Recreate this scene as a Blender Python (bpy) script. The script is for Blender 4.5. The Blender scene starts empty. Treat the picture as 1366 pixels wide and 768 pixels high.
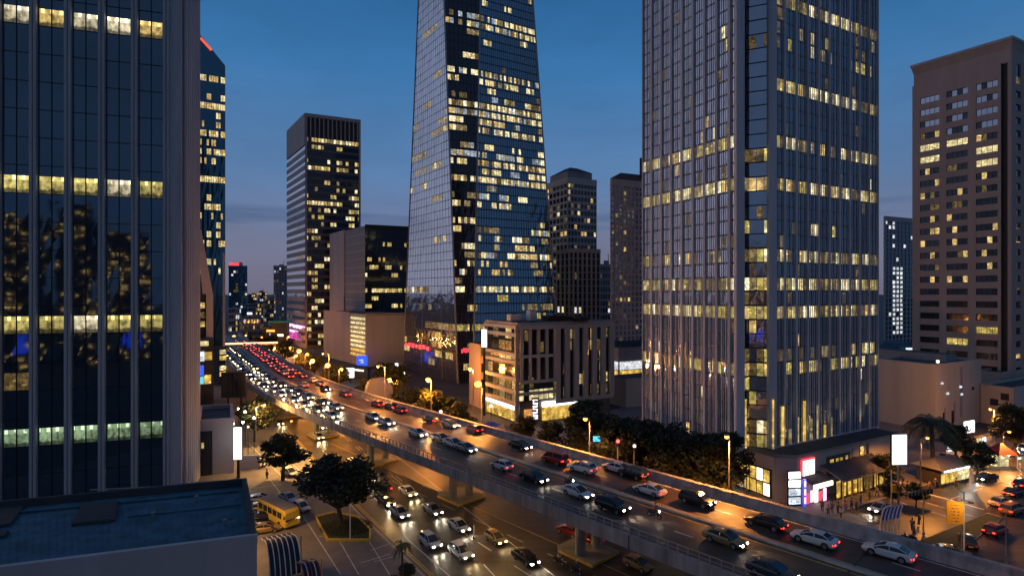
import bpy, bmesh, math, random
from mathutils import Vector, Matrix
random.seed(7)
R = math.radians
FP = 750.0          # focal length in photograph pixels (photograph 1366 x 768, horizon at row 389)
EYE = 31.0          # drone height above street level
DECK = 8.0          # viaduct road surface height
sc = bpy.context.scene
COL = sc.collection

def G(px, py, z=0.0):
    """world point on the level plane z that the photograph shows at this pixel"""
    y = FP * (EYE - z) / (py - 389.0)
    return Vector(((px - 683.0) * y / FP, y, z))
def W(px, dist, z=0.0):
    return Vector(((px - 683.0) * dist / FP, dist, z))
def ZZ(py, dist):
    return EYE + (389.0 - py) * dist / FP
def VP(vx):
    v = Vector((vx - 683.0, FP, 0)); v.normalize(); return v
def reach(A, d, px):
    k = (px - 683.0) / FP
    t = (k * A.y - A.x) / (d.x - k * d.y)
    return A + d * t

# ------------------------------------------------------------------ materials
MATS = {}
def _new(name):
    m = bpy.data.materials.new(name); m.use_nodes = True
    nt = m.node_tree
    return m, nt, nt.nodes['Principled BSDF'], nt.nodes, nt.links
def solid(name, col, rough=.7, metal=0.0, var=.18, scale=.6, bump=0.0, bscale=8.0, spec=.5, streak=0.0):
    m, nt, p, N, L = _new(name)
    p.inputs['Roughness'].default_value = rough; p.inputs['Metallic'].default_value = metal
    p.inputs['Specular IOR Level'].default_value = spec
    geo = N.new('ShaderNodeNewGeometry')
    no = N.new('ShaderNodeTexNoise'); no.inputs['Scale'].default_value = scale; no.inputs['Detail'].default_value = 6; no.inputs['Roughness'].default_value = .62
    mp = N.new('ShaderNodeMapping'); L.new(geo.outputs['Position'], mp.inputs['Vector'])
    if streak: mp.inputs['Scale'].default_value = (1, 1, .08)
    L.new(mp.outputs[0], no.inputs['Vector'])
    rp = N.new('ShaderNodeValToRGB'); e = rp.color_ramp.elements
    e[0].position = .3; e[1].position = .7
    e[0].color = tuple(c * (1 - var) for c in col) + (1,); e[1].color = tuple(min(1, c * (1 + var)) for c in col) + (1,)
    L.new(no.outputs['Fac'], rp.inputs['Fac']); L.new(rp.outputs[0], p.inputs['Base Color'])
    if bump:
        n2 = N.new('ShaderNodeTexNoise'); n2.inputs['Scale'].default_value = bscale; n2.inputs['Detail'].default_value = 4
        L.new(geo.outputs['Position'], n2.inputs['Vector'])
        b = N.new('ShaderNodeBump'); b.inputs['Strength'].default_value = bump; b.inputs['Distance'].default_value = .05
        L.new(n2.outputs['Fac'], b.inputs['Height']); L.new(b.outputs[0], p.inputs['Normal'])
    MATS[name] = m; return m
def glow(name, col, strength, pattern=0.0, pscale=1.0, lo=.2):
    """a surface that gives off light; pattern > 0 gives the uneven look of a lit room"""
    m, nt, p, N, L = _new(name)
    p.inputs['Base Color'].default_value = (.02, .02, .02, 1); p.inputs['Roughness'].default_value = .25
    p.inputs['Emission Color'].default_value = tuple(col) + (1,); p.inputs['Emission Strength'].default_value = strength
    if pattern:           # lit room: uneven walls, blinds and a few bright ceiling lamps
        geo = N.new('ShaderNodeNewGeometry')
        def math_(op, a, b=None):
            n = N.new('ShaderNodeMath'); n.operation = op
            for k, v in enumerate((a, b)):
                if v is None: continue
                if isinstance(v, (int, float)): n.inputs[k].default_value = v
                else: L.new(v, n.inputs[k])
            return n.outputs[0]
        mp = N.new('ShaderNodeMapping'); mp.inputs['Scale'].default_value = (1, 1, .8); L.new(geo.outputs['Position'], mp.inputs[0])
        n1 = N.new('ShaderNodeTexVoronoi'); n1.inputs['Scale'].default_value = pscale; n1.distance = 'CHEBYCHEV'; L.new(mp.outputs[0], n1.inputs['Vector'])
        n2 = N.new('ShaderNodeTexNoise'); n2.inputs['Scale'].default_value = pscale * 1.6; n2.inputs['Detail'].default_value = 5; n2.inputs['Roughness'].default_value = .7; L.new(mp.outputs[0], n2.inputs['Vector'])
        n3 = N.new('ShaderNodeTexVoronoi'); n3.inputs['Scale'].default_value = pscale * 1.1; mp3 = N.new('ShaderNodeMapping'); mp3.inputs['Scale'].default_value = (.7, .7, 1.6); L.new(geo.outputs['Position'], mp3.inputs[0]); L.new(mp3.outputs[0], n3.inputs['Vector'])
        sep = N.new('ShaderNodeSeparateColor'); L.new(n1.outputs['Color'], sep.inputs[0])
        cell = math_('ADD', math_('MULTIPLY', sep.outputs[0], .7), .45)
        mr = N.new('ShaderNodeMapRange'); mr.inputs['From Min'].default_value = .33; mr.inputs['From Max'].default_value = .68
        mr.inputs['To Min'].default_value = strength * lo; mr.inputs['To Max'].default_value = strength * (1 + pattern * .3); L.new(n2.outputs['Fac'], mr.inputs[0])
        sm = N.new('ShaderNodeMapRange'); sm.inputs['From Min'].default_value = .05; sm.inputs['From Max'].default_value = .30; sm.inputs['To Min'].default_value = strength * pattern * 1.6; sm.inputs['To Max'].default_value = 0; L.new(n3.outputs['Distance'], sm.inputs[0])
        L.new(math_('ADD', math_('MULTIPLY', mr.outputs[0], cell), sm.outputs[0]), p.inputs['Emission Strength'])
    MATS[name] = m; return m
def glass(name, col, rough=.05, metal=.75, wob=.02, wscale=.35):
    m, nt, p, N, L = _new(name)
    p.inputs['Base Color'].default_value = tuple(col) + (1,); p.inputs['Roughness'].default_value = rough
    p.inputs['Metallic'].default_value = metal
    geo = N.new('ShaderNodeNewGeometry'); n2 = N.new('ShaderNodeTexNoise'); n2.inputs['Scale'].default_value = wscale; n2.inputs['Detail'].default_value = 2
    L.new(geo.outputs['Position'], n2.inputs['Vector'])
    b = N.new('ShaderNodeBump'); b.inputs['Strength'].default_value = 1; b.inputs['Distance'].default_value = wob
    L.new(n2.outputs['Fac'], b.inputs['Height']); L.new(b.outputs[0], p.inputs['Normal'])
    MATS[name] = m; return m
M = MATS
def asphalt(name, col, rough):
    m, nt, p, N, L = _new(name); geo = N.new('ShaderNodeNewGeometry'); p.inputs['Specular IOR Level'].default_value = .4
    def noise(sc_, det, rot=None, scl=(1, 1, 1)):
        mp = N.new('ShaderNodeMapping'); mp.inputs['Scale'].default_value = scl
        if rot is not None: mp.inputs['Rotation'].default_value = (0, 0, rot)
        n = N.new('ShaderNodeTexNoise'); n.inputs['Scale'].default_value = sc_; n.inputs['Detail'].default_value = det; n.inputs['Roughness'].default_value = .65
        L.new(geo.outputs['Position'], mp.inputs[0]); L.new(mp.outputs[0], n.inputs['Vector']); return n.outputs['Fac']
    def mrange(s, a, b, c, d):
        r = N.new('ShaderNodeMapRange'); r.inputs['From Min'].default_value = a; r.inputs['From Max'].default_value = b; r.inputs['To Min'].default_value = c; r.inputs['To Max'].default_value = d; L.new(s, r.inputs[0]); return r.outputs[0]
    def mul(a, b):
        q = N.new('ShaderNodeMath'); q.operation = 'MULTIPLY'; L.new(a, q.inputs[0]); L.new(b, q.inputs[1]); return q.outputs[0]
    tracks = mrange(noise(1.1, 3, R(47), (.035, 1, 1)), .38, .62, .74, 1.22)       # worn wheel tracks along the lanes
    stain = mrange(noise(.22, 6), .35, .68, .70, 1.25); fine = mrange(noise(9, 3), .3, .7, .82, 1.18)
    v = N.new('ShaderNodeTexVoronoi'); v.feature = 'DISTANCE_TO_EDGE'; v.inputs['Scale'].default_value = .16; v.inputs['Randomness'].default_value = 1; L.new(geo.outputs['Position'], v.inputs['Vector'])
    crack = mrange(v.outputs['Distance'], .0, .012, .55, 1.0)
    f = mul(mul(tracks, stain), mul(fine, crack))
    cc = N.new('ShaderNodeVectorMath'); cc.operation = 'SCALE'; cc.inputs[0].default_value = col; L.new(f, cc.inputs['Scale']); L.new(cc.outputs[0], p.inputs['Base Color'])
    L.new(mrange(stain, .7, 1.25, rough - .10, rough + .12), p.inputs['Roughness'])
    b = N.new('ShaderNodeBump'); b.inputs['Strength'].default_value = .3; b.inputs['Distance'].default_value = .03; L.new(noise(14, 4), b.inputs['Height']); L.new(b.outputs[0], p.inputs['Normal'])
    MATS[name] = m
asphalt('asphalt', (.066, .054, .044), .44)
asphalt('deck_asphalt', (.080, .054, .044), .46)
solid('ground', (.06, .057, .055), .8, bump=.3, scale=.15, var=.3)
solid('paving', (.17, .15, .14), .75, bump=.2, scale=.5, var=.2)
solid('kerb', (.34, .31, .28), .7, scale=1.2)
solid('yellow_kerb', (.62, .40, .05), .6, scale=2, var=.3)
solid('road_paint', (.55, .53, .48), .6, scale=2.5, var=.35)
solid('yellow_paint', (.55, .36, .08), .6, scale=2.5, var=.35)
solid('concrete', (.29, .26, .25), .85, bump=.4, scale=.9, var=.45, streak=1)
solid('pier_concrete', (.28, .26, .23), .85, bump=.3, scale=.6, var=.25)
solid('rail_metal', (.32, .30, .30), .45, metal=.5)
solid('stone', (.42, .42, .45), .7, scale=.8, var=.15, streak=1)
solid('stone_dark', (.11, .095, .10), .7, scale=.6, var=.2, streak=1)
solid('fin', (.50, .50, .545), .7, scale=.4, var=.2, streak=1)
solid('tan_wall', (.44, .36, .33), .8, scale=.3, var=.14, streak=1)
solid('brown_wall', (.41, .32, .28), .8, scale=.3, var=.12, streak=1)
solid('beige_wall', (.43, .41, .38), .85, scale=.25, var=.12, streak=1, bump=.1)
solid('pale_wall', (.46, .40, .40), .85, scale=.25, var=.12, streak=1, bump=.1)
solid('grey_wall', (.26, .25, .27), .8, scale=.3, var=.15, streak=1)
solid('lilac_wall', (.33, .29, .30), .75, scale=.2, var=.12, streak=1)
solid('dark_wall', (.035, .033, .036), .7, scale=.5)
solid('spandrel', (.03, .032, .038), .3, metal=.3)
solid('spandrel_light', (.30, .29, .31), .35, metal=.6)
solid('dark_metal', (.03, .03, .032), .4, metal=.6)
solid('white_metal', (.62, .60, .58), .45)
solid('grey_metal', (.28, .27, .28), .45, metal=.4)
solid('roof_blue', (.05, .125, .17), .85, metal=.1, scale=.7, var=.45, bump=.25)
solid('roof_dark', (.05, .048, .052), .85, scale=.4, var=.3)
solid('roof_grey', (.16, .15, .16), .8, scale=.4, var=.25)
solid('roof_red', (.10, .05, .045), .8)
solid('bark', (.06, .045, .035), .9, scale=3)
solid('leaf', (.026, .034, .014), .75, scale=1.5, var=.55)
solid('leaf_lamplit', (.13, .12, .03), .7, scale=1.5, var=.45)  # leaf colour lightened to stand in for lamp light on the crowns
solid('palm_leaf', (.055, .06, .025), .65, scale=1.5, var=.4)
solid('lawn', (.035, .045, .018), .9, scale=3, var=.4, bump=.8, bscale=20)
solid('tyre', (.012, .012, .012), .8)
solid('rim', (.35, .35, .36), .35, metal=.8)
solid('blue_fabric', (.03, .08, .45), .7)
solid('red_fabric', (.45, .03, .03), .7)
solid('white_fabric', (.6, .6, .62), .7)
solid('yellow_sign', (.85, .34, .01), .6, scale=.9, var=.15)
solid('yellow_frame', (.65, .45, .06), .5)
solid('green_roof', (.02, .30, .22), .5)
solid('skin', (.35, .20, .14), .6)
solid('hair', (.02, .015, .01), .6)
solid('cloth_dark', (.04, .04, .05), .8)
solid('cloth_white', (.6, .58, .55), .8)
solid('cloth_blue', (.06, .1, .25), .8)
solid('cloth_red', (.35, .05, .04), .8)
solid('haze_wall', (.10, .11, .16), .9, scale=.01)  # blue-grey wall colour standing in for haze over the distant blocks
for n, c in dict(paint_white=(.62, .61, .6), paint_silver=(.38, .38, .39), paint_black=(.012, .012, .014), paint_grey=(.07, .075, .08), paint_red=(.32, .015, .012), paint_gold=(.32, .22, .09), paint_navy=(.02, .03, .06), paint_orange=(.5, .2, .02)).items():
    m = solid(n, c, .28, metal=.0 if 'white' in n else .35, var=.03)
    m.node_tree.nodes['Principled BSDF'].inputs['Coat Weight'].default_value = .6
glass('car_glass', (.03, .035, .04), .06, .0)
glass('glass_left', (.11, .16, .21), .04, .80, .010, .25)
glass('glass_blue', (.17, .29, .39), .06, .85, .05, .2)
glass('glass_lilac', (.42, .46, .54), .10, .85, .05, .08)  # paler tint for left faces, standing in for the western glow they mirror
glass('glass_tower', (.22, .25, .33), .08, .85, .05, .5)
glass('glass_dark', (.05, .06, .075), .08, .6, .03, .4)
glass('glass_teal', (.06, .16, .24), .10, .8, .03, .3)
glass('glass_pale', (.46, .49, .58), .07, .75, .03, .4)
glow('lit_warm', (1, .68, .24), .80, 1.1, .9, .35)
glow('lit_yellow', (1, .78, .20), .62, 1.1, .9, .25)
glow('lit_pale', (1, .82, .40), 1.05, 1.0, .9, .4)
glow('lit_soft', (1, .74, .34), .34, 1.0, .9, .2)
glow('lit_cream', (1, .87, .52), 1.35, .9, .9, .4)
glow('lit_cool', (.75, .88, 1), .55, .9, .9, .25)
glow('lit_green', (.62, .85, .55), .32, .9, .9, .25)
glow('lit_dim', (1, .66, .22), .16, 1.2, .9, .1)
glow('lit_white', (.95, .97, 1), 1.0, .4, .9, .6)
glow('lit_gold', (1, .62, .12), 1.0, .9, .7, .3)
glow('lit_orange', (1, .42, .12), .8, .8, .6, .3)
glow('lit_amber', (1, .48, .12), 7, .9, .7, .2)
glow('sign_white', (1, .98, .97), 3.2)
glow('sign_cool', (.78, .88, 1), 1.6, .25, .8, .7)
glow('sign_warm', (1, .86, .62), 2.6)
glow('sign_red', (1, .05, .08), 1.8)
glow('sign_redwhite', (1, .80, .78), 3.0)
glow('sign_blue', (.03, .10, 1), 1.4)
glow('sign_cyan', (.10, .65, .95), 1.2)
glow('bridge_light', (1, .60, .30), 2.4)
glow('sign_magenta', (1, .12, .55), 1.1, .6, .12, .25)
glow('sign_pink', (1, .55, .9), 2.0)
glow('sign_orange', (1, .35, .05), 2.4)
glow('lamp_orange', (1, .36, .04), 9)
glow('lamp_far', (1, .36, .05), 12)
glow('lamp_white', (1, .9, .7), 40)
glow('head_white', (1, .88, .66), 40)
glow('head_warm', (1, .72, .32), 34)
glow('head_jam', (1, .74, .38), 40)
glow('tail_on', (1, .03, .02), 9)
glow('tail_off', (1, .02, .02), .35)
glow('tail_jam', (1, .06, .04), 16)
glow('signal_red', (1, .03, .03), 14)
glow('aviation_red', (1, .10, .04), 1.3)

def room(name, col, k, seed):
    """lit office behind a pane: bright ceiling lamps above, uneven wall, dark furniture below (one pane = one Generated square)"""
    m, nt, p, N, L = _new(name); p.inputs['Base Color'].default_value = (.02, .02, .02, 1); p.inputs['Roughness'].default_value = .15
    tc = N.new('ShaderNodeTexCoord'); sx = N.new('ShaderNodeSeparateXYZ'); L.new(tc.outputs['Generated'], sx.inputs[0]); oi = N.new('ShaderNodeObjectInfo')
    def M_(op, a, b=0.0, c=None):
        n = N.new('ShaderNodeMath'); n.operation = op
        for i, v in enumerate((a, b, c)):
            if v is None: continue
            if isinstance(v, (int, float)): n.inputs[i].default_value = v
            else: L.new(v, n.inputs[i])
        return n.outputs[0]
    u, v = sx.outputs[0], sx.outputs[2]; r = oi.outputs['Random']
    def nz(su, sv, off):
        c = N.new('ShaderNodeCombineXYZ'); L.new(M_('MULTIPLY', u, su), c.inputs[0]); L.new(M_('MULTIPLY', v, sv), c.inputs[1]); L.new(M_('MULTIPLY_ADD', r, 37.0, off + seed), c.inputs[2])
        n = N.new('ShaderNodeTexNoise'); n.inputs['Scale'].default_value = 1; n.inputs['Detail'].default_value = 4; L.new(c.outputs[0], n.inputs['Vector']); return n.outputs['Fac']
    def step(x, a, b):
        q = N.new('ShaderNodeMapRange'); q.inputs['From Min'].default_value = a; q.inputs['From Max'].default_value = b; L.new(x, q.inputs[0]); return q.outputs[0]
    wall = M_('MULTIPLY_ADD', step(nz(5, 2.5, 1), .35, .65), .75, .22)
    ceil_ = step(v, .70, .78)
    lam = M_('MULTIPLY', step(M_('FRACT', M_('MULTIPLY_ADD', u, 2.6, r)), .62, .70), M_('MULTIPLY', step(v, .74, .80), step(nz(3, 1, 9), .42, .50)))
    fur = step(M_('SUBTRACT', v, M_('MULTIPLY', nz(4, .3, 5), .45)), -.05, .05)
    low = M_('MULTIPLY_ADD', fur, .80, .20)
    tot = M_('ADD', M_('MULTIPLY', M_('MULTIPLY_ADD', ceil_, .35, wall), low), M_('MULTIPLY', lam, 2.6))
    mullion = M_('SUBTRACT', 1.0, M_('MULTIPLY', step(M_('ABSOLUTE', M_('SUBTRACT', u, .5)), .03, .015), .85))
    tot = M_('MULTIPLY', tot, mullion)
    tot = M_('MULTIPLY', tot, M_('MULTIPLY_ADD', r, .7, .55))
    p.inputs['Emission Color'].default_value = tuple(col) + (1,); L.new(M_('MULTIPLY', tot, k), p.inputs['Emission Strength'])
    MATS[name] = m
room('room_white', (1, .86, .55), 1.05, 1); room('room_yellow', (1, .82, .25), .85, 2); room('room_gold', (1, .70, .22), .9, 3); room('room_green', (.62, .88, .50), .42, 4)
# ------------------------------------------------------------------ mesh builder
class MB:
    def __init__(s): s.v = []; s.f = []; s.m = []; s.mats = []
    def mi(s, m):
        m = MATS[m] if isinstance(m, str) else m
        if m not in s.mats: s.mats.append(m)
        return s.mats.index(m)
    def face(s, pts, m):
        b = len(s.v); s.v += [Vector(p) for p in pts]; s.f.append(tuple(range(b, b + len(pts)))); s.m.append(s.mi(m))
    def hexa(s, b, t, m):
        """b, t: four bottom and four top points (counter-clockwise from above)"""
        k = len(s.v); s.v += [Vector(p) for p in list(b) + list(t)]; i = s.mi(m)
        for q in ((3, 2, 1, 0), (4, 5, 6, 7), (0, 1, 5, 4), (1, 2, 6, 5), (2, 3, 7, 6), (3, 0, 4, 7)):
            s.f.append(tuple(k + a for a in q)); s.m.append(i)
    def box(s, c, sz, m, rz=0.0, rot=None):
        x, y, z = (a / 2 for a in sz); mt = rot if rot is not None else Matrix.Rotation(rz, 3, 'Z')
        P = [Vector(c) + mt @ Vector(p) for p in ((-x, -y, -z), (x, -y, -z), (x, y, -z), (-x, y, -z), (-x, -y, z), (x, -y, z), (x, y, z), (-x, y, z))]
        s.hexa(P[:4], P[4:], m)
    def prism(s, poly, z0, z1, m, mtop=None):
        n = len(poly); k = len(s.v)
        s.v += [Vector((p[0], p[1], z0)) for p in poly] + [Vector((p[0], p[1], z1)) for p in poly]
        for i in range(n):
            j = (i + 1) % n; s.f.append((k + i, k + j, k + n + j, k + n + i)); s.m.append(s.mi(m))
        s.f.append(tuple(k + n + i for i in range(n))); s.m.append(s.mi(mtop or m))
        s.f.append(tuple(k + i for i in reversed(range(n)))); s.m.append(s.mi(m))
    def tube(s, pts, r, m, n=8, cap=True):
        pts = [Vector(p) for p in pts]; rr = r if isinstance(r, (list, tuple)) else [r] * len(pts); k = len(s.v); i_ = s.mi(m)
        for i, p in enumerate(pts):
            d = (pts[min(i + 1, len(pts) - 1)] - pts[max(i - 1, 0)]).normalized()
            u = d.cross(Vector((0, 0, 1)));
            if u.length < .05: u = d.cross(Vector((1, 0, 0)))
            u.normalize(); w = u.cross(d)
            for a in range(n):
                t = 2 * math.pi * a / n; s.v.append(p + (u * math.cos(t) + w * math.sin(t)) * rr[i])
        for i in range(len(pts) - 1):
            for a in range(n):
                b = (a + 1) % n; s.f.append((k + i * n + a, k + i * n + b, k + (i + 1) * n + b, k + (i + 1) * n + a)); s.m.append(i_)
        if cap:
            s.f.append(tuple(k + a for a in reversed(range(n)))); s.m.append(i_)
            e = k + (len(pts) - 1) * n; s.f.append(tuple(e + a for a in range(n))); s.m.append(i_)
    def ball(s, c, r, m, n=8, sz=(1, 1, 1)):
        k = len(s.v); i_ = s.mi(m); h = n // 2 + 1
        for i in range(h + 1):
            ph = math.pi * i / h
            for a in range(n):
                t = 2 * math.pi * a / n
                s.v.append(Vector(c) + Vector((math.sin(ph) * math.cos(t) * sz[0], math.sin(ph) * math.sin(t) * sz[1], math.cos(ph) * sz[2])) * r)
        for i in range(h):
            for a in range(n):
                b = (a + 1) % n; s.f.append((k + i * n + a, k + (i + 1) * n + a, k + (i + 1) * n + b, k + i * n + b)); s.m.append(i_)
    def build(s, name, parent=None, at=None, smooth=False, bevel=0.0):
        o0 = Vector(at) if at is not None else (parent.matrix_loc if hasattr(parent, 'matrix_loc') else Vector((0, 0, 0)))
        me = bpy.data.meshes.new(name)
        me.from_pydata([tuple(v - o0) for v in s.v], [], s.f)
        for m in s.mats: me.materials.append(m)
        me.polygons.foreach_set('material_index', s.m)
        if smooth: me.polygons.foreach_set('use_smooth', [True] * len(s.f))
        me.update()
        o = bpy.data.objects.new(name, me); COL.objects.link(o)
        if at is not None: o.location = o0
        if parent is not None: o.parent = parent.root if isinstance(parent, Thing) else parent
        if bevel:
            b = o.modifiers.new('edge', 'BEVEL'); b.width = bevel; b.segments = 2; b.limit_method = 'ANGLE'
        return o

def tag(o, label=None, cat=None, group=None, kind=None):
    if label: o['label'] = label
    if cat: o['category'] = cat
    if group: o['group'] = group
    if kind: o['kind'] = kind
    return o
def pxarea(P):
    xs = []; ys = []
    for p in P:
        y = max(p.y, 1.0); xs.append(683 + FP * p.x / y); ys.append(389 - FP * (p.z - EYE) / y)
    if max(xs) < 0 or min(xs) > 1366 or max(ys) < 0 or min(ys) > 768 or P[0].y < 1: return 0.0
    return (max(xs) - min(xs)) * (max(ys) - min(ys))
class Thing:
    def __init__(s, name, label, cat, loc=(0, 0, 0), group=None):
        s.root = bpy.data.objects.new(name, None); COL.objects.link(s.root); s.root.location = loc
        s.root.empty_display_size = .5
        s.matrix_loc = Vector(loc); tag(s.root, label, cat, group); s.pool = {}
    def part(s, name, mb, **k): return mb.build(name, s, **k)
    def add(s, name, mb, parent=None):      # a repeated part, built at flush()
        s.pool.setdefault(name, []).append(mb)
    def flush(s, cap=100):
        for name, L in s.pool.items():
            L = [(pxarea(m.v), m) for m in L]
            L.sort(key=lambda t: -t[0])
            seen = [m for a, m in L if a > 0][:cap]
            rest = [m for a, m in L if a > 0][cap:] + [m for a, m in L if a <= 0]
            if not seen and len(rest) <= 8: seen, rest = rest, []
            for m in seen: m.build(name, s)
            if rest:
                q = MB()
                for m in rest:
                    k = len(q.v); q.v += m.v
                    for f, i in zip(m.f, m.m): q.f.append(tuple(k + a for a in f)); q.m.append(q.mi(m.mats[i]))
                o = q.build(name, s)
                if len(rest) > 1: o['kind'] = 'stuff'
        s.pool = {}

class Face:
    """a wall plane (bilinear patch) seen from outside: bottom-left, bottom-right, top-right, top-left"""
    def __init__(s, bl, br, tr, tl):
        s.c = [Vector(p) for p in (bl, br, tr, tl)]
        r = (s.c[1] - s.c[0] + s.c[2] - s.c[3]); u = (s.c[3] - s.c[0] + s.c[2] - s.c[1])
        s.n = r.cross(u).normalized(); s.w = (s.c[1] - s.c[0]).length; s.h = (s.c[3] - s.c[0]).length
    def P(s, u, v, d=0.0):
        a, b, c, e = s.c
        return a * (1 - u) * (1 - v) + b * u * (1 - v) + c * u * v + e * (1 - u) * v + s.n * d
    def quad(s, mb, u0, u1, v0, v1, d, m, tilt=0.0):
        j = [d + random.uniform(-tilt, tilt) for _ in range(3)] + [0]
        j[3] = j[0] + j[2] - j[1]
        mb.face([s.P(u0, v0, j[0]), s.P(u1, v0, j[1]), s.P(u1, v1, j[2]), s.P(u0, v1, j[3])], m)
    def slab(s, mb, u0, u1, v0, v1, d0, d1, m):
        mb.hexa([s.P(u0, v0, d1), s.P(u1, v0, d1), s.P(u1, v0, d0), s.P(u0, v0, d0)], [s.P(u0, v1, d1), s.P(u1, v1, d1), s.P(u1, v1, d0), s.P(u0, v1, d0)], m)
def wallface(A, B, z0, z1):
    return Face((A.x, A.y, z0), (B.x, B.y, z0), (B.x, B.y, z1), (A.x, A.y, z1))

def facade(T, F, nc, nr, side, low, high, lit, gmat='glass_dark', piers=None, bands=None, tilt=.02, each=False, wall=None, split=1, lname='lit_window', d=0.0, v0=0.0, v1=1.0):
    """windows on face F: nc columns, nr rows; side/low/high: share of a cell left round the pane"""
    wall = wall or MB(); gz = MB(); sheet = False
    for i in range(nc):
        for j in range(nr):
            ua, ub = (i + side) / nc, (i + 1 - side) / nc
            va, vb = v0 + (v1 - v0) * (j + low) / nr, v0 + (v1 - v0) * (j + 1 - high) / nr
            k = lit(i, j)
            if k == 'skip': continue
            mat = k or gmat
            if k or each:
                q = MB()
                for a in range(split):
                    x0 = ua + (ub - ua) * a / split; x1 = ua + (ub - ua) * (a + 1) / split; g = (ub - ua) * .03 if split > 1 else 0
                    F.quad(q, x0 + g, x1 - g, va, vb, d + .03 + (2 * tilt if not each else 0), mat, tilt if not k else 0)
                T.add(lname if k else 'window', q)
                if not each: continue
            else:
                sheet = True
    if sheet and not each:          # one continuous glass skin, each pane tilted a little
        n1, n2 = nc * split, nr; jit = [[random.uniform(-tilt, tilt) for _ in range(n2 + 1)] for _ in range(n1 + 1)]
        gz.v = [F.P(i / n1, v0 + (v1 - v0) * j / n2, d + .012 + tilt + jit[i][j]) for i in range(n1 + 1) for j in range(n2 + 1)]
        for i in range(n1):
            for j in range(n2):
                gz.f.append((i * (n2 + 1) + j, (i + 1) * (n2 + 1) + j, (i + 1) * (n2 + 1) + j + 1, i * (n2 + 1) + j + 1)); gz.m.append(gz.mi(gmat))
        T.part('glazing', gz)
    if bands:
        h, dep, m = bands
        for j in range(nr + 1):
            v = v0 + (v1 - v0) * j / nr; a = max(0, v - h / 2); b = min(1, v + h / 2)
            if b > a: F.slab(wall, 0, 1, a, b, d - .1, d + dep, m)
    if piers:
        w, dep, m, every, pname = piers
        for i in range(0, nc + 1, every):
            u = i / nc; a = max(0, u - w / 2); b = min(1, u + w / 2)
            if pname:
                q = MB(); F.slab(q, a, b, v0, v1, d - .1, d + dep, m); T.add(pname, q)
            else: F.slab(wall, a, b, v0, v1, d - .1, d + dep, m)
    return wall

def hashlit(p, mats, seed, rows={}, cluster=3):
    """random lit windows in short runs along a floor; rows: {row: share lit}"""
    rnd = random.Random(seed); cache = {}
    def f(i, j):
        pr = rows.get(j, p)
        k = (i // cluster, j)
        if k not in cache: cache[k] = rnd.random()
        hot = cache[k] < (pr if pr > .6 else pr * .75)
        x = rnd.random()
        if hot and x < .85 or (not hot and x < pr * .18):
            return mats[int(rnd.random() * len(mats))]
        return None
    return f
# ------------------------------------------------------------------ camera, sky, dusk light
cam = bpy.data.cameras.new('camera'); camo = bpy.data.objects.new('camera', cam); COL.objects.link(camo)
camo.location = (0, 0, EYE); camo.rotation_euler = (R(90), 0, 0)
cam.sensor_width = 36; cam.lens = 36 * FP / 1366; cam.shift_y = 5 / 1366; cam.clip_end = 9000; cam.clip_start = .5
sc.camera = camo
sc.view_settings.view_transform = 'Standard'; sc.view_settings.look = 'None'; sc.view_settings.gamma = 1; sc.view_settings.exposure = 0
SUN_AZ = R(-92)     # afterglow in the west: left of the view
w = bpy.data.worlds.new('World'); sc.world = w; w.use_nodes = True
N = w.node_tree.nodes; L = w.node_tree.links; bg = N['Background']
sky = N.new('ShaderNodeTexSky'); sky.sky_type = 'NISHITA'; sky.sun_disc = False
sky.sun_elevation = R(1.5); sky.sun_rotation = SUN_AZ; sky.air_density = 1.4; sky.dust_density = .6; sky.ozone_density = 3.0
tc = N.new('ShaderNodeTexCoord'); sp = N.new('ShaderNodeSeparateXYZ'); L.new(tc.outputs['Generated'], sp.inputs[0])
rp = N.new('ShaderNodeValToRGB'); L.new(sp.outputs['Z'], rp.inputs['Fac']); e = rp.color_ramp.elements
e[0].position = 0; e[0].color = (.160, .155, .225, 1); e[1].position = 1; e[1].color = (.012, .06, .18, 1)
for p, c in ((.08, (.160, .180, .285)), (.20, (.100, .205, .40)), (.36, (.042, .175, .40)), (.55, (.014, .10, .28))):
    x = e.new(p); x.color = c + (1,)
# brighter, pinker towards the afterglow in the west
dt = N.new('ShaderNodeVectorMath'); dt.operation = 'DOT_PRODUCT'; L.new(tc.outputs['Generated'], dt.inputs[0])
dt.inputs[1].default_value = (math.sin(SUN_AZ), math.cos(SUN_AZ), .05)
mr = N.new('ShaderNodeMapRange'); mr.inputs['From Min'].default_value = .50; mr.inputs['From Max'].default_value = 1.0; L.new(dt.outputs['Value'], mr.inputs[0])
mr.interpolation_type = 'SMOOTHSTEP'
gl = N.new('ShaderNodeMix'); gl.data_type = 'RGBA'; L.new(mr.outputs[0], gl.inputs['Factor']); L.new(rp.outputs[0], gl.inputs['A']); gl.inputs['B'].default_value = (.52, .54, .68, 1)
# sky behind the viewpoint is a darker blue, set for the facades it lights
bk = N.new('ShaderNodeMapRange'); bk.inputs['From Min'].default_value = .30; bk.inputs['From Max'].default_value = -.35; bk.interpolation_type = 'SMOOTHSTEP'; L.new(sp.outputs['Y'], bk.inputs[0])
bz = N.new('ShaderNodeMapRange'); bz.inputs['From Min'].default_value = 1.3; bz.inputs['From Max'].default_value = .5; L.new(sp.outputs['Z'], bz.inputs[0])
bm = N.new('ShaderNodeMath'); bm.operation = 'MULTIPLY'; L.new(bk.outputs[0], bm.inputs[0]); L.new(bz.outputs[0], bm.inputs[1])
gl2 = N.new('ShaderNodeMix'); gl2.data_type = 'RGBA'; L.new(bm.outputs[0], gl2.inputs['Factor']); L.new(gl.outputs['Result'], gl2.inputs['A']); gl2.inputs['B'].default_value = (.080, .125, .215, 1)
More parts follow.
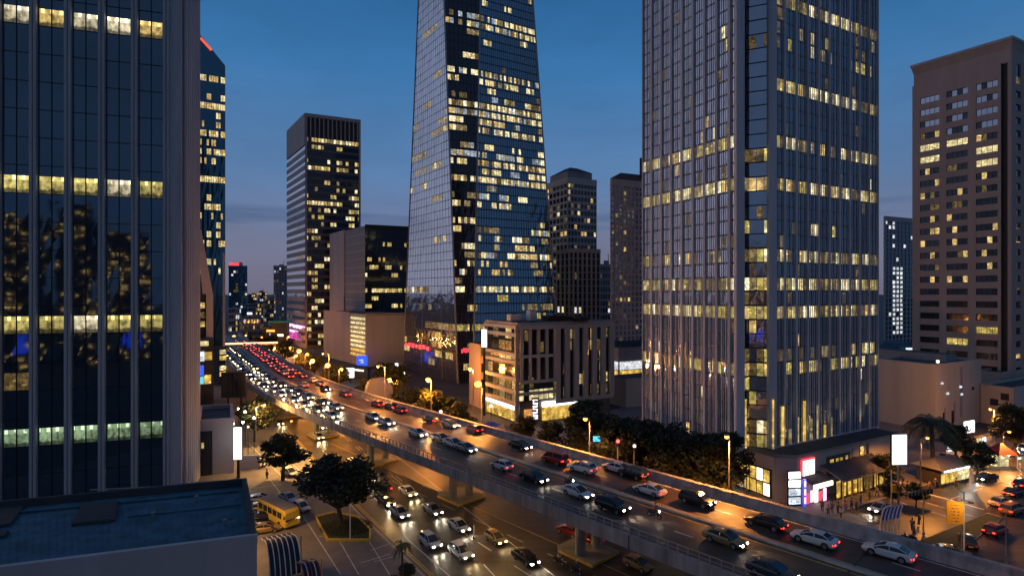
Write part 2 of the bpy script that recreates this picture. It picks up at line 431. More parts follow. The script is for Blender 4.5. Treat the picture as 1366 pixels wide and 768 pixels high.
# long low cloud banks
mp = N.new('ShaderNodeMapping'); mp.inputs['Scale'].default_value = (1.6, 1.6, 22); mp.inputs['Location'].default_value = (.35, .1, .55); L.new(tc.outputs['Generated'], mp.inputs[0])
cn = N.new('ShaderNodeTexNoise'); cn.inputs['Scale'].default_value = 1.3; cn.inputs['Detail'].default_value = 5; L.new(mp.outputs[0], cn.inputs['Vector'])
cm = N.new('ShaderNodeMapRange'); cm.inputs['From Min'].default_value = .40; cm.inputs['From Max'].default_value = .50; cm.inputs['To Max'].default_value = .55; L.new(cn.outputs['Fac'], cm.inputs[0])
lowz = N.new('ShaderNodeMapRange'); lowz.inputs['From Min'].default_value = .142; lowz.inputs['From Max'].default_value = .132; L.new(sp.outputs['Z'], lowz.inputs[0])
lo2 = N.new('ShaderNodeMapRange'); lo2.inputs['From Min'].default_value = .104; lo2.inputs['From Max'].default_value = .112; L.new(sp.outputs['Z'], lo2.inputs[0])
mu = N.new('ShaderNodeMath'); mu.operation = 'MULTIPLY'; L.new(cm.outputs[0], mu.inputs[0]); L.new(lowz.outputs[0], mu.inputs[1])
mu2 = N.new('ShaderNodeMath'); mu2.operation = 'MULTIPLY'; L.new(mu.outputs[0], mu2.inputs[0]); L.new(lo2.outputs[0], mu2.inputs[1])
cx = N.new('ShaderNodeMix'); cx.data_type = 'RGBA'; L.new(mu2.outputs[0], cx.inputs['Factor']); L.new(gl2.outputs['Result'], cx.inputs['A']); cx.inputs['B'].default_value = (.06, .11, .24, 1)
# the Nishita sky adds its own share
cn2 = N.new('ShaderNodeTexNoise'); cn2.inputs['Scale'].default_value = 2.2; cn2.inputs['Detail'].default_value = 6; cn2.inputs['Roughness'].default_value = .6
mp2 = N.new('ShaderNodeMapping'); mp2.inputs['Scale'].default_value = (1, 1, 3.5); L.new(tc.outputs['Generated'], mp2.inputs[0]); L.new(mp2.outputs[0], cn2.inputs['Vector'])
thin = N.new('ShaderNodeMapRange'); thin.inputs['From Min'].default_value = .35; thin.inputs['From Max'].default_value = .7; thin.inputs['To Min'].default_value = .90; thin.inputs['To Max'].default_value = 1.12; L.new(cn2.outputs['Fac'], thin.inputs[0])
cs2 = N.new('ShaderNodeVectorMath'); cs2.operation = 'SCALE'; L.new(cx.outputs['Result'], cs2.inputs[0]); L.new(thin.outputs[0], cs2.inputs['Scale'])
ms = N.new('ShaderNodeVectorMath'); ms.operation = 'SCALE'; L.new(sky.outputs[0], ms.inputs[0]); ms.inputs['Scale'].default_value = .012
mx = N.new('ShaderNodeVectorMath'); mx.operation = 'ADD'; L.new(cs2.outputs[0], mx.inputs[0]); L.new(ms.outputs[0], mx.inputs[1])
sc10 = N.new('ShaderNodeVectorMath'); sc10.operation = 'SCALE'; sc10.inputs['Scale'].default_value = 10; L.new(mx.outputs[0], sc10.inputs[0])
L.new(sc10.outputs[0], bg.inputs['Color']); bg.inputs['Strength'].default_value = .1
sun = bpy.data.lights.new('sun', 'SUN'); suno = bpy.data.objects.new('sun', sun); COL.objects.link(suno)
sun.energy = .03; sun.angle = R(30); sun.color = (.78, .80, 1.0)
suno.rotation_euler = Vector((math.sin(SUN_AZ), math.cos(SUN_AZ), .25)).to_track_quat('Z', 'Y').to_euler()
sc.cycles.use_denoising = True
sc.cycles.max_bounces = 6; sc.cycles.diffuse_bounces = 2; sc.cycles.glossy_bounces = 4; sc.cycles.transmission_bounces = 2
sc.cycles.caustics_reflective = False; sc.cycles.caustics_refractive = False; sc.cycles.sample_clamp_indirect = 4
# ------------------------------------------------------------------ ground, streets, viaduct
def structure(o): o['kind'] = 'structure'; return o
g = MB(); g.face([(-4000, -1500, 0), (4000, -1500, 0), (4000, 6000, 0), (-4000, 6000, 0)], 'ground'); structure(g.build('ground'))
def strip(mb, pts, wdt, z, m, off=0.0, dash=None):
    """a painted line / strip along a polyline, width wdt, shifted sideways by off"""
    pts = [Vector((p[0], p[1], 0)) for p in pts]; out = []
    for i, p in enumerate(pts):
        d = (pts[min(i + 1, len(pts) - 1)] - pts[max(i - 1, 0)]).normalized(); n = Vector((d.y, -d.x, 0)); out.append((p + n * (off - wdt / 2), p + n * (off + wdt / 2)))
    if not dash:
        for (a, b), (c, d) in zip(out, out[1:]):
            mb.face([(a.x, a.y, z), (b.x, b.y, z), (d.x, d.y, z), (c.x, c.y, z)], m)
    else:
        on, offl = dash
        for (a, b), (c, d) in zip(out, out[1:]):
            Ls = (c - a).length; t = 0
            while t < Ls:
                e1 = min(t + on, Ls); f0, f1 = t / Ls, e1 / Ls
                A = a.lerp(c, f0); B = b.lerp(d, f0); C = a.lerp(c, f1); D = b.lerp(d, f1)
                mb.face([(A.x, A.y, z), (B.x, B.y, z), (D.x, D.y, z), (C.x, C.y, z)], m); t += on + offl
def kerbed(name, poly, h, mtop, mk='kerb', kw=.25, ztop=None):
    """a raised pavement with a kerb stone round it (poly counter-clockwise)"""
    mb = MB(); mb.prism(poly, 0, h, mk, mk)
    c = Vector((sum(p[0] for p in poly) / len(poly), sum(p[1] for p in poly) / len(poly), 0))
    inn = [c + (Vector((p[0], p[1], 0)) - c) * (1 - kw / max(1, (Vector((p[0], p[1], 0)) - c).length)) for p in poly]
    mb.face([(p.x, p.y, h + .004) for p in inn], mtop)
    return mb.build(name)
# the surface street on the left: edges traced on the ground
EL = [G(690, 900), G(567, 768), G(480, 685), G(422, 622), G(368, 560), G(338, 520), G(322, 498), G(305, 478)]
D_ = Vector((-.681, .732, 0)); NN = Vector((.732, .681, 0))
st = MB()
er = [NN * 60 + D_ * s for s in (-40, 20, 60, 110, 150, 200)]
poly = [Vector((p.x, p.y, 0)) for p in EL] + [Vector((-150, 300, 0))] + [Vector((-120, 300, 0))] + [Vector((-60, 190, 0))] + [NN * 66 + D_ * 110, NN * 66 - D_ * 60]
st.face([(p.x, p.y, .004) for p in poly][::-1], 'asphalt'); structure(st.build('street'))
ln = MB()
strip(ln, EL, .15, .009, 'yellow_paint', .55); strip(ln, EL, .12, .009, 'yellow_paint', .85)
lanes = [([(640, 830), (600, 768), (545, 720), (505, 668), (470, 640), (430, 600)], None), ([(700, 830), (660, 768), (587, 690), (530, 640), (480, 600), (430, 560)], (3.0, 4.5)),
         ([(760, 830), (708, 768), (624, 714), (560, 660), (500, 612), (440, 565)], (3.0, 4.5)), ([(850, 860), (740, 768), (650, 700), (575, 643), (505, 590), (440, 545)], None)]
for q, dsh in lanes: strip(ln, [G(*p) for p in q], .16, .009, 'road_paint', 0, dsh)
for o in (48.5, 51.2, 57.0):
    strip(ln, [NN * o + D_ * -20, NN * o + D_ * 110], .14, .009, 'yellow_paint' if o == 51.2 else 'road_paint', 0, None if o == 51.2 else (3, 4))
structure(ln.build('road_markings'))
# forecourt and pavement left of the street
fo = MB(); fpts = [Vector((p.x, p.y, 0)) for p in EL]
poly = fpts + [Vector((-130, 170, 0)), Vector((-75, 60, 0)), Vector((-5, 30, 0))]
fo.prism(poly, 0, .13, 'kerb'); fo.face([(p.x, p.y, .134) for p in [a + Vector((-.3, -.15, 0)) for a in fpts] + poly[-3:]], 'paving'); structure(fo.build('pavement'))
fl = MB()
for a, b in (((479, 768), (440, 700)), ((520, 768), (492, 722)), ((455, 768), (405, 690)), ((380, 640), (330, 590)), ((398, 690), (360, 640)), ((425, 655), (372, 600))):
    strip(fl, [G(*a), G(*b)], .12, .140, 'road_paint')
for a, b in (((425, 716), (480, 716)), ((480, 752), (520, 740)), ((340, 652), (378, 646)), ((495, 735), (520, 726)), ((500, 750), (530, 742))):
    strip(fl, [G(*a), G(*b)], .12, .140, 'road_paint')
structure(fl.build('parking_lines'))
# cross street on the right
CU = Vector((.877, .48, 0)); CN = Vector((-.48, .877, 0))
cs = MB(); P = lambda a, b, z: (CU * a + CN * b) + Vector((0, 0, z))
cs.face([P(78, 20, .004), P(700, -10, .004), P(700, 70, .004), P(95, 52, .004), P(85, 47, .004), P(66, 44, .004)], 'asphalt'); structure(cs.build('cross_street'))
cm_ = MB()
def cl(a0, b0, a1, b1, wd=.15, m='road_paint', dash=None): strip(cm_, [P(a0, b0, 0), P(a1, b1, 0)], wd, .010, m, 0, dash)
cl(98, 42.3, 160, 42.3, dash=(3, 4)); cl(98, 32, 200, 32, dash=(3, 4)); cl(98, 28, 200, 28, dash=(3, 4))
cl(97.5, 38, 97.5, 46, .4)
for i in range(2): cl(90 + i * 3.2, 37.5, 90 + i * 3.2, 46, .16)
structure(cm_.build('crosswalk'))
# pavements round the tower podium and across the cross street
kerbed('pavement', [tuple(NN * 66 + D_ * 90)[:2], tuple(NN * 66 + D_ * -14)[:2], tuple(CU * 79.5 + CN * 47.2)[:2], tuple(CU * 150 + CN * 47.2)[:2], tuple(CU * 150 + CN * 130)[:2], tuple(NN * 150 + D_ * 90)[:2]], .13, 'paving')['kind'] = 'structure'
kerbed('traffic_island', [tuple(CU * 76 + CN * 34.5)[:2], tuple(CU * 79 + CN * 33.2)[:2], tuple(CU * 96 + CN * 35.2)[:2], tuple(CU * 96 + CN * 37.0)[:2], tuple(CU * 77 + CN * 37.0)[:2]], .15, 'lawn')['kind'] = 'structure'

# ---- viaduct: centre line in plan
cl_ = []; p = NN * 51.95 + D_ * -45; hd = 43.0
while p.y < 300:
    cl_.append(p.copy())
    if p.y > 104: hd = max(31.5, hd - .30) 
    p = p + Vector((-math.sin(R(hd)), math.cos(R(hd)), 0)) * 2.0
def side(i, off, z):
    d = (cl_[min(i + 1, len(cl_) - 1)] - cl_[max(i - 1, 0)]).normalized(); n = Vector((d.y, -d.x, 0)); q = cl_[i] + n * off
    return Vector((q.x, q.y, z))
def at_s(s, off, z=DECK):
    i = min(len(cl_) - 2, max(0, int(s / 2.0))); f = s / 2.0 - i
    return side(i, off, z).lerp(side(i + 1, off, z), f)
def heading_at(s): a = at_s(s, 0); b = at_s(s + 2, 0); return math.atan2(b.y - a.y, b.x - a.x)
HW = 8.1
def sweep(mb, prof, m, i0=0, i1=None, closed=True, mats=None):
    i1 = i1 or len(cl_) - 1; n = len(prof); k = len(mb.v)
    for i in range(i0, i1 + 1):
        for o, z in prof: mb.v.append(side(i, o, z))
    rows = i1 - i0
    for r in range(rows):
        for a in range(n if closed else n - 1):
            b = (a + 1) % n
            mb.f.append((k + r * n + a, k + r * n + b, k + (r + 1) * n + b, k + (r + 1) * n + a)); mb.m.append(mb.mi(mats[a] if mats else m))
V = Thing('viaduct', 'long concrete elevated road crossing the picture on piers, full of cars', 'elevated road', tuple(cl_[0]))
d = MB(); sweep(d, [(-HW, DECK - .30), (-HW, DECK - 1.0), (-HW + 1.6, DECK - 1.25), (-3.6, DECK - 2.1), (3.6, DECK - 2.1), (HW - 1.6, DECK - 1.25), (HW, DECK - 1.0), (HW, DECK - .30), (HW, DECK), (-HW, DECK)], 'concrete'); V.part('deck', d)
d = MB(); sweep(d, [(-HW + .35, DECK + .004), (HW - .8, DECK + .004)], 'deck_asphalt', closed=False); V.part('road_surface', d)
d = MB()
for o, dsh in ((-7.3, None), (-3.55, 1), (-.15, None), (1.45, None), (4.35, 1), (6.9, None)):
    if dsh:
        for i in range(0, len(cl_) - 3, 4):
            a, b = side(i, o - .08, DECK + .009), side(i, o + .08, DECK + .009); c, e_ = side(i + 1, o + .08, DECK + .009), side(i + 1, o - .08, DECK + .009)
            d.face([a, b, (b + (c - b) * 1.0), e_], 'road_paint')
    else: sweep(d, [(o - .08, DECK + .009), (o + .08, DECK + .009)], 'road_paint' if abs(o) > 2 else 'yellow_paint', closed=False)
V.part('lane_marking', d)
d = MB(); sweep(d, [(.35, DECK + .006), (.35, DECK + .16), (.45, DECK + .20), (.85, DECK + .20), (.95, DECK + .16), (.95, DECK + .006)], 'kerb'); V.part('median_kerb', d)
d = MB(); sweep(d, [(-HW - .02, DECK - .95), (-HW - .02, DECK + .30), (-HW + .30, DECK + .30), (-HW + .36, DECK + .004)], 'concrete', closed=False); V.part('edge_beam', d)
d = MB(); sweep(d, [(HW - .75, DECK + .008), (HW - .45, DECK + .55), (HW - .35, DECK + 1.0), (HW + .25, DECK + 1.0), (HW + .25, DECK - .9)], 'concrete', closed=False); V.part('barrier', d)
d = MB(); sweep(d, [(-HW + .08, DECK + 1.02), (-HW + .16, DECK + 1.02), (-HW + .16, DECK + 1.10), (-HW + .08, DECK + 1.10)], 'rail_metal')
sweep(d, [(-HW + .09, DECK + .66), (-HW + .14, DECK + .66), (-HW + .14, DECK + .70), (-HW + .09, DECK + .70)], 'rail_metal'); V.part('handrail', d)
for i in range(1, len(cl_) - 1):
    for f in (0, .5):
        a = side(i, -HW + .12, DECK + .3).lerp(side(i + 1, -HW + .12, DECK + .3), f)
        q = MB(); q.box(a + Vector((0, 0, .38)), (.09, .09, .76), 'rail_metal', heading_at(i * 2)); V.add('rail_post', q)
for i in range(12, len(cl_), 13):
    q = MB(); a, b = side(i, -HW - .05, DECK - .98), side(i, -HW - .05, DECK + .29); dd = (cl_[i + 1] - cl_[i]).normalized() * .04 if i + 1 < len(cl_) else Vector((.03, .03, 0))
    q.hexa([a - dd, a + dd, side(i, -HW + .1, DECK - .98) + dd, side(i, -HW + .1, DECK - .98) - dd], [b - dd, b + dd, side(i, -HW + .1, DECK + .29) + dd, side(i, -HW + .1, DECK + .29) - dd], 'dark_metal'); V.add('expansion_joint', q)
for i in range(6, len(cl_) - 2, 12):
    q = MB(); a, b = side(i, -HW + .4, DECK + .012), side(i, HW - .85, DECK + .012); dd = (cl_[i + 1] - cl_[i]).normalized() * .09
    q.face([a - dd, b - dd, b + dd, a + dd], 'dark_metal'); V.add('deck_joint', q)
s0 = (G(625, 660) - cl_[0]).dot(D_)
for k in range(-4, 9):
    s = s0 + k * 24.6
    if s < 2: continue
    c = at_s(s, .3, 0); h = heading_at(s)
    q = MB()
    for o in (-1.5, 1.5):
        cc = at_s(s, .3 + o, 0); q.tube([cc, cc + Vector((0, 0, 5.0))], .62, 'pier_concrete', 12)
    a = [at_s(s - .9, -4.2, 5.75), at_s(s - .9, 4.8, 5.75), at_s(s + .9, 4.8, 5.75), at_s(s + .9, -4.2, 5.75)]
    b = [at_s(s - .9, -2.6, 4.9), at_s(s - .9, 3.2, 4.9), at_s(s + .9, 3.2, 4.9), at_s(s + .9, -2.6, 4.9)]
    q.hexa(b, a, 'pier_concrete')
    V.add('pier', q)
    q = MB(); q.prism([tuple(at_s(s + x, y, 0))[:2] for x, y in ((-2.6, -2.2), (-2.6, 2.9), (2.6, 2.9), (3.4, 2.0), (3.4, -1.4), (2.6, -2.2))], .0, .35, 'yellow_kerb', 'pier_concrete'); V.add('pier_plinth', q)
V.flush()
# ------------------------------------------------------------------ buildings
def footprint(px, dist, vl, pl, vr, pr):
    A = W(px, dist); Lp = reach(A, VP(vl), pl); Rp = reach(A, VP(vr), pr); K = Lp + Rp - A
    return A, Lp, Rp, K
def solid_box(T, fp, z0, z1, m, name='wall', inset=0.0, top='roof_dark'):
    A, Lp, Rp, K = fp; c = (Lp + Rp) / 2; poly = [Lp, A, Rp, K]
    if inset: poly = [p + (c - p).normalized() * inset for p in poly]
    mb = MB(); mb.prism([(p.x, p.y) for p in poly], z0, z1, m, top); return T.part(name, mb)
def rooftop(T, fp, z, h, m='grey_wall', s=.35, name='plant_room'):
    A, Lp, Rp, K = fp; c = (Lp + Rp) / 2; poly = [c + (p - c) * s for p in (Lp, A, Rp, K)]
    mb = MB(); mb.prism([(p.x, p.y) for p in poly], z, z + h, m, 'roof_dark'); T.part(name, mb)
def parapet(T, fp, z, h, t, m='grey_wall'):
    A, Lp, Rp, K = fp; q = [Lp, A, Rp, K]; c = (Lp + Rp) / 2; mb = MB()
    for i in range(4):
        a, b = q[i], q[(i + 1) % 4]; d = (b - a).normalized(); n = Vector((-d.y, d.x, 0))
        if i % 2: a = a + d * t; b = b - d * t
        P4 = [a, b, b + n * t, a + n * t]
        mb.hexa([p + Vector((0, 0, z)) for p in P4], [p + Vector((0, 0, z + h)) for p in P4], m)
    T.part('parapet', mb)

# --- big left tower -------------------------------------------------
A = W(243, 84.6); dl = Vector((-.958, -.2856, 0)); ds = Vector((-.278, .961, 0)).normalized()
T = Thing('office_tower', 'dark glass office tower with stone pilasters filling the left edge', 'tower', tuple(A))
fin0 = reach(A, dl, 223)                                  # glass starts left of the corner pier
Lf = fin0 + dl * 34
H = 118
d = MB(); d.prism([(p.x, p.y) for p in (Lf, fin0, fin0 + ds * 9, Lf + ds * 9)], 0, H, 'dark_wall'); T.part('core', d)
F = wallface(Lf, fin0, 0, H)
bayw = 4.13; nb = 8; F = wallface(fin0 + dl * (bayw * nb), fin0, 0, H)
fh = 3.95; nfl = int(H / fh)
def zrow(py, dist): return ZZ(py, dist)
litrows = {}
for py, pr in ((35, 1.0), (258, 1.0), (432, 1.0), (582, .9)):
    litrows[int(zrow(py, 82) / fh)] = (py, pr)
rnd = random.Random(5)
def lit_left(i, j):
    r = litrows.get(j)
    if r:
        if r[0] == 582: return 'room_green' if rnd.random() < .8 else ('lit_dim' if rnd.random() < .5 else None)
        if rnd.random() < r[1]: return rnd.choice(['room_white', 'room_gold', 'room_white'] if r[0] == 35 else ['room_yellow', 'room_yellow', 'room_white'])
        return None
    x = rnd.random()
    return 'lit_dim' if x < (.16 if j < 6 else .04) else ('lit_green' if x < .042 else None)
wl = facade(T, F, nb, nfl, .13, .36, .03, lit_left, 'glass_left', tilt=.012, split=2, v1=nfl * fh / H)
facade(T, F, nb, nfl, .13, .02, .66, lambda i, j: None, 'glass_left', tilt=.012, split=2, v1=nfl * fh / H)
for j in range(nfl):                                       # thin floor joints
    v = (j * fh + .35 * fh) / H; q = MB(); F.slab(q, 0, 1, v - .0004, v + .0004, 0, .10, 'dark_metal'); T.add('transom', q)
for i in range(nb):
    q = MB(); u = (i + .5) / nb; F.slab(q, u - .0012, u + .0012, 0, 1, 0, .14, 'dark_metal'); T.add('mullion', q)
for i in range(nb + 1):                                    # twin stone pilasters
    q = MB(); u = i / nb
    for o in (-.0070, .0070):
        F.slab(q, u + o - .0052, u + o + .0052, 0, 1, 0, .60, 'stone')
    F.slab(q, u - .004, u + .004, 0, 1, 0, .45, 'stone_dark'); T.add('pilaster', q)
q = MB(); Bc = A + ds * 9.6
pf = wallface(fin0 + dl * -.36, A, 0, H); pf.slab(q, 0, 1, 0, 1, -3.0, .35, 'stone'); T.part('corner_pier', q)
for k in range(7):                                         # ribs on the side of the corner pier
    q = MB(); a = A + ds * (1.2 + k * 1.25); q.tube([a, a + Vector((0, 0, H))], .45, 'stone', 10); T.add('rib', q)
q = MB(); sf = wallface(A, Bc, 0, H); sf.slab(q, 0.0, 1, 0, 1, -3, .02, 'stone_dark'); T.part('side_wall', q)
T.flush()

# --- low building with the blue roof, lower left ----------------------
c1, c2, c3, c4 = G(343, 713, 15), G(329, 637, 15), G(-140, 680, 15), G(-160, 776, 15)
T = Thing('low_building', 'flat low building with blue metal roof and dark skylights in the lower left corner', 'building', (c1.x, c1.y, 0))
d = MB(); d.prism([(p.x, p.y) for p in (c4, c1, c2, c3)], 0, 14.4, 'pale_wall', 'roof_blue'); T.part('wall', d)
pr = [c4, c1, c2, c3]; q = MB()
for i in range(4):
    a, b = pr[i], pr[(i + 1) % 4]; dd = (b - a).normalized(); n = Vector((-dd.y, dd.x, 0)) * (.35 if i < 2 else .25)
    if i % 2: a = a + dd * .35; b = b - dd * .25
    q.hexa([Vector((p.x, p.y, 14.4)) for p in (a, b, b + n, a + n)], [Vector((p.x, p.y, 15.0)) for p in (a, b, b + n, a + n)], 'pale_wall' if i == 0 else 'roof_dark')
T.part('parapet', q)
rf = Face(*[Vector((p.x, p.y, 14.45)) for p in pr])
for i in range(46):                                        # standing seams
    q = MB(); u = .03 + i * .0205; rf.slab(q, u, u + .0014, .05, .80, 0, .02, 'roof_blue'); T.add('seam', q)
for hp in (((95, 700.5), (153, 694), (159, 668.6), (108.5, 673.6)), ((-25, 706), (14.5, 699.7), (33, 675), (-10, 678)), ((-20, 722), (8, 715), (12, 708), (-14, 712))):
    P4 = [G(a, b, 14.5) for a, b in hp]; ce = sum(P4, Vector()) / 4
    up4 = lambda k, z: [Vector(((ce + (p - ce) * k).x, (ce + (p - ce) * k).y, z)) for p in P4]
    q = MB(); q.hexa(up4(1, 14.40), up4(1, 14.60), 'roof_dark'); o = T.part('skylight', q)
    q = MB(); q.hexa(up4(.93, 14.59), up4(.93, 14.63), 'dark_wall'); q2 = q.build('pane', T); q2.parent = o
q = MB(); rf.slab(q, .02, .97, .86, .875, 0, .12, 'roof_blue'); rf.slab(q, .62, .97, .60, .61, 0, .09, 'roof_blue'); T.part('ridge', q)
T.flush()

for k, (px, py) in enumerate(((205, 690), (262, 668), (300, 700))):
    c = G(px, py, 14.45); T = Thing('roof_vent', ('small grey roof vent in the middle of the blue roof', 'small grey roof vent on the far part of the blue roof', 'small grey roof vent near the right front of the blue roof')[k], 'roof vent', tuple(c)); q = MB(); q.tube([c, c + Vector((0, 0, .35))], .10, 'grey_metal', 8); T.part('pipe', q); q = MB(); q.ball(c + Vector((0, 0, .38)), .17, 'grey_metal', 8, (1, 1, .5)); T.part('cap', q)
a, b = G(120, 655, 14.45), G(320, 645, 14.45); T = Thing('roof_pipe', 'thin grey pipe running along the back edge of the blue roof', 'pipe', tuple(a)); q = MB(); q.tube([a + Vector((0, 0, .12)), b + Vector((0, 0, .12))], .05, 'grey_metal', 6); T.part('pipe', q)
for f in (.1, .35, .6, .85): q = MB(); q.box(a.lerp(b, f) + Vector((0, 0, .05)), (.2, .2, .1), 'concrete'); T.add('support', q)
T.flush()
# --- central tapered glass tower --------------------------------------
def V2(px, dist, z): return W(px, dist, z)
bA, bL, bB, bR = W(611, 190), Vector((-44, 227.5, 0)), W(631, 192), Vector((18, 210, 0))
tA, tL, tB, tR = V2(593, 200, 130), Vector((-37, 219, 130)), V2(640, 205, 130), Vector((9, 217, 130))
def ext(b, t, z): f = z / 130.0; q = b + (t - b) * f; return Vector((q.x, q.y, z))
HT = 168
bK = bL + bR - bA; tK = Vector((tL.x + tR.x - tA.x, tL.y + tR.y - tA.y, 130))
T = Thing('tapered_tower', 'tall tapering glass skyscraper with one pale side, in the centre', 'tower', tuple(bA))
d = MB(); c = Vector((-12, 213, 0))
ins = lambda p, k=.9: Vector((c.x + (p.x - c.x) * k, c.y + (p.y - c.y) * k, p.z))
pl = [(bL, tL), (bA, tA), (bB, tB), (bR, tR), (bK, tK)]
k = len(d.v); d.v += [ins(ext(b, t, 0), .97) for b, t in pl] + [ins(ext(b, t, HT), .97) for b, t in pl]
for i in range(5):
    j = (i + 1) % 5; d.f.append((i, j, 5 + j, 5 + i)); d.m.append(d.mi('dark_wall'))
d.f.append((5, 6, 7, 8, 9)); d.m.append(0); T.part('core', d)
def tapered(b0, t0, b1, t1, z0, z1): return Face(ext(b0, t0, z0), ext(b1, t1, z0), ext(b1, t1, z1), ext(b0, t0, z1))
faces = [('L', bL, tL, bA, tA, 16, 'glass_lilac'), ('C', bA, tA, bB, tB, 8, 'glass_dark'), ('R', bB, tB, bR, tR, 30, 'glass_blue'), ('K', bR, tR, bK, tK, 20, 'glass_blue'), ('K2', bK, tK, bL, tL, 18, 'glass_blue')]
rc = random.Random(11)
rowsR = {}
for py, p_ in ((8, .2), (25, .5), (33, .5), (100, .45), (111, .3), (124, .3), (135, .35), (147, .85), (158, .75), (170, .35), (180, .5), (205, .35), (217, .4), (222, .5), (232, .25), (240, .6), (247, .5), (271, .35), (282, .35), (294, .25), (305, .35), (319, .3), (330, .35), (345, .3), (357, .3), (368, .35), (392, .5), (410, .2), (432, .4), (456, .25), (470, .25), (488, .25)):
    rowsR[py] = p_
def mk_lit(z0, z1, nr, dist, seed, mult, mats):
    rnd = random.Random(seed); rows = {}
    for py, p_ in rowsR.items():
        j = int((ZZ(py, dist) - z0) / (z1 - z0) * nr)
        if 0 <= j < nr: rows[j] = max(rows.get(j, 0), p_ * mult)
    run = {}
    def f(i, j):
        p_ = rows.get(j, .05 * mult)
        if p_ > .72: return rnd.choice(mats) if rnd.random() < p_ else None
        k = ((i + 5 * j) // 4, j // 1)
        if k not in run: run[k] = (rnd.random(), rnd.choice(mats))
        return (run[k][1] if rnd.random() < .7 else rnd.choice(mats)) if run[k][0] < p_ * 1.0 and rnd.random() < .85 else None
    return f
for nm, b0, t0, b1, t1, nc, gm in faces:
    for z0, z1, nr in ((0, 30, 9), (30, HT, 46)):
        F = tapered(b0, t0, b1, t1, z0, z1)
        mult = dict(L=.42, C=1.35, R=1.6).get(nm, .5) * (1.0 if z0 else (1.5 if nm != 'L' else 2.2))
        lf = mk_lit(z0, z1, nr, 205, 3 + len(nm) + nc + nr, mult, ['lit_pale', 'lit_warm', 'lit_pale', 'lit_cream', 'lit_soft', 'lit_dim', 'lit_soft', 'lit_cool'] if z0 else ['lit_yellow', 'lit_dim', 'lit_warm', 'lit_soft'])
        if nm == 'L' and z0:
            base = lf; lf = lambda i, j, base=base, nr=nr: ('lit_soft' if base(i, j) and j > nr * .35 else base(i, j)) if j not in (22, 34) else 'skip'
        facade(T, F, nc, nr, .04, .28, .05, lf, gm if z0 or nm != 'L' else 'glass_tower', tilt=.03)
        q = MB()
        for j in range(nr + 1): F.slab(q, 0, 1, max(0, (j - .02) / nr), min(1, (j + (.10 if nm != 'L' else .05)) / nr), -.5, .07, 'spandrel')
        T.part('spandrel', q)
        if nm == 'L' and z0:
            q = MB()
            for j in (22, 34): F.slab(q, 0, 1, (j + .1) / nr, (j + .95) / nr, -.5, -.1, 'stone_dark')
            T.part('louvre_band', q)
    F = tapered(b0, t0, b1, t1, 0, HT)
    for i in range(0, nc + 1):
        q = MB(); wq = (.0011 if nm == 'L' else .0014) if nc > 8 else .004; F.slab(q, max(0, i / nc - wq), min(1, i / nc + wq), 0, 1, 0, .14 if nm != 'L' else .08, 'dark_metal' if nm != 'L' or i % 6 else 'grey_metal'); T.add('mullion', q)
for (b0, t0) in ((bA, tA), (bB, tB), (bL, tL), (bR, tR)):
    q = MB(); a, e_ = ext(b0, t0, 0), ext(b0, t0, HT); q.tube([a, e_], .35, 'grey_metal', 6); T.add('corner_post', q)
for (ff, u0, u1, zz) in (((bL, tL, bA, tA), .04, .50, ZZ(462, 215)), ((bA, tA, bB, tB), .25, 1.0, ZZ(468, 190))):   # red lit shop letters
    F = tapered(*ff, zz - 1.2, zz + 1.2); q = MB(); u = u0; n = 0
    while u < u1:
        F.slab(q, u, u + (u1 - u0) * .10, .15 + .1 * (n % 2), .85 - .15 * (n % 3 == 0), .3, .5, 'sign_red'); u += (u1 - u0) * .16; n += 1
    T.part('sign', q)
T.flush()

# --- right ribbed tower with podium ------------------------------------
A = W(1008, 84.5)
cl1 = W(986, 85.5); dL = VP(290); dR = VP(2055)
Lp = reach(cl1, dL, 858); cr1 = W(1029, 85.6); Rp = reach(cr1, dR, 1170)
K = Lp + (Rp - cr1)
nch = cl1.lerp(cr1, .42) + Vector((.0, 1.3, 0))
T = Thing('ribbed_tower', 'tall office tower with close vertical ribs and a glass corner, right of centre', 'tower', tuple(cl1))
Z0, Z1 = 7.0, 112.0
d = MB(); d.prism([(p.x, p.y) for p in (Lp, cl1, nch, cr1, Rp, K)], Z0, Z1, 'dark_wall'); T.part('core', d)
fh2 = 2.16; nr = int((Z1 - Z0) / fh2); rr = random.Random(21)
def rows_of(spec):
    out = {}
    for py, p_ in spec: out[int(round((ZZ(py, 85.5) - Z0) / fh2 - .5))] = p_
    return out
RL = rows_of(((425, .95), (387, .8), (346, .25), (492, .45), (244, 1), (187, .95), (468, .12), (128, .05), (60, .15)))
RR = rows_of(((425, .85), (387, .75), (346, .6), (492, .5), (468, .35), (240, .85), (201, .7), (183, .6), (117, .75), (5, .7), (60, .2), (300, .12), (35, .25), (560, .1)))
RC = rows_of(((425, 1), (387, 1), (346, .9), (492, .9), (468, .4), (244, .9), (205, .9), (303, .5), (120, .3), (590, .9), (575, .5)))
def lf(rows, base, seed):
    r_ = random.Random(seed)
    def f(i, j):
        p_ = rows.get(j, base); x = r_.random()
        if x < p_: return r_.choice(['lit_pale', 'lit_cream', 'lit_yellow', 'lit_warm', 'lit_soft', 'lit_yellow', 'lit_dim'])
        return 'lit_dim' if x < p_ * 1.4 + .02 else None
    return f
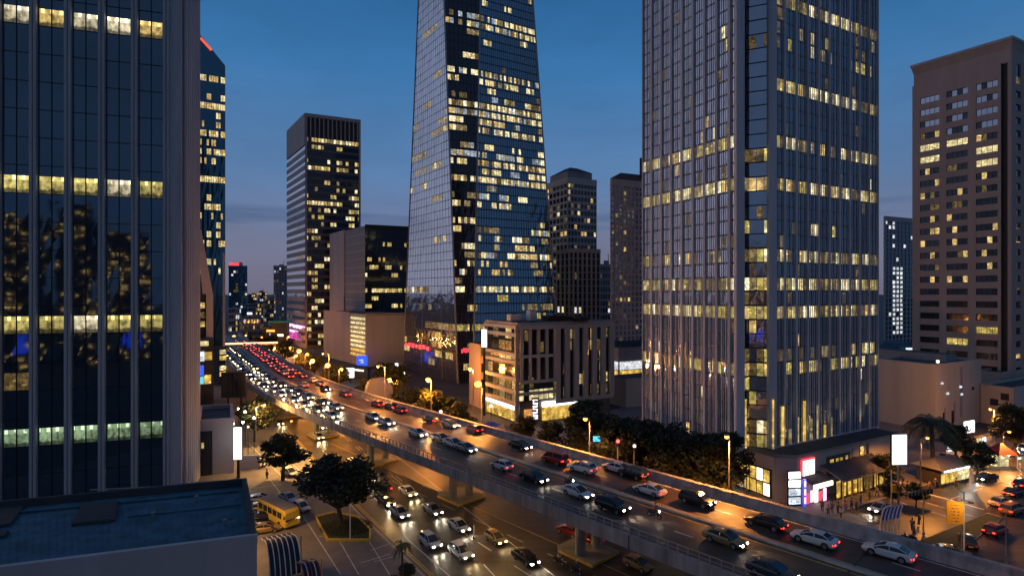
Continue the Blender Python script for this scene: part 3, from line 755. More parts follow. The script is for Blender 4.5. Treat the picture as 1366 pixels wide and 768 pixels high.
for nm, a, b, nc, rows, gm, sd in (('L', Lp, cl1, 26, RL, 'glass_pale', 1), ('R', cr1, Rp, 30, RR, 'glass_blue', 2)):  # paler glass on the left face stands in for mirrored western sky
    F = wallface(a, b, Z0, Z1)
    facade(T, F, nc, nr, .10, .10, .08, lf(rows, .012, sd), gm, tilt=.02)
    q = MB()
    for j in range(nr): F.slab(q, 0, 1, (j - .07) / nr if j else 0, (j + .07) / nr, -.2, .06, 'spandrel')
    T.part('spandrel', q)
    i = 0; u = 0.0; r_ = random.Random(sd + 40)
    for i in range(nc + 1):
        big = (i % 3 == 0); w_ = (.22 if big else .09) / F.w; dp = .32 if big else .08
        q = MB(); u = i / nc; F.slab(q, max(0, u - w_), min(1, u + w_), 0, 1, .0, dp, 'fin'); T.add('fin', q)
        if i < nc:
            q = MB(); um = (i + .5) / nc; F.slab(q, um - .03 / F.w, um + .03 / F.w, 0, 1, 0, .16, 'fin'); T.add('mullion', q)
    q = MB(); F.slab(q, 0, 1, 0, .35 / F.h, 0, .45, 'fin'); T.part('sill', q)
for a, b, nc, sd in ((cl1, nch, 2, 5), (nch, cr1, 3, 6)):
    F = wallface(a, b, Z0, Z1); facade(T, F, nc, nr, .05, .08, .05, lf(RC, .03, sd), 'glass_dark' if sd == 5 else 'glass_pale', tilt=.02)
    q = MB()
    for j in range(nr): q = MB(); F.slab(q, 0, 1, j / nr, (j + .07) / nr, 0, .08, 'dark_metal'); T.add('spandrel', q)
for p_, dd in ((cl1, -dL), (cr1, dR)):
    q = MB(); n_ = Vector((p_.x - nch.x, p_.y - nch.y, 0)).normalized()
    poly = [p_ + Vector((-.62, -.55, 0)), p_ + Vector((.62, -.55, 0)), p_ + Vector((.62, .5, 0)), p_ + Vector((-.62, .5, 0))]
    q.prism([(x.x, x.y) for x in poly], Z0, Z1 + 1, 'fin'); T.add('corner_pier', q)
F = wallface(cr1 + dR * 2, cr1 + dR * 16, Z0 + .3, Z0 + 7)       # glowing bars standing in for uplight on the fins
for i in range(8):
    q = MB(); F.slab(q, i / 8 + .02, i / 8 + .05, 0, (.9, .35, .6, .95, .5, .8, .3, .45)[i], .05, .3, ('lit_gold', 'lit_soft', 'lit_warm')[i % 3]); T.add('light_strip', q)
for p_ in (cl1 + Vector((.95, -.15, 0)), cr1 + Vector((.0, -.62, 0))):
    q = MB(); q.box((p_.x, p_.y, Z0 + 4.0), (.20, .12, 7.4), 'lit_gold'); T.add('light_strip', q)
solid_box(T, (W(1003, 90), Lp * .5 + cl1 * .5 + Vector((0, 3, 0)), Rp * .5 + cr1 * .5 + Vector((0, 3, 0)), K), Z1, Z1 + 4, 'grey_wall', 'plant_room')
T.flush()
def uplight(loc, col, e, tgt, size=R(60), parent=None, blend=.6, name='uplight', rad=.15):
    l = bpy.data.lights.new(name, 'SPOT'); l.energy = e; l.color = col; l.spot_size = size; l.spot_blend = blend; l.shadow_soft_size = rad
    o = bpy.data.objects.new(name, l); COL.objects.link(o); o.location = loc
    o.rotation_euler = (Vector(tgt) - Vector(loc)).to_track_quat('-Z', 'Y').to_euler()
    if parent: o.parent = parent; o.location = Vector(loc) - parent.location
    return o
for k in range(5):
    p_ = cr1 + dR * (3 + 5 * k) + Vector((.48, -.88, 0)) * 1.1
    uplight((p_.x, p_.y, Z0 + .4), (1, .75, .3), 260, (p_.x, p_.y + .7, Z0 + 12), parent=T.root)
for k in range(4):
    p_ = cl1 + dL * (2 + 5.5 * k) + Vector((-.89, -.46, 0)) * 1.1
    uplight((p_.x, p_.y, Z0 + .4), (1, .75, .35), 90, (p_.x + .5, p_.y + .4, Z0 + 12), parent=T.root)

# podium
Pc = W(1062, 82.0); pl_ = reach(Pc, VP(250), 900); pR = reach(Pc, VP(2055), 1196)
Pc2 = W(1034, 82.6)
T = Thing('podium', 'two storey stone podium with shop windows under the ribbed tower', 'building', tuple(Pc))
pk = Vector((pR.x - 14, pR.y + 26, 0))
dirL = VP(290); Pl = Pc2 + dirL * 26
d = MB(); d.prism([(p.x, p.y) for p in (Pl, Pc2, Pc, pR, pk)], 0, 6.9, 'beige_wall', 'roof_dark'); T.part('wall', d)
d = MB(); poly = [Pl, Pc2, Pc, pR, pk]; ce = sum(poly, Vector()) / 5; d.prism([((p + (p - ce).normalized() * .35).x, (p + (p - ce).normalized() * .35).y) for p in poly], 6.9, 7.25, 'grey_wall', 'roof_dark'); T.part('cornice', d)
FL = wallface(Pl, Pc2, 0, 6.9); FR = wallface(Pc, pR, 0, 6.9); FC = wallface(Pc2, Pc, 0, 6.9)
for u0, u1, v0, v1, m, n in ((.74, .97, .08, .66, 'lit_gold', 5), (.50, .62, .10, .66, 'lit_pale', 3), (.30, .42, .12, .66, 'lit_pale', 3), (.10, .22, .12, .6, 'lit_green', 3)):
    q = MB(); FL.slab(q, u0 - .008, u1 + .008, v0 - .02, v1 + .02, 0, .10, 'dark_metal'); o = q.build('shop_window', T)
    for a in range(n):
        for b in range(2):
            q = MB(); w_ = (u1 - u0) / n; h_ = (v1 - v0) / 2
            FL.quad(q, u0 + a * w_ + .003, u0 + (a + 1) * w_ - .003, v0 + b * h_ + .015, v0 + (b + 1) * h_ - .015, .11, m if (a + b) % 4 or m != 'lit_gold' else 'sign_warm'); x = q.build('pane', T); x.parent = o
for u0, u1, v0, v1, m in ((.30, .335, .62, .78, 'lit_gold'), (.355, .385, .62, .78, 'lit_gold'), (.395, .425, .62, .78, 'lit_gold'), (.45, .475, .62, .80, 'lit_warm'), (.36, .41, .45, .53, 'lit_dim'), (.60, .635, .62, .92, 'lit_gold'), (.67, .685, .62, .94, 'glass_dark'), (.66, .74, .33, .52, 'lit_green'), (.78, .86, .33, .55, 'lit_green'), (.53, .55, .55, .7, 'glass_dark')):
    q = MB(); FR.slab(q, u0 - .004, u1 + .004, v0 - .02, v1 + .02, 0, .08, 'dark_metal'); FR.quad(q, u0, u1, v0, v1, .09, m); T.add('window', q)
q = MB(); FR.slab(q, .27, .50, .40, .86, 0, .05, 'stone_dark'); T.part('dark_panel', q)
q = MB(); FL.slab(q, .0, 1, .78, .98, 0, .15, 'pale_wall'); FC.slab(q, 0, 1, .60, .98, 0, .18, 'pale_wall'); T.part('fascia', q)
for k in range(5):
    q = MB(); FR.slab(q, .52 + k * .006, .523 + k * .006, .2, .95, 0, .1, 'grey_metal')
    T.add('drain_pipe', q) if k == 0 else None
T.flush()
# awnings with lit shopfront below
T = Thing('shop', 'row of lit yellow shop windows under a long dark tiled awning', 'shop', tuple(Pc + Vector((4, 2, 0))))
for u0, u1, zt, zb, out in ((.02, .21, 4.1, 3.4, 2.2), (.21, .72, 4.9, 3.5, 3.6)):
    q = MB(); a0, a1 = FR.P(u0, 0), FR.P(u1, 0); n_ = FR.n
    q.hexa([Vector((a0.x, a0.y, zt - .15)) + n_ * .05, Vector((a0.x, a0.y, zb - .15)) + n_ * out, Vector((a1.x, a1.y, zb - .15)) + n_ * out, Vector((a1.x, a1.y, zt - .15)) + n_ * .05][::-1],
           [Vector((a0.x, a0.y, zt)) + n_ * .05, Vector((a0.x, a0.y, zb)) + n_ * out, Vector((a1.x, a1.y, zb)) + n_ * out, Vector((a1.x, a1.y, zt)) + n_ * .05][::-1], 'roof_grey' if u0 > .1 else 'stone_dark')
    o = T.part('awning', q)
    for k in range(int((u1 - u0) * 60)):
        q = MB(); u = u0 + (k + .5) / 60; b0 = FR.P(u, 0); q.tube([Vector((b0.x, b0.y, zt + .03)) + n_ * .1, Vector((b0.x, b0.y, zb + .03)) + n_ * out], .06, 'roof_dark', 5)
        x = q.build('batten', T); x.parent = o
n_ = FR.n
for k in range(9):
    u0 = .24 + k * .053; q = MB(); s_ = FR
    FR.slab(q, u0, u0 + .045, .03, .44, 1.9, 2.0, 'dark_metal'); o = q.build('shop_window', T)
    q = MB(); FR.quad(q, u0 + .004, u0 + .041, .06, .42, 2.02, 'lit_gold' if k not in (5, 6) else 'lit_dim'); x = q.build('pane', T); x.parent = o
for k in range(7):
    q = MB(); a = FR.P(.225 + k * .08, 0, 3.3); q.tube([a, a + Vector((0, 0, 3.5))], .09, 'yellow_frame', 6); T.add('post', q)
q = MB(); FR.slab(q, .235, .72, .0, .03, 1.85, 2.05, 'stone_dark'); FR.slab(q, .235, .72, .44, .5, 1.85, 2.05, 'stone_dark'); T.part('frame', q)
q = MB(); FR.slab(q, .025, .19, .40, .49, 2.2, 2.4, 'sign_warm'); T.part('sign', q)
q = MB(); FR.slab(q, .02, .2, .0, .38, .1, .2, 'stone_dark'); T.part('back_wall', q)
for k, m in enumerate(('sign_red', 'sign_pink', 'sign_white', 'sign_red', 'sign_pink')):
    q = MB(); FR.slab(q, .03 + k * .032, .055 + k * .032, .04 + .02 * (k % 2), .25 + .05 * (k % 3), 1.0 + .1 * k, 1.1 + .1 * k, m); T.add('display', q)
T.flush()
# signs on the podium
q = MB(); F = FR; T = Thing('red_sign', 'glowing white square sign with red halo frame on the podium wall', 'sign', tuple(FR.P(.08, .6)))
FR.slab(q, .035, .150, .55, .93, .1, .3, 'sign_red'); T.part('frame', q)
q = MB(); FR.slab(q, .043, .142, .585, .90, .30, .36, 'sign_redwhite'); T.part('panel', q)
sp_ = Pc + Vector((-.75, -1.0, 0))
T = Thing('sign_totem', 'stack of four glowing white sign boxes at the podium corner', 'sign', tuple(sp_))
q = MB(); q.box(sp_ + Vector((0, .15, 2.6)), (1.95, .25, 5.3), 'dark_metal', R(8)); T.part('frame', q)
rg = random.Random(6); r8 = Matrix.Rotation(R(8), 3, 'Z')
for k in range(4):
    q = MB(); q.box(sp_ + Vector((0, -.05, .95 + k * 1.22)), (1.75, .25, .92), 'sign_white' if k > 1 else 'sign_cool', R(8)); T.add('sign_box', q)
    q = MB()
    for a in range(3 + 2 * (k < 2)): q.box(sp_ + r8 @ Vector((-.6 + a * .25, -.19, 0)) + Vector((0, 0, .80 + k * 1.22 + rg.uniform(-.1, .15))), (.16, .02, rg.uniform(.04, .16)), 'cloth_blue', R(8))
    T.add('writing', q)
T.flush()
T = Thing('neon_column', 'narrow purple lit column beside the stacked sign boxes', 'sign', tuple(Pc + Vector((.7, -.8, 0))))
q = MB(); q.box(Pc + Vector((.75, -.9, 2.0)), (.35, .35, 4.0), 'sign_blue'); T.part('shaft', q)
for k in range(3):
    q = MB(); q.box(Pc + Vector((.75, -1.1, 1.0 + k * 1.2)), (.25, .06, .9), 'sign_pink'); T.add('lamp_panel', q)
T.flush()
b_ = W(1199, 80.5); T = Thing('billboard', 'large blank glowing white upright billboard beside the podium', 'billboard', tuple(b_))
q = MB(); q.box((b_.x, b_.y, ZZ(599, 80.5)), (2.15, .35, 4.2), 'sign_white', R(5)); T.part('panel', q)
q = MB(); q.box((b_.x, b_.y + .06, ZZ(599, 80.5)), (2.35, .3, 4.4), 'dark_metal', R(5)); T.part('frame', q)
q = MB(); q.tube([b_ + Vector((0, .1, 0)), b_ + Vector((0, .1, ZZ(621, 80.5)))], .14, 'grey_metal', 8); T.part('post', q)

# --- hotel block with vertical fins ------------------------------------
A = W(692, 132); fp = footprint(692, 132, 230, 650, 2100, 816); A, Lp, Rp, K = fp; HH = ZZ(430, 133)
T = Thing('mid_rise_building', 'seven storey pale building with tall vertical fins and curved balcony bands', 'building', tuple(A))
solid_box(T, fp, 0, HH - .6, 'stone_dark', 'core', inset=.5)
q = MB(); ce = (Lp + Rp) / 2
q.prism([((p + (p - ce).normalized() * .5).x, (p + (p - ce).normalized() * .5).y) for p in (Lp, A, Rp, K)], HH - .6, HH, 'beige_wall', 'roof_dark'); T.part('roof', q)
FR2 = wallface(A, Rp, 0, HH - .6); FL2 = wallface(Lp, A, 0, HH - .6)
rh = random.Random(4); q = MB()
for k in range(7):
    u = .385 + k * .1; FR2.slab(q, u - .025, u + .025, .20, 1, 0, .8, 'beige_wall')
FR2.slab(q, 0, 1, .955, 1, 0, .75, 'beige_wall'); FR2.slab(q, .36, 1, .17, .215, 0, .7, 'beige_wall')
for k in range(5):
    u = .02 + k * .085; FR2.slab(q, u - .013, u + .013, .42, .96, 0, .6, 'beige_wall')
for v in (.42, .68, .30): FR2.slab(q, 0, .37, v - .015, v + .015, 0, .65, 'beige_wall')
for v in (.98, .90, .70, .62, .45, .32, .20): FL2.slab(q, -.02, 1.02, v - .018, v + .018, 0, 1.0, 'beige_wall')
for u in (0, .97): FL2.slab(q, u, u + .03, 0, .98, 0, .9, 'beige_wall')
T.part('wall', q)
def lith(i, j):
    x = rh.random(); return 'lit_warm' if x < .05 else ('lit_soft' if x < .08 else ('lit_dim' if x < .22 else None))
facade(T, FR2, 20, 6, .06, .08, .06, lambda i, j: ('lit_pale' if j == 0 and i < 7 and rh.random() < .8 else lith(i, j)), 'glass_dark', v0=.22, v1=.95)
facade(T, FL2, 5, 6, .05, .10, .10, lambda i, j: (rh.choice(['lit_soft', 'lit_dim', 'lit_warm', None, None, 'lit_dim'])), 'glass_dark', v0=.2, v1=.97)
for F, u0, u1, v0, v1, m in ((FL2, .0, .95, .135, .165, 'sign_white'), (FR2, .23, .60, .150, .20, 'sign_white'), (FL2, .05, .9, .02, .12, 'lit_gold'), (FR2, .23, .62, .01, .145, 'lit_gold'), (FR2, .05, .17, .02, .14, 'lit_orange')):
    q = MB(); F.slab(q, u0, u1, v0, v1, .1, .6, m); T.add('lit_sign_band' if m == 'sign_white' else 'shop_window', q)
T.flush()
for dx, dy, sx, sy, sz, m, nm, lb in ((-1, 5, 3.2, 2, 1.8, 'white_metal', 'air_conditioner', 'white boxy cooling unit on the left of the finned building roof'), (3.2, 5, 2.0, 2, 2.6, 'white_metal', 'water_tank', 'taller white tank beside the cooling unit on the finned building roof'),
                                  (9, 6, 6, 3, 1.5, 'dark_metal', 'roof_plant', 'low dark machinery block in the middle of the finned building roof'), (15, 8, 5, 3, 1.2, 'dark_metal', 'roof_plant', 'low dark machinery block on the right part of the finned roof')):
    c = A + Vector((dx, dy, HH)); T = Thing(nm, lb, 'roof unit', tuple(c)); q = MB(); q.box(c + Vector((0, 0, sz / 2 + .15)), (sx, sy, sz - .3), m, R(28)); T.part('casing', q, bevel=.08)
    q = MB(); q.tube([c + Vector((0, 0, sz)), c + Vector((0, 0, sz + .25))], .5, 'dark_metal', 12); T.part('fan', q)
    q = MB(); q.box(c + Vector((0, 0, .08)), (sx * .9, sy * .9, .16), 'dark_metal', R(28)); T.part('base', q)
# vertical sign on post
b_ = W(714, 128); T = Thing('vertical_sign', 'tall narrow lit sign with white characters before the finned building', 'sign', tuple(b_))
zt, zb = ZZ(531, 128), ZZ(560, 128)
q = MB(); q.box((b_.x, b_.y, (zt + zb) / 2), (1.5, .3, zt - zb + .4), 'stone_dark'); T.part('board', q)
for k in range(7):
    q = MB(); z = zt - .35 - k * .70; q.box((b_.x, b_.y - .2, z), (1.15, .08, .12), 'sign_white'); q.box((b_.x - .4 + .8 * (k % 2), b_.y - .2, z - .22), (.2, .08, .36), 'sign_white')
    if k % 3: q.box((b_.x, b_.y - .2, z - .24), (.8, .08, .1), 'sign_white')
    T.add('character', q)
q = MB(); q.tube([b_, b_ + Vector((0, 0, zb))], .16, 'grey_metal', 8); T.part('post', q); T.flush()
b_ = W(646, 136); T = Thing('billboard', 'narrow upright white glowing sign at the left edge of the finned building', 'sign', tuple(b_))
q = MB(); q.box((b_.x, b_.y, ZZ(451, 136)), (1.2, .3, 4.2), 'sign_white'); T.part('panel', q)
q = MB(); q.box((b_.x, b_.y + .22, ZZ(451, 136) / 2 + 1.5), (.5, .2, ZZ(451, 136) + 1), 'dark_metal'); T.part('mast', q)
# brown neighbour wall between the central tower and the finned building
fp = footprint(640, 150, 250, 626, 2100, 668)
T = Thing('brown_building', 'narrow brown block left of the finned building, lit orange by a lamp', 'building', tuple(fp[0])); solid_box(T, fp, 0, 17, 'brown_wall')
F = wallface(fp[0], fp[2], 0, 17); facade(T, F, 3, 4, .2, .25, .2, lambda i, j: 'lit_dim' if (i + j) % 3 == 0 else None, 'glass_dark', each=True); T.flush()

# --- tall slab far left of centre ---------------------------------------
fp = footprint(407, 310, 168, 383, 2300, 481); A, Lp, Rp, K = fp; HS = ZZ(151, 310)
T = Thing('slab_tower', 'tall brown slab tower with pale striped side and dark crown band', 'tower', tuple(A))
solid_box(T, fp, 0, HS - .5, 'dark_wall', 'core', inset=.4)
F = wallface(Lp, A, 0, HS); q = MB(); nr = 26
for j in range(nr): F.slab(q, 0, 1, j / nr * .86, (j + .55) / nr * .86, -.5, .25, 'lilac_wall')
F.slab(q, 0, 1, .865, 1, -.5, .3, 'lilac_wall'); T.part('striped_wall', q)
facade(T, F, 10, nr, 0, .55, 0, hashlit(.02, ['lit_dim'], 3), 'glass_lilac', v1=.86)
F = wallface(A, Rp, 0, HS); q = MB()
for j in range(nr + 4): F.slab(q, 0, 1, j / (nr + 4) * .90, (j + .35) / (nr + 4) * .90, -.4, .2, 'stone_dark')
F.slab(q, 0, 1, .985, 1, -.5, .6, 'lilac_wall')
for i in range(13): F.slab(q, i / 13 + .01, i / 13 + .03, .90, .985, -.3, .5, 'lilac_wall')
for u in (0, .965): F.slab(q, u, u + .035, 0, 1, -.3, .5, 'lilac_wall')
T.part('wall', q)
ro = {int(round((ZZ(py, 312) / HS / .90) * (nr + 4) - .5)): p_ for py, p_ in ((184, .95), (190, .8), (212, .6), (222, .5), (229, .8), (250, .15), (264, .4), (272, .35), (279, .6), (292, .5), (305, .5), (320, .5), (333, .3), (350, .6), (360, .65), (384, .35), (410, .3), (430, .3), (445, .55), (456, .6))}
facade(T, F, 18, nr + 4, .08, .40, .05, hashlit(.20, ['lit_warm', 'lit_pale', 'lit_yellow', 'lit_soft', 'lit_cream'], 9, ro, 2), 'glass_dark', v1=.90, tilt=.02)
FLs = wallface(Lp, A, 0, HS)
q = MB(); zz = .5 * 8
F3 = wallface(Lp, A, 3.0, 9.5)
for k in range(4): q2 = MB(); F3.slab(q2, .02, .9 - k * .12, .1 + k * .2, .22 + k * .2, .8, 1.2, 'sign_magenta' if k < 3 else 'sign_pink'); T.add('neon_band', q2)
q = MB(); F3 = wallface(Lp, A, 10, 12)
for k in range(12):
    if k != 4: F3.slab(q, .05 + k * .075, .10 + k * .075, .1 + .2 * (k % 2), .9, .8, 1.2, 'sign_pink')
T.part('sign', q); T.flush()

# --- block with pale wall and dark glass -----------------------------------
fp = footprint(487, 262, 168, 441, 2300, 545); A, Lp, Rp, K = fp; HB = ZZ(301, 262)
T = Thing('office_block', 'boxy office block with pale wall on its left and black glass on its right', 'building', tuple(A))
solid_box(T, fp, 0, HB, 'dark_wall', 'core', inset=.2)
F = wallface(Lp, A, 0, HB); q = MB(); F.slab(q, 0, .45, 0, 1.01, -.5, .5, 'pale_wall'); T.part('pale_wall', q)
q = MB(); F.slab(q, .47, 1, 0, 1, -.5, .1, 'grey_wall')
for j in range(16): F.slab(q, .47, 1, j / 16, j / 16 + .006, .1, .2, 'stone')
T.part('grey_wall', q)
F = wallface(A, Rp, 0, HB); ro = {int((ZZ(py, 265)) / HB * 17): p_ for py, p_ in ((325, .30), (346, .45), (357, .65), (368, .3), (391, .8), (413, .4), (405, .2))}
facade(T, F, 20, 17, .04, .45, .05, hashlit(.01, ['lit_pale', 'lit_warm', 'lit_yellow'], 12, ro, 3), 'glass_dark', tilt=.02)
q = MB(); F.slab(q, 0, 1, .985, 1.01, -.2, .3, 'dark_metal'); T.part('coping', q); rooftop(T, fp, HB, 1.6, 'roof_blue', .5); T.flush()

# --- beige box building with lit louvres -------------------------------
fp = footprint(488, 232, 100, 433, 2300, 540); A, Lp, Rp, K = fp; HB = ZZ(419, 232)
T = Thing('windowless_building', 'low boxy windowless building with glowing yellow louvres at its corner', 'building', tuple(A))
solid_box(T, fp, 0, HB, 'beige_wall', 'wall')
q = MB()
F = wallface(Lp, A, 0, HB); F.slab(q, 0, .66, .12, 1.02, 0, .5, 'pale_wall'); T.part('front_panel', q)
for k in range(9):
    q = MB(); F.slab(q, .68, .99, .18 + k * .088, .225 + k * .088, .05, .3, 'lit_gold' if k < 2 else 'lit_pale'); T.add('lit_louvre', q)
q = MB(); F = wallface(A, Rp, 0, HB); F.slab(q, 0, 1, .97, 1.02, 0, .25, 'grey_wall'); T.part('coping', q)
T.flush()
b_ = W(483, 226); T = Thing('screen', 'bright blue lit screen at the foot of the yellow louvres', 'screen', tuple(b_)); q = MB(); q.box((b_.x, b_.y, ZZ(481, 226)), (4.2, .4, 4.2), 'sign_blue', R(20)); T.part('panel', q)
q = MB(); q.box((b_.x - .3, b_.y - .3, ZZ(480, 226)), (1.6, .2, .5), 'sign_cool', R(20)); q.box((b_.x + .1, b_.y - .3, ZZ(483, 226)), (1.2, .2, .4), 'sign_cool', R(20)); T.part('picture', q)
q = MB(); q.box((b_.x, b_.y + .3, ZZ(483, 226) / 2), (.6, .3, ZZ(483, 226)), 'dark_metal'); T.part('post', q)
b_ = W(467, 190); T = Thing('billboard', 'small white glowing billboard below the blue screen', 'billboard', tuple(b_)); q = MB(); q.box((b_.x, b_.y, ZZ(497, 190)), (2.6, .3, 3.2), 'sign_white'); T.part('panel', q); q = MB(); q.tube([b_ + Vector((0, .3, 0)), b_ + Vector((0, .3, 4))], .2, 'dark_metal'); T.part('post', q)
b_ = W(476, 200); T = Thing('shop_canopy', 'dark flat canopy with a white light strip below the blue screen', 'canopy', tuple(b_)); q = MB(); q.box((b_.x, b_.y, ZZ(489, 200)), (14, 4, .5), 'dark_wall', R(-35)); T.part('roof', q); q = MB(); q.box((b_.x + 1, b_.y - 2.6, ZZ(492, 200)), (6, .3, .5), 'sign_warm', R(-35)); T.part('light_strip', q)
q = MB(); q.box((b_.x, b_.y + 1, ZZ(489, 200) / 2), (12, 1, ZZ(489, 200) - .5), 'dark_wall', R(-35)); T.part('wall', q)
# rounded disc kiosk
b_ = W(503, 148); T = Thing('arch_kiosk', 'grey rounded arch shaped kiosk with an orange lit edge beside the elevated road', 'kiosk', tuple(b_))
rad = 24 * 148 / 750 * 1.0; zc = ZZ(522, 148)
def arch(mb, r, z0, y0, y1, m, cx=0.0):
    pts = [(-r, 0)] + [(r * math.cos(a), zc - z0 + r * math.sin(a)) for a in [math.pi - math.pi * k / 16 for k in range(17)]] + [(r, 0)]
    rz = Matrix.Rotation(R(-25), 3, 'Z'); k = len(mb.v)
    for y in (y0, y1):
        for x, z in pts: mb.v.append(b_ + rz @ Vector((x + cx, y, 0)) + Vector((0, 0, z0 + z)))
    n = len(pts); i_ = mb.mi(m)
    mb.f.append(tuple(k + a for a in range(n))); mb.m.append(i_); mb.f.append(tuple(k + n + a for a in reversed(range(n)))); mb.m.append(i_)
    for a in range(n):
        c = (a + 1) % n; mb.f.append((k + a, k + n + a, k + n + c, k + c)); mb.m.append(i_)
q = MB(); arch(q, rad * .75, 0, 0, 1.6, 'pale_wall', .3); T.part('shell', q)
q = MB(); arch(q, rad * .75, .02, -.2, -.05, 'lit_orange', -.35); T.part('lit_edge', q)
q = MB(); arch(q, rad * .745, .03, -.8, -.22, 'pale_wall', .9); T.part('front_shell', q)

# --- towers behind, centre right -----------------------------------------
def grid_tower(name, label, px, dist, vl, pl, vr, pr, ztop, wm, ncL, ncR, nr, litp, mats, gm='glass_dark', side=.22, low=.35, seed=1, top=None, pier=.25, cat='tower', rows={}):
    fp = footprint(px, dist, vl, pl, vr, pr); A, Lp, Rp, K = fp
    t_ = (Lp - A).length
    if t_ < 10 or t_ > 45 or (Lp - A).y < 0:
        Lp = A + Vector((A.x, A.y, 0)).normalized() * 16; K = Lp + Rp - A; fp = (A, Lp, Rp, K)
    T = Thing(name, label, cat, tuple(A)); dl_, dr_ = (Lp - A).normalized() * .8, (Rp - A).normalized() * .8
    solid_box(T, (A + dl_ + dr_, Lp - dl_ + dr_, Rp + dl_ - dr_, K - dl_ - dr_), 0, ztop - .3, 'dark_wall', 'core')
    for nm, a, b, nc in (('l', Lp, A, ncL), ('r', A, Rp, ncR)):
        if (b - a).length < .5: continue
        F = wallface(a, b, 0, ztop)
        facade(T, F, nc, nr, side * .6, low * .7, .04, hashlit(litp, mats, seed + len(nm), rows, 1), gm, tilt=.02, v1=.97, d=-.25)
        q = MB()
        for j in range(nr): F.slab(q, 0, 1, .97 * j / nr, .97 * (j + low) / nr, -.5, -.03, wm)
        F.slab(q, 0, 1, .965, 1, -.5, .15, wm)
        for i in range(nc + 1):
            F.slab(q, max(0, (i - side / 2) / nc), min(1, (i + side / 2) / nc), 0, .966, -.5, 0.0, wm)
        T.part('wall', q)
    F = wallface(Rp, K, 0, ztop); q = MB(); F.slab(q, 0, 1, 0, 1, -.4, 0, wm); F = wallface(K, Lp, 0, ztop); F.slab(q, 0, 1, 0, 1, -.4, 0, wm); T.part('rear_wall', q)
    if cat != 'tower' or dist > 400:
        rooftop(T, fp, ztop, 1.2 + (seed % 3), 'grey_wall', .3 + .1 * (seed % 3))
        q = MB(); c_ = (Lp + Rp) / 2 + (Rp - A) * .15; q.tube([(c_.x, c_.y, ztop), (c_.x, c_.y, ztop + 4 + seed % 5)], .18, 'dark_metal', 5); T.part('antenna', q)
    T.flush(); return T, fp
def hip(T, fp, z, h, m='roof_red', over=.3, k=.15):
    A, Lp, Rp, K = fp; c = (Lp + Rp) / 2; lo = [p + (p - c).normalized() * over for p in (Lp, A, Rp, K)]; hi = [c + (p - c) * k for p in (Lp, A, Rp, K)]
    q = MB(); q.hexa([Vector((p.x, p.y, z)) for p in lo], [Vector((p.x, p.y, z + h)) for p in hi], m); T.part('roof', q)
z_ = ZZ(236, 250)
T, fp = grid_tower('apartment_tower', 'dark apartment tower with stepped peaked top right behind the central skyscraper', 757, 250, 300, 728, 2100, 796, z_, 'pale_wall', 6, 9, 26, .22, ['lit_warm', 'lit_pale', 'lit_soft', 'lit_dim'], seed=31)
fp2 = [fp[0] + (q_ - fp[0]) * 1.0 for q_ in fp]; ce = (fp[1] + fp[2]) / 2; fps = [ce + (p - ce) * .82 for p in fp]
solid_box(T, fps, z_, z_ + 3.2, 'grey_wall', 'penthouse'); hip(T, fps, z_ + 3.2, 3.0, 'roof_dark', .3, .3)
z_ = ZZ(331, 225)
T, fp = grid_tower('ribbed_block', 'lower pale ribbed block in front of the peaked apartment tower', 765, 225, 300, 742, 2100, 801, z_, 'pale_wall', 4, 6, 17, .28, ['lit_pale', 'lit_white', 'lit_dim', 'lit_soft'], seed=33, side=.42, low=.12)
z_ = ZZ(238, 205)
T, fp = grid_tower('apartment_tower', 'brown apartment tower with low hipped roof left of the ribbed tower', 815, 205, 250, 812, 2300, 873, z_, 'tan_wall', 1, 11, 34, .10, ['lit_dim', 'lit_soft', 'lit_warm'], seed=35, side=.34, low=.30, gm='glass_pale', rows={13: .6})
ce = (fp[1] + fp[2]) / 2; hip(T, fp, z_, 3.2, 'roof_red', .4, .55)
q = MB(); c = W(856, 212); q.tube([(c.x, c.y, z_ + 2), (c.x, c.y, z_ + 9)], .8, 'roof_dark', 6); T.part('chimney', q)
T, fp = grid_tower('distant_block', 'small dark block in the gap between the ribbed block and the brown tower', 800, 300, 300, 796, 2300, 818, ZZ(352, 300), 'grey_wall', 2, 5, 12, .1, ['lit_white', 'lit_dim'], seed=37, cat='building')
z_ = ZZ(288, 260)
T, fp = grid_tower('gridded_tower', 'pale gridded tower with columns of white lit windows beyond the ribbed tower', 1180, 260, 285, 1172, 2300, 1219, z_, 'pale_wall', 2, 8, 30, .10, ['lit_white'], seed=39, side=.30, low=.22, gm='glass_teal')
# extra rows of lit windows, two columns as in the photograph
F = wallface(fp[0], fp[2], 0, z_)
for i in (2, 3, 4):
    for j in range(5, 20):
        if (i * 7 + j * 5) % 11 == 0: continue
        q = MB(); F.quad(q, (i + .22) / 8, (i + .82) / 8, .97 * (j + .3) / 30, .97 * (j + .9) / 30, .03, 'lit_white'); T.add('lit_window', q)
T.flush()

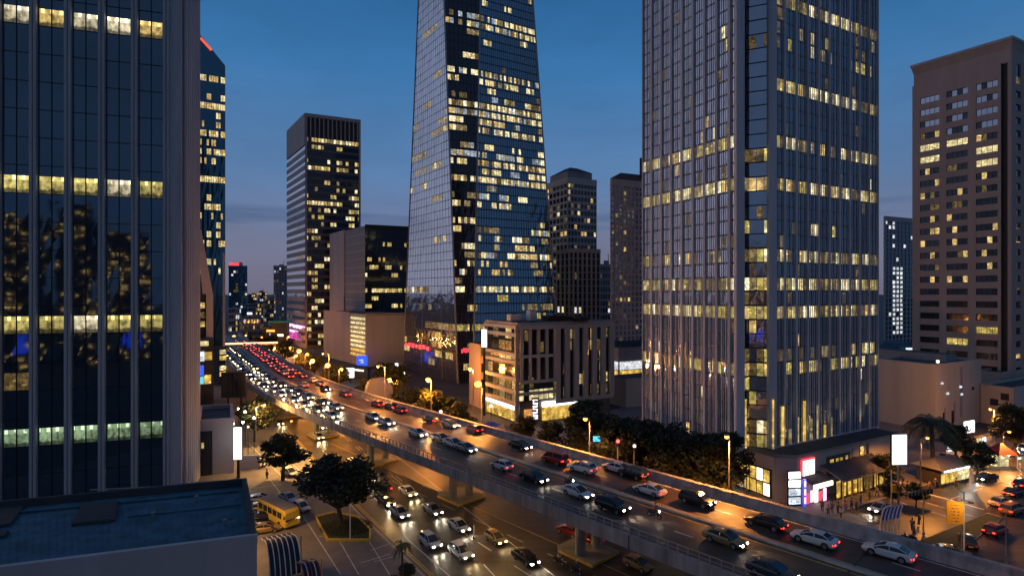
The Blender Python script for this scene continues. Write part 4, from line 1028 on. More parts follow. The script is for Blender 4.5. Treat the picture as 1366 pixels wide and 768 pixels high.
# --- brown tower at the right edge -----------------------------------------
zt = ZZ(84, 152); A = W(1350, 150); dl = VP(200); Lp = reach(A, dl, 1217); Rp = reach(A, VP(2055), 1420); K = Lp + Rp - A; fp = (A, Lp, Rp, K)
T = Thing('brown_tower', 'brown masonry office tower with wide window bands and a flared cornice at the right edge', 'tower', tuple(A))
solid_box(T, fp, 0, zt - .3, 'dark_wall', 'core', inset=.9)
F = wallface(Lp, A, 0, zt); nr = 25; q = MB(); cols = ((.085, .295), (.37, .585), (.665, .87))
vz = lambda j: .0 + .955 * j / nr
for j in range(nr): F.slab(q, 0, .90, vz(j), vz(j + .50), -.6, -.02, 'brown_wall')
F.slab(q, 0, .90, .955, 1, -.6, -.02, 'brown_wall')
edges = [0, .085, .295, .37, .585, .665, .87, .90]
for a in range(0, 8, 2): F.slab(q, edges[a], edges[a + 1], 0, 1, -.6, 0, 'brown_wall')
F.slab(q, .965, 1, 0, 1, -.6, .35, 'brown_wall'); T.part('wall', q)
rb = random.Random(8)
for ci, (u0, u1) in enumerate(cols):
    for j in range(nr):
        py = 389 - (vz(j + .7) * zt - EYE) * FP / (168 - ci * 5); q = MB()
        rowlit = 188 < py < 205 or 207 < py < 222 and ci != 1
        for s in range(4):
            x0 = u0 + (u1 - u0) * s / 4 + .002; x1 = u0 + (u1 - u0) * (s + 1) / 4 - .002
            if py < 180: m = 'glass_pale' if rb.random() < .75 else 'glass_dark'  # paler panes high up stand in for reflected sky
            elif rowlit: m = 'lit_pale'
            elif 440 < py < 455 and ci > 0: m = 'lit_yellow'
            else:
                x = rb.random(); m = 'lit_warm' if x < (.20 if py < 385 else .0) else ('lit_dim' if x < .3 and py < 385 else 'glass_dark')
            F.quad(q, x0, x1, vz(j + .50), vz(j + 1), -.38, m)
            if s: F.slab(q, x0 - .004, x0 - .001, vz(j + .5), vz(j + 1), -.38, -.3, 'dark_metal')
        T.add('window', q)
facade(T, F, 1, nr, .0, .1, .05, lambda i, j: 'skip', 'glass_dark')
Fr = Face(F.P(.905, 0, -.85), F.P(.96, 0, -.85), F.P(.96, 1, -.85), F.P(.905, 1, -.85))
facade(T, Fr, 1, nr, .0, .1, .05, lambda i, j: rb.choice(['lit_warm', 'lit_yellow', None, None, None, 'lit_dim']), 'glass_dark')
F2 = wallface(A, Rp, 0, zt); q = MB()
for j in range(nr): F2.slab(q, 0, 1, vz(j), vz(j + .5), -.6, -.02, 'brown_wall')
for k in range(7): F2.slab(q, k * .16, k * .16 + .07, 0, 1, -.6, 0, 'brown_wall')
T.part('side_wall', q); facade(T, F2, 12, nr, .05, .5, 0, hashlit(.12, ['lit_warm', 'lit_dim'], 5), 'glass_dark', d=-.4)
ce = (Lp + Rp) / 2; zc_ = ZZ(62, 152)
def ring(k, z): return [Vector(((ce + (p - ce) * k).x, (ce + (p - ce) * k).y, z)) for p in (Lp, A, Rp, K)]
q = MB(); q.hexa(ring(.98, zt - .3), ring(.98, zt + 3.4), 'brown_wall'); q.hexa(ring(.98, zt + 3.4), ring(1.02, zt + 5.6), 'brown_wall'); q.hexa(ring(1.03, zt + 5.6), ring(1.03, zt + 6.3), 'stone'); T.part('cornice', q)
T.flush()

# --- right side low buildings -------------------------------------------
fp = footprint(1248, 124, 285, 1165, 2055, 1309); A, Lp, Rp, K = fp; zb = ZZ(489, 124)
T = Thing('windowless_building', 'plain blank walled building with flat roof right of the ribbed tower', 'building', tuple(A)); solid_box(T, fp, 0, zb, 'beige_wall')
parapet(T, fp, zb, .5, .4, 'beige_wall')
F = wallface(A, Rp, 0, zb); q = MB()
for u, v0, v1 in ((.52, .15, .95), (.54, .15, .95), (.18, .1, .35), (.38, .1, .4)): F.slab(q, u, u + .02, v0, v1, 0, .12, 'grey_wall')
T.part('drain_pipe', q)
for u, v in ((.10, .72), (.22, .55), (.50, .62), (.52, .50)):
    q = MB(); F.slab(q, u, u + .03, v, v + .03, .05, .3, 'sign_cool'); T.add('wall_lamp', q)
for u, v in ((.15, .08), (.33, .08), (.78, .55)):
    q = MB(); F.slab(q, u, u + .05, v, v + (.2 if v < .3 else .05), 0, .05, 'glass_dark'); T.add('window', q)
T.flush()
fq = footprint(1262, 132, 285, 1160, 2055, 1275); zq = ZZ(473, 132)
T = Thing('roof_house', 'low flat roofed storey set back on the blank building', 'building', (fq[0].x, fq[0].y, zb)); solid_box(T, fq, zb, zq, 'grey_wall'); q = MB(); p_ = W(1251, 130); q.box((p_.x, p_.y, ZZ(482, 130)), (.5, .3, .6), 'sign_warm'); T.part('wall_lamp', q)
fp = footprint(1200, 190, 285, 1168, 2055, 1228)
T = Thing('blue_roof_hall', 'low hall with a blue stepped roof behind the blank building', 'building', tuple(fp[0])); solid_box(T, fp, 0, ZZ(470, 190), 'grey_wall', 'wall', top='roof_blue'); hip(T, fp, ZZ(470, 190), 3.0, 'roof_blue', .5, .6); q = MB(); q.box((fp[0].x + 4, fp[0].y - .3, ZZ(466, 190)), (4, .3, 1.2), 'sign_cool'); T.part('sign', q)
fp = footprint(1352, 128, 285, 1308, 2055, 1480); zq = ZZ(520, 128)
T = Thing('cream_building', 'low cream building with dark slot windows by the side street', 'building', tuple(fp[0])); solid_box(T, fp, 0, zq, 'beige_wall'); parapet(T, fp, zq, .5, .3, 'beige_wall')
F = wallface(fp[1], fp[0], 0, zq)
for u, v in ((.30, .52), (.62, .70), (.62, .35)): q = MB(); F.slab(q, u, u + .25, v, v + .18, -.1, .05, 'glass_dark'); T.add('window', q)
T.flush()
fp = footprint(1335, 145, 285, 1300, 2055, 1470); zq = ZZ(500, 145)
T = Thing('brown_annex', 'low brown annex at the foot of the brown tower', 'building', tuple(fp[0])); solid_box(T, fp, 0, zq, 'brown_wall'); parapet(T, fp, zq, .6, .4, 'brown_wall')
# street lit shops beyond
fp = footprint(1262, 108, 285, 1240, 2055, 1325)
T = Thing('shop_building', 'low shop with a bright blank screen on its roof and an orange lit front', 'shop', tuple(fp[0])); solid_box(T, fp, 0, ZZ(588, 110), 'beige_wall')
F = wallface(fp[0], fp[2], 0, ZZ(588, 110))
for k in range(8):
    q = MB(); F.slab(q, .02 + k * .12, .11 + k * .12, .1, .7, 0, .1, ('sign_cool', 'lit_orange', 'lit_pale')[k % 3]); T.add('shop_window', q)
q = MB(); F.slab(q, 0, 1, .78, .84, 0, .4, 'yellow_frame'); T.part('fascia', q); T.flush()
b_ = W(1293, 109); zs = ZZ(569, 109); T = Thing('screen', 'bright bluish white blank screen above the shops on the right', 'screen', (b_.x, b_.y, ZZ(588, 110)))
q = MB(); q.box((b_.x, b_.y, zs), (3.1, .3, 2.2), 'sign_white', R(25)); T.part('panel', q); q = MB(); q.box((b_.x, b_.y + .25, zs - .6), (3.0, .2, 3.2), 'dark_metal', R(25)); T.part('frame', q)
# roofs seen between the finned building and the ribbed tower
fp = footprint(835, 150, 285, 812, 2300, 905)
T = Thing('low_hall', 'low building with glowing white strip window between two larger buildings', 'building', tuple(fp[0])); solid_box(T, fp, 0, ZZ(505, 150), 'beige_wall'); F = wallface(fp[1], fp[0], 0, ZZ(505, 150)); F4 = wallface(fp[0], fp[2], 0, ZZ(505, 150))
T.flush()
fp = footprint(825, 180, 285, 800, 2300, 905); zq = ZZ(459, 180)
T = Thing('glass_hall', 'grey flat roofed hall with teal lattice edge and lit strip below', 'building', tuple(fp[0])); solid_box(T, fp, 0, zq, 'grey_wall', 'wall', top='roof_dark')
for F in (wallface(fp[1], fp[0], 0, zq), wallface(fp[0], fp[2], 0, zq)):
    q = MB(); F.slab(q, 0, 1, .93, 1.08, 0, .3, 'glass_teal'); T.part('lattice', q); q = MB(); F.slab(q, .02, .98, .42, .60, 0, .2, 'lit_white'); T.add('lit_window', q); q = MB(); F.slab(q, .02, .98, .22, .40, 0, .15, 'lit_gold'); T.add('lit_window', q)
T.flush()

# --- left edge background -----------------------------------------------
fp = footprint(282, 200, 285, 236, 2300, 301); A, Lp, Rp, K = fp
zt = ZZ(84, 203)
T = Thing('teal_tower', 'dark blue glass tower with sloping crown and red lit edge behind the left tower', 'tower', tuple(A))
A = W(250, 200); Rp = reach(A, VP(2100), 300.5); K = Rp + VP(285) * 24; Lp = A + VP(285) * 24
d = MB(); zpk = ZZ(50, 201)
pk = reach(A, (Rp - A).normalized(), 268)
poly = [A, Rp, K, Lp]
d.v += [Vector((p.x, p.y, 0)) for p in poly] + [Vector((A.x, A.y, zpk + 6)), Vector((Rp.x, Rp.y, zt)), Vector((K.x, K.y, zt)), Vector((Lp.x, Lp.y, zpk + 6))]
for f in ((0, 1, 5, 4), (1, 2, 6, 5), (2, 3, 7, 6), (3, 0, 4, 7), (4, 5, 6, 7)): d.f.append(f); d.m.append(d.mi('glass_teal'))
d.v = [v for v in d.v]; T.part('core', d)
F = wallface(A, Rp, 0, zt - 1); nr = 34
ro = {int((ZZ(py, 202)) / (zt - 1) * nr): p_ for py, p_ in ((101, .95), (131, .5), (143, .7), (164, .5), (175, .7), (183, .7), (190, .5), (199, .7), (215, .6), (237, .9), (276, .7), (286, .4), (309, .4), (328, .7), (345, .7), (358, .4), (376, .4), (395, .3), (405, .3), (418, .4))}
facade(T, F, 16, nr, .08, .3, .05, hashlit(.06, ['lit_warm', 'lit_pale'], 2, ro, 2), 'glass_teal', d=.05)
q = MB(); a = Vector((pk.x, pk.y, zpk)); a2 = Vector((Rp.x, Rp.y, zt)); ff = (a2 - a).normalized()
q.tube([a + Vector((0, -.3, 0)) , a + ff * 5 + Vector((0, -.3, 0))], .45, 'aviation_red', 5); T.part('red_light_strip', q)
q = MB(); F.slab(q, .93, 1, 0, .40, 0, .4, 'stone'); T.part('pier', q)
T.flush()
# stepped white-panel building
A = W(270, 150); Rp = reach(A, VP(2100), 284); T = Thing('stepped_building', 'narrow building with a slanted concrete screen behind the left tower', 'building', tuple(A))
Lp = reach(A, -VP(2100), 250); K = Rp + VP(285) * 12
d = MB(); d.prism([(p.x, p.y) for p in (Lp, A, Rp, K, Lp + VP(285) * 12)], 0, ZZ(392, 150), 'dark_wall'); T.part('wall', d)
F = wallface(A, Rp, ZZ(452, 150), ZZ(392, 150)); q = MB(); F.slab(q, .35, 1.03, 0, 1, 0, .6, 'pale_wall'); F = wallface(A, Rp, ZZ(392, 150), ZZ(306, 150))
q.hexa([F.P(.0, 0, .4), F.P(1, 0, .4), F.P(1, 0, -.6), F.P(.0, 0, -.6)], [F.P(-.5, 1, .4), F.P(-.1, 1, .4), F.P(-.1, 1, -.6), F.P(-.5, 1, -.6)], 'pale_wall'); T.part('slanted_screen', q)
F = wallface(Lp, A, 0, ZZ(392, 150)); 
for py, m in ((408, 'lit_warm'), (421, 'lit_dim'), (433, 'lit_yellow')):
    v = ZZ(py, 150) / ZZ(392, 150); q = MB(); F = wallface(Lp, Rp, 0, ZZ(392, 150)); F.slab(q, .42, .68, v - .02, v + .03, .05, .1, m); T.add('lit_window', q)
T.flush()
A = W(270, 140); Rp = reach(A, VP(2100), 285); Lp = reach(A, -VP(2100), 240)
T = Thing('shop_building', 'narrow shop block with blue screens and yellow lit floors behind the left tower', 'shop', tuple(A))
d = MB(); d.prism([(p.x, p.y) for p in (Lp, Rp, Rp + VP(285) * 10, Lp + VP(285) * 10)], 0, ZZ(454, 140), 'dark_wall'); T.part('wall', d)
F = wallface(Lp, Rp, 0, ZZ(454, 140)); h_ = ZZ(454, 140)
for py, m, u0, u1, hh in ((458, 'lit_pale', .55, .85, 1.2), (475, 'sign_cool', .55, .72, 2.4), (475, 'lit_gold', .73, .95, 2.0), (494, 'sign_blue', .56, .70, 2.6), (507, 'sign_cyan', .56, .70, 1.8), (506, 'lit_gold', .72, .92, 2.2)):
    q = MB(); v = ZZ(py, 140) / h_; F.slab(q, u0, u1, max(.01, v - hh / h_ / 2), v + hh / h_ / 2, .05, .25, m); T.add('screen' if 'sign' in m else 'lit_window', q)
T.flush()
A = W(294, 185); fp = footprint(292, 185, -600, 284, 2100, 302)
T = Thing('shop_building', 'low lit shopfront left of the distant end of the elevated road', 'shop', tuple(A)); solid_box(T, fp, 0, ZZ(462, 185), 'dark_wall'); F = wallface(fp[0], fp[2], 0, ZZ(462, 185))
for k, (m, v) in enumerate((('lit_pale', .85), ('lit_gold', .70), ('lit_pale', .45), ('lit_gold', .3))): q = MB(); F.slab(q, .1, .95, v - .05, v + .06, .05, .3, m); T.add('lit_window', q)
T.flush()
# low white building right of the left tower
A = W(312, 96); Lp = reach(A, -VP(2800), 262); zb = ZZ(557, 96); Rr = A + VP(300) * 14
T = Thing('white_building', 'low white building with a dark recessed roof and a dark window opening', 'building', tuple(A))
d = MB(); d.prism([(p.x, p.y) for p in (Lp, A, Rr, Lp + VP(300) * 14)], 0, zb - .8, 'pale_wall', 'roof_dark'); T.part('wall', d)
parapet(T, (A, Lp, Rr, Lp + VP(300) * 14), zb - .8, .8, .5, 'pale_wall')
F = wallface(Lp, A, 0, zb); q = MB(); F.slab(q, .0, .42, .0, .80, 0, .1, 'dark_wall'); T.part('opening_panel', q)  # flat dark panel on the wall standing in for the shaded opening
q = MB(); F.quad(q, .13, .20, .50, .60, .14, 'lit_warm'); T.part('lit_window', q)
T.flush()
b_ = W(317, 93); T = Thing('billboard', 'tall narrow white glowing sign on the corner of the low white building', 'sign', tuple(b_)); q = MB(); q.box((b_.x, b_.y, ZZ(591, 93)), (1.15, .35, 5.2), 'sign_white'); T.part('panel', q); q = MB(); q.box((b_.x, b_.y + .3, ZZ(591, 93) / 2), (.4, .3, ZZ(591, 93)), 'dark_metal'); T.part('post', q)
b_ = W(333, 98); T = Thing('plain_wall', 'short pale boundary wall to the right of the narrow glowing sign', 'wall', tuple(b_)); q = MB(); q.box((b_.x, b_.y, 1.2), (3.4, .4, 2.4), 'pale_wall', R(10)); T.part('panel', q); q = MB(); q.box((b_.x, b_.y, 2.46), (3.6, .5, .12), 'kerb', R(10)); T.part('coping', q)
b_ = W(313, 128); T = Thing('billboard', 'large unlit dark billboard seen from behind next to the road', 'billboard', tuple(b_)); q = MB(); q.box((b_.x - .2, b_.y, ZZ(513, 128)), (5.3, .5, 5.8), 'dark_wall', R(6)); T.part('panel', q)
q = MB()
for k in range(5): q.box((b_.x - 2.2 + k, b_.y - .32, ZZ(513, 128)), (.12, .12, 5.4), 'dark_metal', R(6))
T.part('frame', q)
for k in (-1.5, 1.5): q = MB(); q.tube([(b_.x + k, b_.y, 0), (b_.x + k, b_.y, ZZ(530, 128))], .2, 'dark_metal'); T.add('leg', q)
T.flush()
# footbridge across the far road
a, b = W(296, 232, ZZ(459, 232)), W(368, 250, ZZ(457, 250))
T = Thing('footbridge', 'long brightly lit footbridge over the far end of the road', 'footbridge', (a.x, a.y, 0))
dr = (b - a).normalized(); nr_ = Vector((dr.y, -dr.x, 0)) * 1.6
q = MB(); q.hexa([a + nr_ - Vector((0, 0, .7)), b + nr_ - Vector((0, 0, .7)), b - nr_ - Vector((0, 0, .7)), a - nr_ - Vector((0, 0, .7))], [a + nr_, b + nr_, b - nr_, a - nr_], 'concrete'); T.part('deck', q)
q = MB(); q.hexa([a + nr_ * 1.05 - Vector((0, 0, .1)), b + nr_ * 1.05 - Vector((0, 0, .1)), b + nr_ * 1.01 - Vector((0, 0, .1)), a + nr_ * 1.01 - Vector((0, 0, .1))], [p + Vector((0, 0, .55)) for p in (a + nr_ * 1.05, b + nr_ * 1.05, b + nr_ * 1.01, a + nr_ * 1.01)], 'bridge_light'); T.part('light_strip', q)
for s in (0, 1):
    c = a.lerp(b, .02 + .96 * s); q = MB(); q.tube([(c.x, c.y, 0), (c.x, c.y, c.z - .6)], .5, 'concrete'); T.add('pier', q)
T.flush()
# distant skyline
specs = [(316, 520, 303, 330, ZZ(354, 520), 'glass_teal', 'teal_block', 'distant blue glass block with a red lit sign on top', 'grey_wall', .10),
         (375, 470, 357, 386, ZZ(354, 470), 'glass_pale', 'distant_tower', 'distant pale ribbed tower just left of the slab tower', 'lilac_wall', .25)]
for px, dist, pl, pr, zt, gm, nm, lb, wm, lp in specs:
    if nm == 'teal_block':
        T, fp = grid_tower(nm, lb, pl + 2, dist, 300, pl, 2300, pr, zt, 'roof_blue', 1, 8, 18, lp, ['lit_white', 'lit_dim'], seed=50, side=.1, low=.3, gm='glass_teal', cat='tower')
        q = MB(); F = wallface(fp[0], fp[2], zt - .2, zt + 2.6); F.slab(q, .05, .55, 0, 1, -.5, 0, 'sign_red'); T.part('sign', q)
    else:
        T, fp = grid_tower(nm, lb, pl + 8, dist, 300, pl, 2300, pr, zt, wm, 3, 6, 20, lp, ['lit_dim', 'lit_white'], seed=51, side=.45, low=.2, gm='glass_pale', cat='tower')
rs = random.Random(77); names = ['leftmost', 'second', 'third', 'fourth', 'fifth', 'sixth', 'seventh', 'eighth', 'ninth', 'tenth', 'eleventh', 'twelfth']
far = [(303, 322, 420, 411, 'pale_wall', 'small pale building speckled with lights at the far left end of the road'), (330, 345, 800, 392, 'haze_wall', 'hazy distant block, left one of two left of the pale ribbed tower'), (343, 356, 760, 389.5, 'haze_wall', 'hazy distant block, right one of two left of the pale ribbed tower'),
       (322, 352, 380, 425, 'grey_wall', 'dark low building with a few lamps above the footbridge'), (350, 384, 330, 436, 'dark_wall', 'low shop with bright orange signs right of the footbridge'), (330, 356, 620, 405, 'lilac_wall', 'low pale block in front of the hazy skyline'),
       (352, 372, 560, 400, 'grey_wall', 'low dark block half hidden by the pale ribbed tower')]
for a_, b_, dist, ty, wm, lb in far:
    if ty >= 389: zt = max(4, ZZ(ty, dist))
    else: zt = ZZ(ty, dist)
    zt = max(zt, 5)
    T, fp = grid_tower('distant_building', lb, a_ + 1, dist, 300, a_ - 1, 2300, b_, zt, wm, 1, max(4, int((b_ - a_) / 2.5)), max(3, int(zt / 4)), .35, ['lit_white', 'lit_dim', 'lit_warm'], seed=int(a_), cat='building')
# teal canopy roof
p_ = W(374, 325); T = Thing('green_canopy', 'flat turquoise roof canopy above the far orange signs', 'canopy', tuple(p_)); q = MB(); q.box((p_.x, p_.y, ZZ(429, 325)), (11, 6, 1.0), 'green_roof'); T.part('roof', q); 
q = MB(); q.box((p_.x, p_.y, ZZ(429, 325) / 2), (9, 4, ZZ(429, 325) - 1), 'dark_wall'); T.part('wall', q)
for px, py, dist, w_, m, nm in ((361, 441, 318, 4.6, 'sign_orange', 'orange lit shop sign right of the footbridge'), (374, 447, 318, 3.2, 'sign_warm', 'pale yellow lit shop sign below the orange one'), (333, 418, 370, 3.0, 'sign_white', 'white floodlight sign on the far dark low building')):
    p_ = W(px, dist); T = Thing('shop_sign', nm, 'sign', tuple(p_)); q = MB(); q.box((p_.x, p_.y, ZZ(py, dist)), (w_, .4, 1.2), m); T.part('panel', q); q = MB(); q.box((p_.x, p_.y + .4, ZZ(py, dist) / 2), (.3, .3, ZZ(py, dist)), 'dark_metal'); T.part('post', q)
# apartment towers behind the viewpoint: they show in the left tower's glass
wd_ = ['westernmost', 'second from the west', 'third from the west', 'fourth from the west', 'easternmost']
for k, (x, y, w_, h_, sd) in enumerate(((-125, -100, 18, 44, 70), (-96, -112, 15, 62, 71), (-78, -118, 14, 68, 72), (-60, -128, 15, 58, 73), (-36, -140, 18, 40, 74))):
    T = Thing('apartment_tower', 'dark apartment tower with amber windows behind the viewpoint, ' + wd_[k], 'tower', (x, y, 0))
    d = MB(); d.prism([(x - w_ / 2, y - 14), (x + w_ / 2, y - 14), (x + w_ / 2, y), (x - w_ / 2, y)], 0, h_, 'dark_wall'); T.part('wall', d)
    F = Face((x + w_ / 2, y, 0), (x - w_ / 2, y, 0), (x - w_ / 2, y, h_), (x + w_ / 2, y, h_))
    rq = random.Random(sd); q = MB()
    for j in range(24):
        for i in range(9):
            if rq.random() < .30: F.quad(q, (i + .15) / 9, (i + .15 + .3 + .4 * rq.random()) / 9, (j + .35) / 24, (j + .7) / 24, .05, rq.choice(['lit_amber', 'lit_amber', 'lit_amber', 'lit_orange']))
    T.part('lit_window', q)['kind'] = 'stuff'
    if k in (1, 3): q = MB(); F.slab(q, .3, .55, .10, .26, .1, .3, 'sign_blue'); T.part('sign', q)
# ------------------------------------------------------------------ vehicles
def copy_tree(o, parent=None):
    c = o.copy(); COL.objects.link(c); c.parent = parent
    for ch in o.children: copy_tree(ch, c)
    return c
def loft(mb, secs, m, capa=True):
    n = len(secs[0]); k = len(mb.v); i_ = mb.mi(m)
    for s in secs: mb.v += [Vector(p) for p in s]
    for r in range(len(secs) - 1):
        for a in range(n):
            b = (a + 1) % n; mb.f.append((k + r * n + a, k + r * n + b, k + (r + 1) * n + b, k + (r + 1) * n + a)); mb.m.append(i_)
    mb.f.append(tuple(k + a for a in reversed(range(n)))); mb.m.append(i_); e = k + (len(secs) - 1) * n
    mb.f.append(tuple(e + a for a in range(n))); mb.m.append(i_)
KINDS = dict(
    sedan=dict(L=4.7, hood=.86, roof=1.45, W=.90, prof=[(-2.35, .50, .78, .84), (-2.25, .30, .98, .89), (-1.5, .24, 1.03, .90), (-.4, .22, .98, .91), (.75, .22, .95, .91), (1.5, .24, .84, .90), (2.1, .28, .72, .86), (2.35, .38, .60, .74)], gh=(-1.95, -1.10, .15, 1.10)),
    suv=dict(L=4.6, hood=1.0, roof=1.68, W=.93, prof=[(-2.30, .50, .95, .86), (-2.22, .32, 1.12, .92), (-1.5, .28, 1.15, .94), (-.4, .26, 1.12, .94), (.80, .26, 1.08, .94), (1.5, .28, 1.0, .93), (2.1, .32, .92, .90), (2.30, .42, .76, .80)], gh=(-2.15, -1.80, .25, 1.10)),
    van=dict(L=4.9, hood=1.1, roof=1.90, W=.95, prof=[(-2.45, .45, 1.0, .90), (-2.40, .32, 1.18, .94), (-1.5, .28, 1.18, .95), (-.4, .26, 1.18, .95), (1.0, .26, 1.12, .95), (1.7, .28, 1.0, .93), (2.2, .32, .90, .90), (2.42, .42, .76, .80)], gh=(-2.36, -2.20, .70, 1.70)),
    hatch=dict(L=4.0, hood=.92, roof=1.50, W=.86, prof=[(-2.0, .48, .85, .80), (-1.92, .30, 1.02, .86), (-1.3, .25, 1.04, .87), (-.4, .24, 1.0, .87), (.6, .24, .96, .87), (1.3, .26, .88, .86), (1.8, .30, .76, .82), (2.0, .40, .62, .72)], gh=(-1.90, -1.45, .15, 1.0)))
BODY_MESH = {}
def make_car(kind, head, tail, label, group):
    K = KINDS[kind]; P = K['prof']; W_ = K['W']
    root = bpy.data.objects.new({'van': 'van'}.get(kind, 'car'), None); COL.objects.link(root); tag(root, label, 'van' if kind == 'van' else 'car', group)
    root.empty_display_size = .4
    mb = MB(); secs = []
    for x, zb, zt, w in P:
        secs.append([(x, -w * .90, zb), (x, -w, zb + .16), (x, -w, zt - .14), (x, -w * .88, zt), (x, w * .88, zt), (x, w, zt - .14), (x, w, zb + .16), (x, w * .90, zb)])
    loft(mb, secs, 'paint_white')
    xr0, xr1, xf1, xf0 = K['gh']; wb, wt = W_ * .86, W_ * .70; zr = K['roof']; zb = P[3][2] - .06; zbf = P[4][2] - .08; xf0 += .15
    xs = [xr0, xr0 * .55 + xr1 * .45, xr1, (xr1 + xf1) / 2, xf1, xf1 * .5 + xf0 * .5, xf0]; hs_ = [.0, .60, .93, 1.0, .96, .60, .0]
    def sec(x, h, g=0.0): z = zb + (zr - zb) * h; w2 = wb + (wt - wb) * h; return z + g, w2
    gl_ = []
    for x, h in zip(xs, hs_):
        z, w2 = sec(x, max(h, .02)); gl_.append([(x, -wb, zb - .12), (x, -w2, z - .03), (x, -w2 * .8, z), (x, w2 * .8, z), (x, w2, z - .03), (x, wb, zb - .12)])
    rs = []
    for x, h in list(zip(xs, hs_))[2:5]:
        z, w2 = sec(x, h, .03); rs.append([(x, -w2 - .03, z - .10), (x, -w2 - .02, z - .02), (x, -w2 * .75, z + .02), (x, w2 * .75, z + .02), (x, w2 + .02, z - .02), (x, w2 + .03, z - .10)])
    loft(mb, rs, 'paint_white')
    for s in (-1, 1):
        for seq in ((0, 1, 2), (6, 5, 4)):
            mb.tube([(xs[i], s * (sec(xs[i], hs_[i])[1] + .012), sec(xs[i], hs_[i])[0] - .03) for i in seq], .055, 'paint_white', 5)
        z3, w3 = sec(0, .95); mb.tube([(-.25, s * (wb + .015), zb), (-.22, s * (w3 + .02), z3 - .03)], .05, 'paint_white', 5)
        for sx in (-1, 1): mb.tube([(sx * K['L'] * .29 + .02, s * (W_ - .10), .36), (sx * K['L'] * .29 + .02, s * (W_ + .012), .36)], .40, 'dark_metal', 14)
    body = mb.build('body', root, smooth=True); bv = body.modifiers.new('edge', 'BEVEL'); bv.width = .06; bv.segments = 2; bv.limit_method = 'ANGLE'; bv.angle_limit = R(25)
    mb = MB(); loft(mb, gl_, 'car_glass'); mb.build('windows', root, smooth=False)
    wb_ = K['L'] * .29
    for sx in (-1, 1):
        for sy in (-1, 1):
            mb = MB(); c = Vector((sx * wb_ + .02, sy * (W_ - .08), .34)); mb.tube([c - Vector((0, .12, 0)), c + Vector((0, sy * .0 + .12, 0))], .34, 'tyre', 16); wh = mb.build('wheel', root)
            mb = MB(); mb.tube([c + Vector((0, sy * .10, 0)), c + Vector((0, sy * .135, 0))], .235, 'rim', 12); r_ = mb.build('rim', root); r_.parent = wh
    xf = P[-1][0]; xb = P[0][0]; zh = P[-1][2] + .0; wz = P[-1][3]
    for s in (-1, 1):
        mb = MB(); mb.hexa([(xf - .28, s * (wz + .10), zh - .10), (xf + .015, s * (wz - .02), zh - .10), (xf + .015, s * (wz - .34), zh - .08), (xf - .28, s * (wz - .30), zh - .08)], [(xf - .30, s * (wz + .08), zh + .07), (xf - .02, s * (wz - .04), zh + .03), (xf - .02, s * (wz - .34), zh + .05), (xf - .30, s * (wz - .30), zh + .09)], head); mb.build('headlight', root)
        zt_ = P[0][2] - .06; wq = P[0][3]
        mb = MB(); mb.hexa([(xb + .16, s * (wq + .07), zt_ - .10), (xb - .015, s * (wq - .04), zt_ - .10), (xb - .015, s * (wq - .38), zt_ - .08), (xb + .1, s * (wq - .38), zt_ - .08)], [(xb + .22, s * (wq + .06), zt_ + .06), (xb + .0, s * (wq - .05), zt_ + .06), (xb + .0, s * (wq - .38), zt_ + .04), (xb + .1, s * (wq - .38), zt_ + .04)], tail); mb.build('taillight', root)
        mb = MB(); mb.box((xf0 - .28, s * (W_ + .06), zb + .08), (.18, .20, .14), 'paint_black'); mb.build('mirror', root)
    mb = MB(); mb.box((xf + .005, 0, zh - .20), (.06, wz * 1.0, .14), 'dark_metal'); mb.box((xf + .0, 0, .36), (.08, wz * 1.5, .10), 'dark_metal'); mb.build('grille', root)
    mb = MB(); mb.box((xb - .01, 0, zt_ - .22), (.05, .52, .14), 'white_metal'); mb.build('number_plate', root)
    return root
def beam(root, L_, e, col=(1, .85, .6), n=2, size=62):
    for s in ((-1, 1) if n == 2 else (0,)):
        l = BEAMS.get((e, col, size)) or bpy.data.lights.new('headlight_beam', 'SPOT'); BEAMS[(e, col, size)] = l
        l.energy = e; l.color = col; l.spot_size = R(size); l.spot_blend = .8; l.shadow_soft_size = .12
        o = bpy.data.objects.new('headlight_beam', l); COL.objects.link(o); o.parent = root; o.location = (L_ / 2 + .12, s * .62, .66); o.rotation_euler = (0, R(-77), 0)
BEAMS = {}
PROTO = {}
def car(kind, pos, ang, paint, label, group=None, toward=True, lights=0, jam=False, headmat=None, lit=True, warm=False):
    head = headmat or (('head_jam' if jam else ('head_warm' if warm else 'head_white')) if lit and toward else 'white_metal')
    tail = ('tail_jam' if jam else 'tail_on') if (lit and not toward) else 'tail_off'
    k = (kind, head, tail)
    if k not in PROTO:
        PROTO[k] = make_car(kind, head, tail, label, group); r = PROTO[k]
    else: r = copy_tree(PROTO[k])
    for ch in list(r.children):
        if ch.type == 'LIGHT': bpy.data.objects.remove(ch)
    r.location = pos; r.rotation_euler = (0, 0, ang); r.scale = (CS,) * 3; tag(r, label, None, group)
    if not group and 'group' in r: del r['group']
    for ch in r.children:
        if ch.name.startswith('body'):
            ch.material_slots[0].link = 'OBJECT'; ch.material_slots[0].material = MATS[paint]
    LIT.append((r, KINDS[kind]['L'], lights, warm))
    return r
LIT = []; CS = .82
hT = math.atan2(-.732, .681); hA = hT + math.pi
gp = 'cars on the elevated road'
D8 = DECK + .005
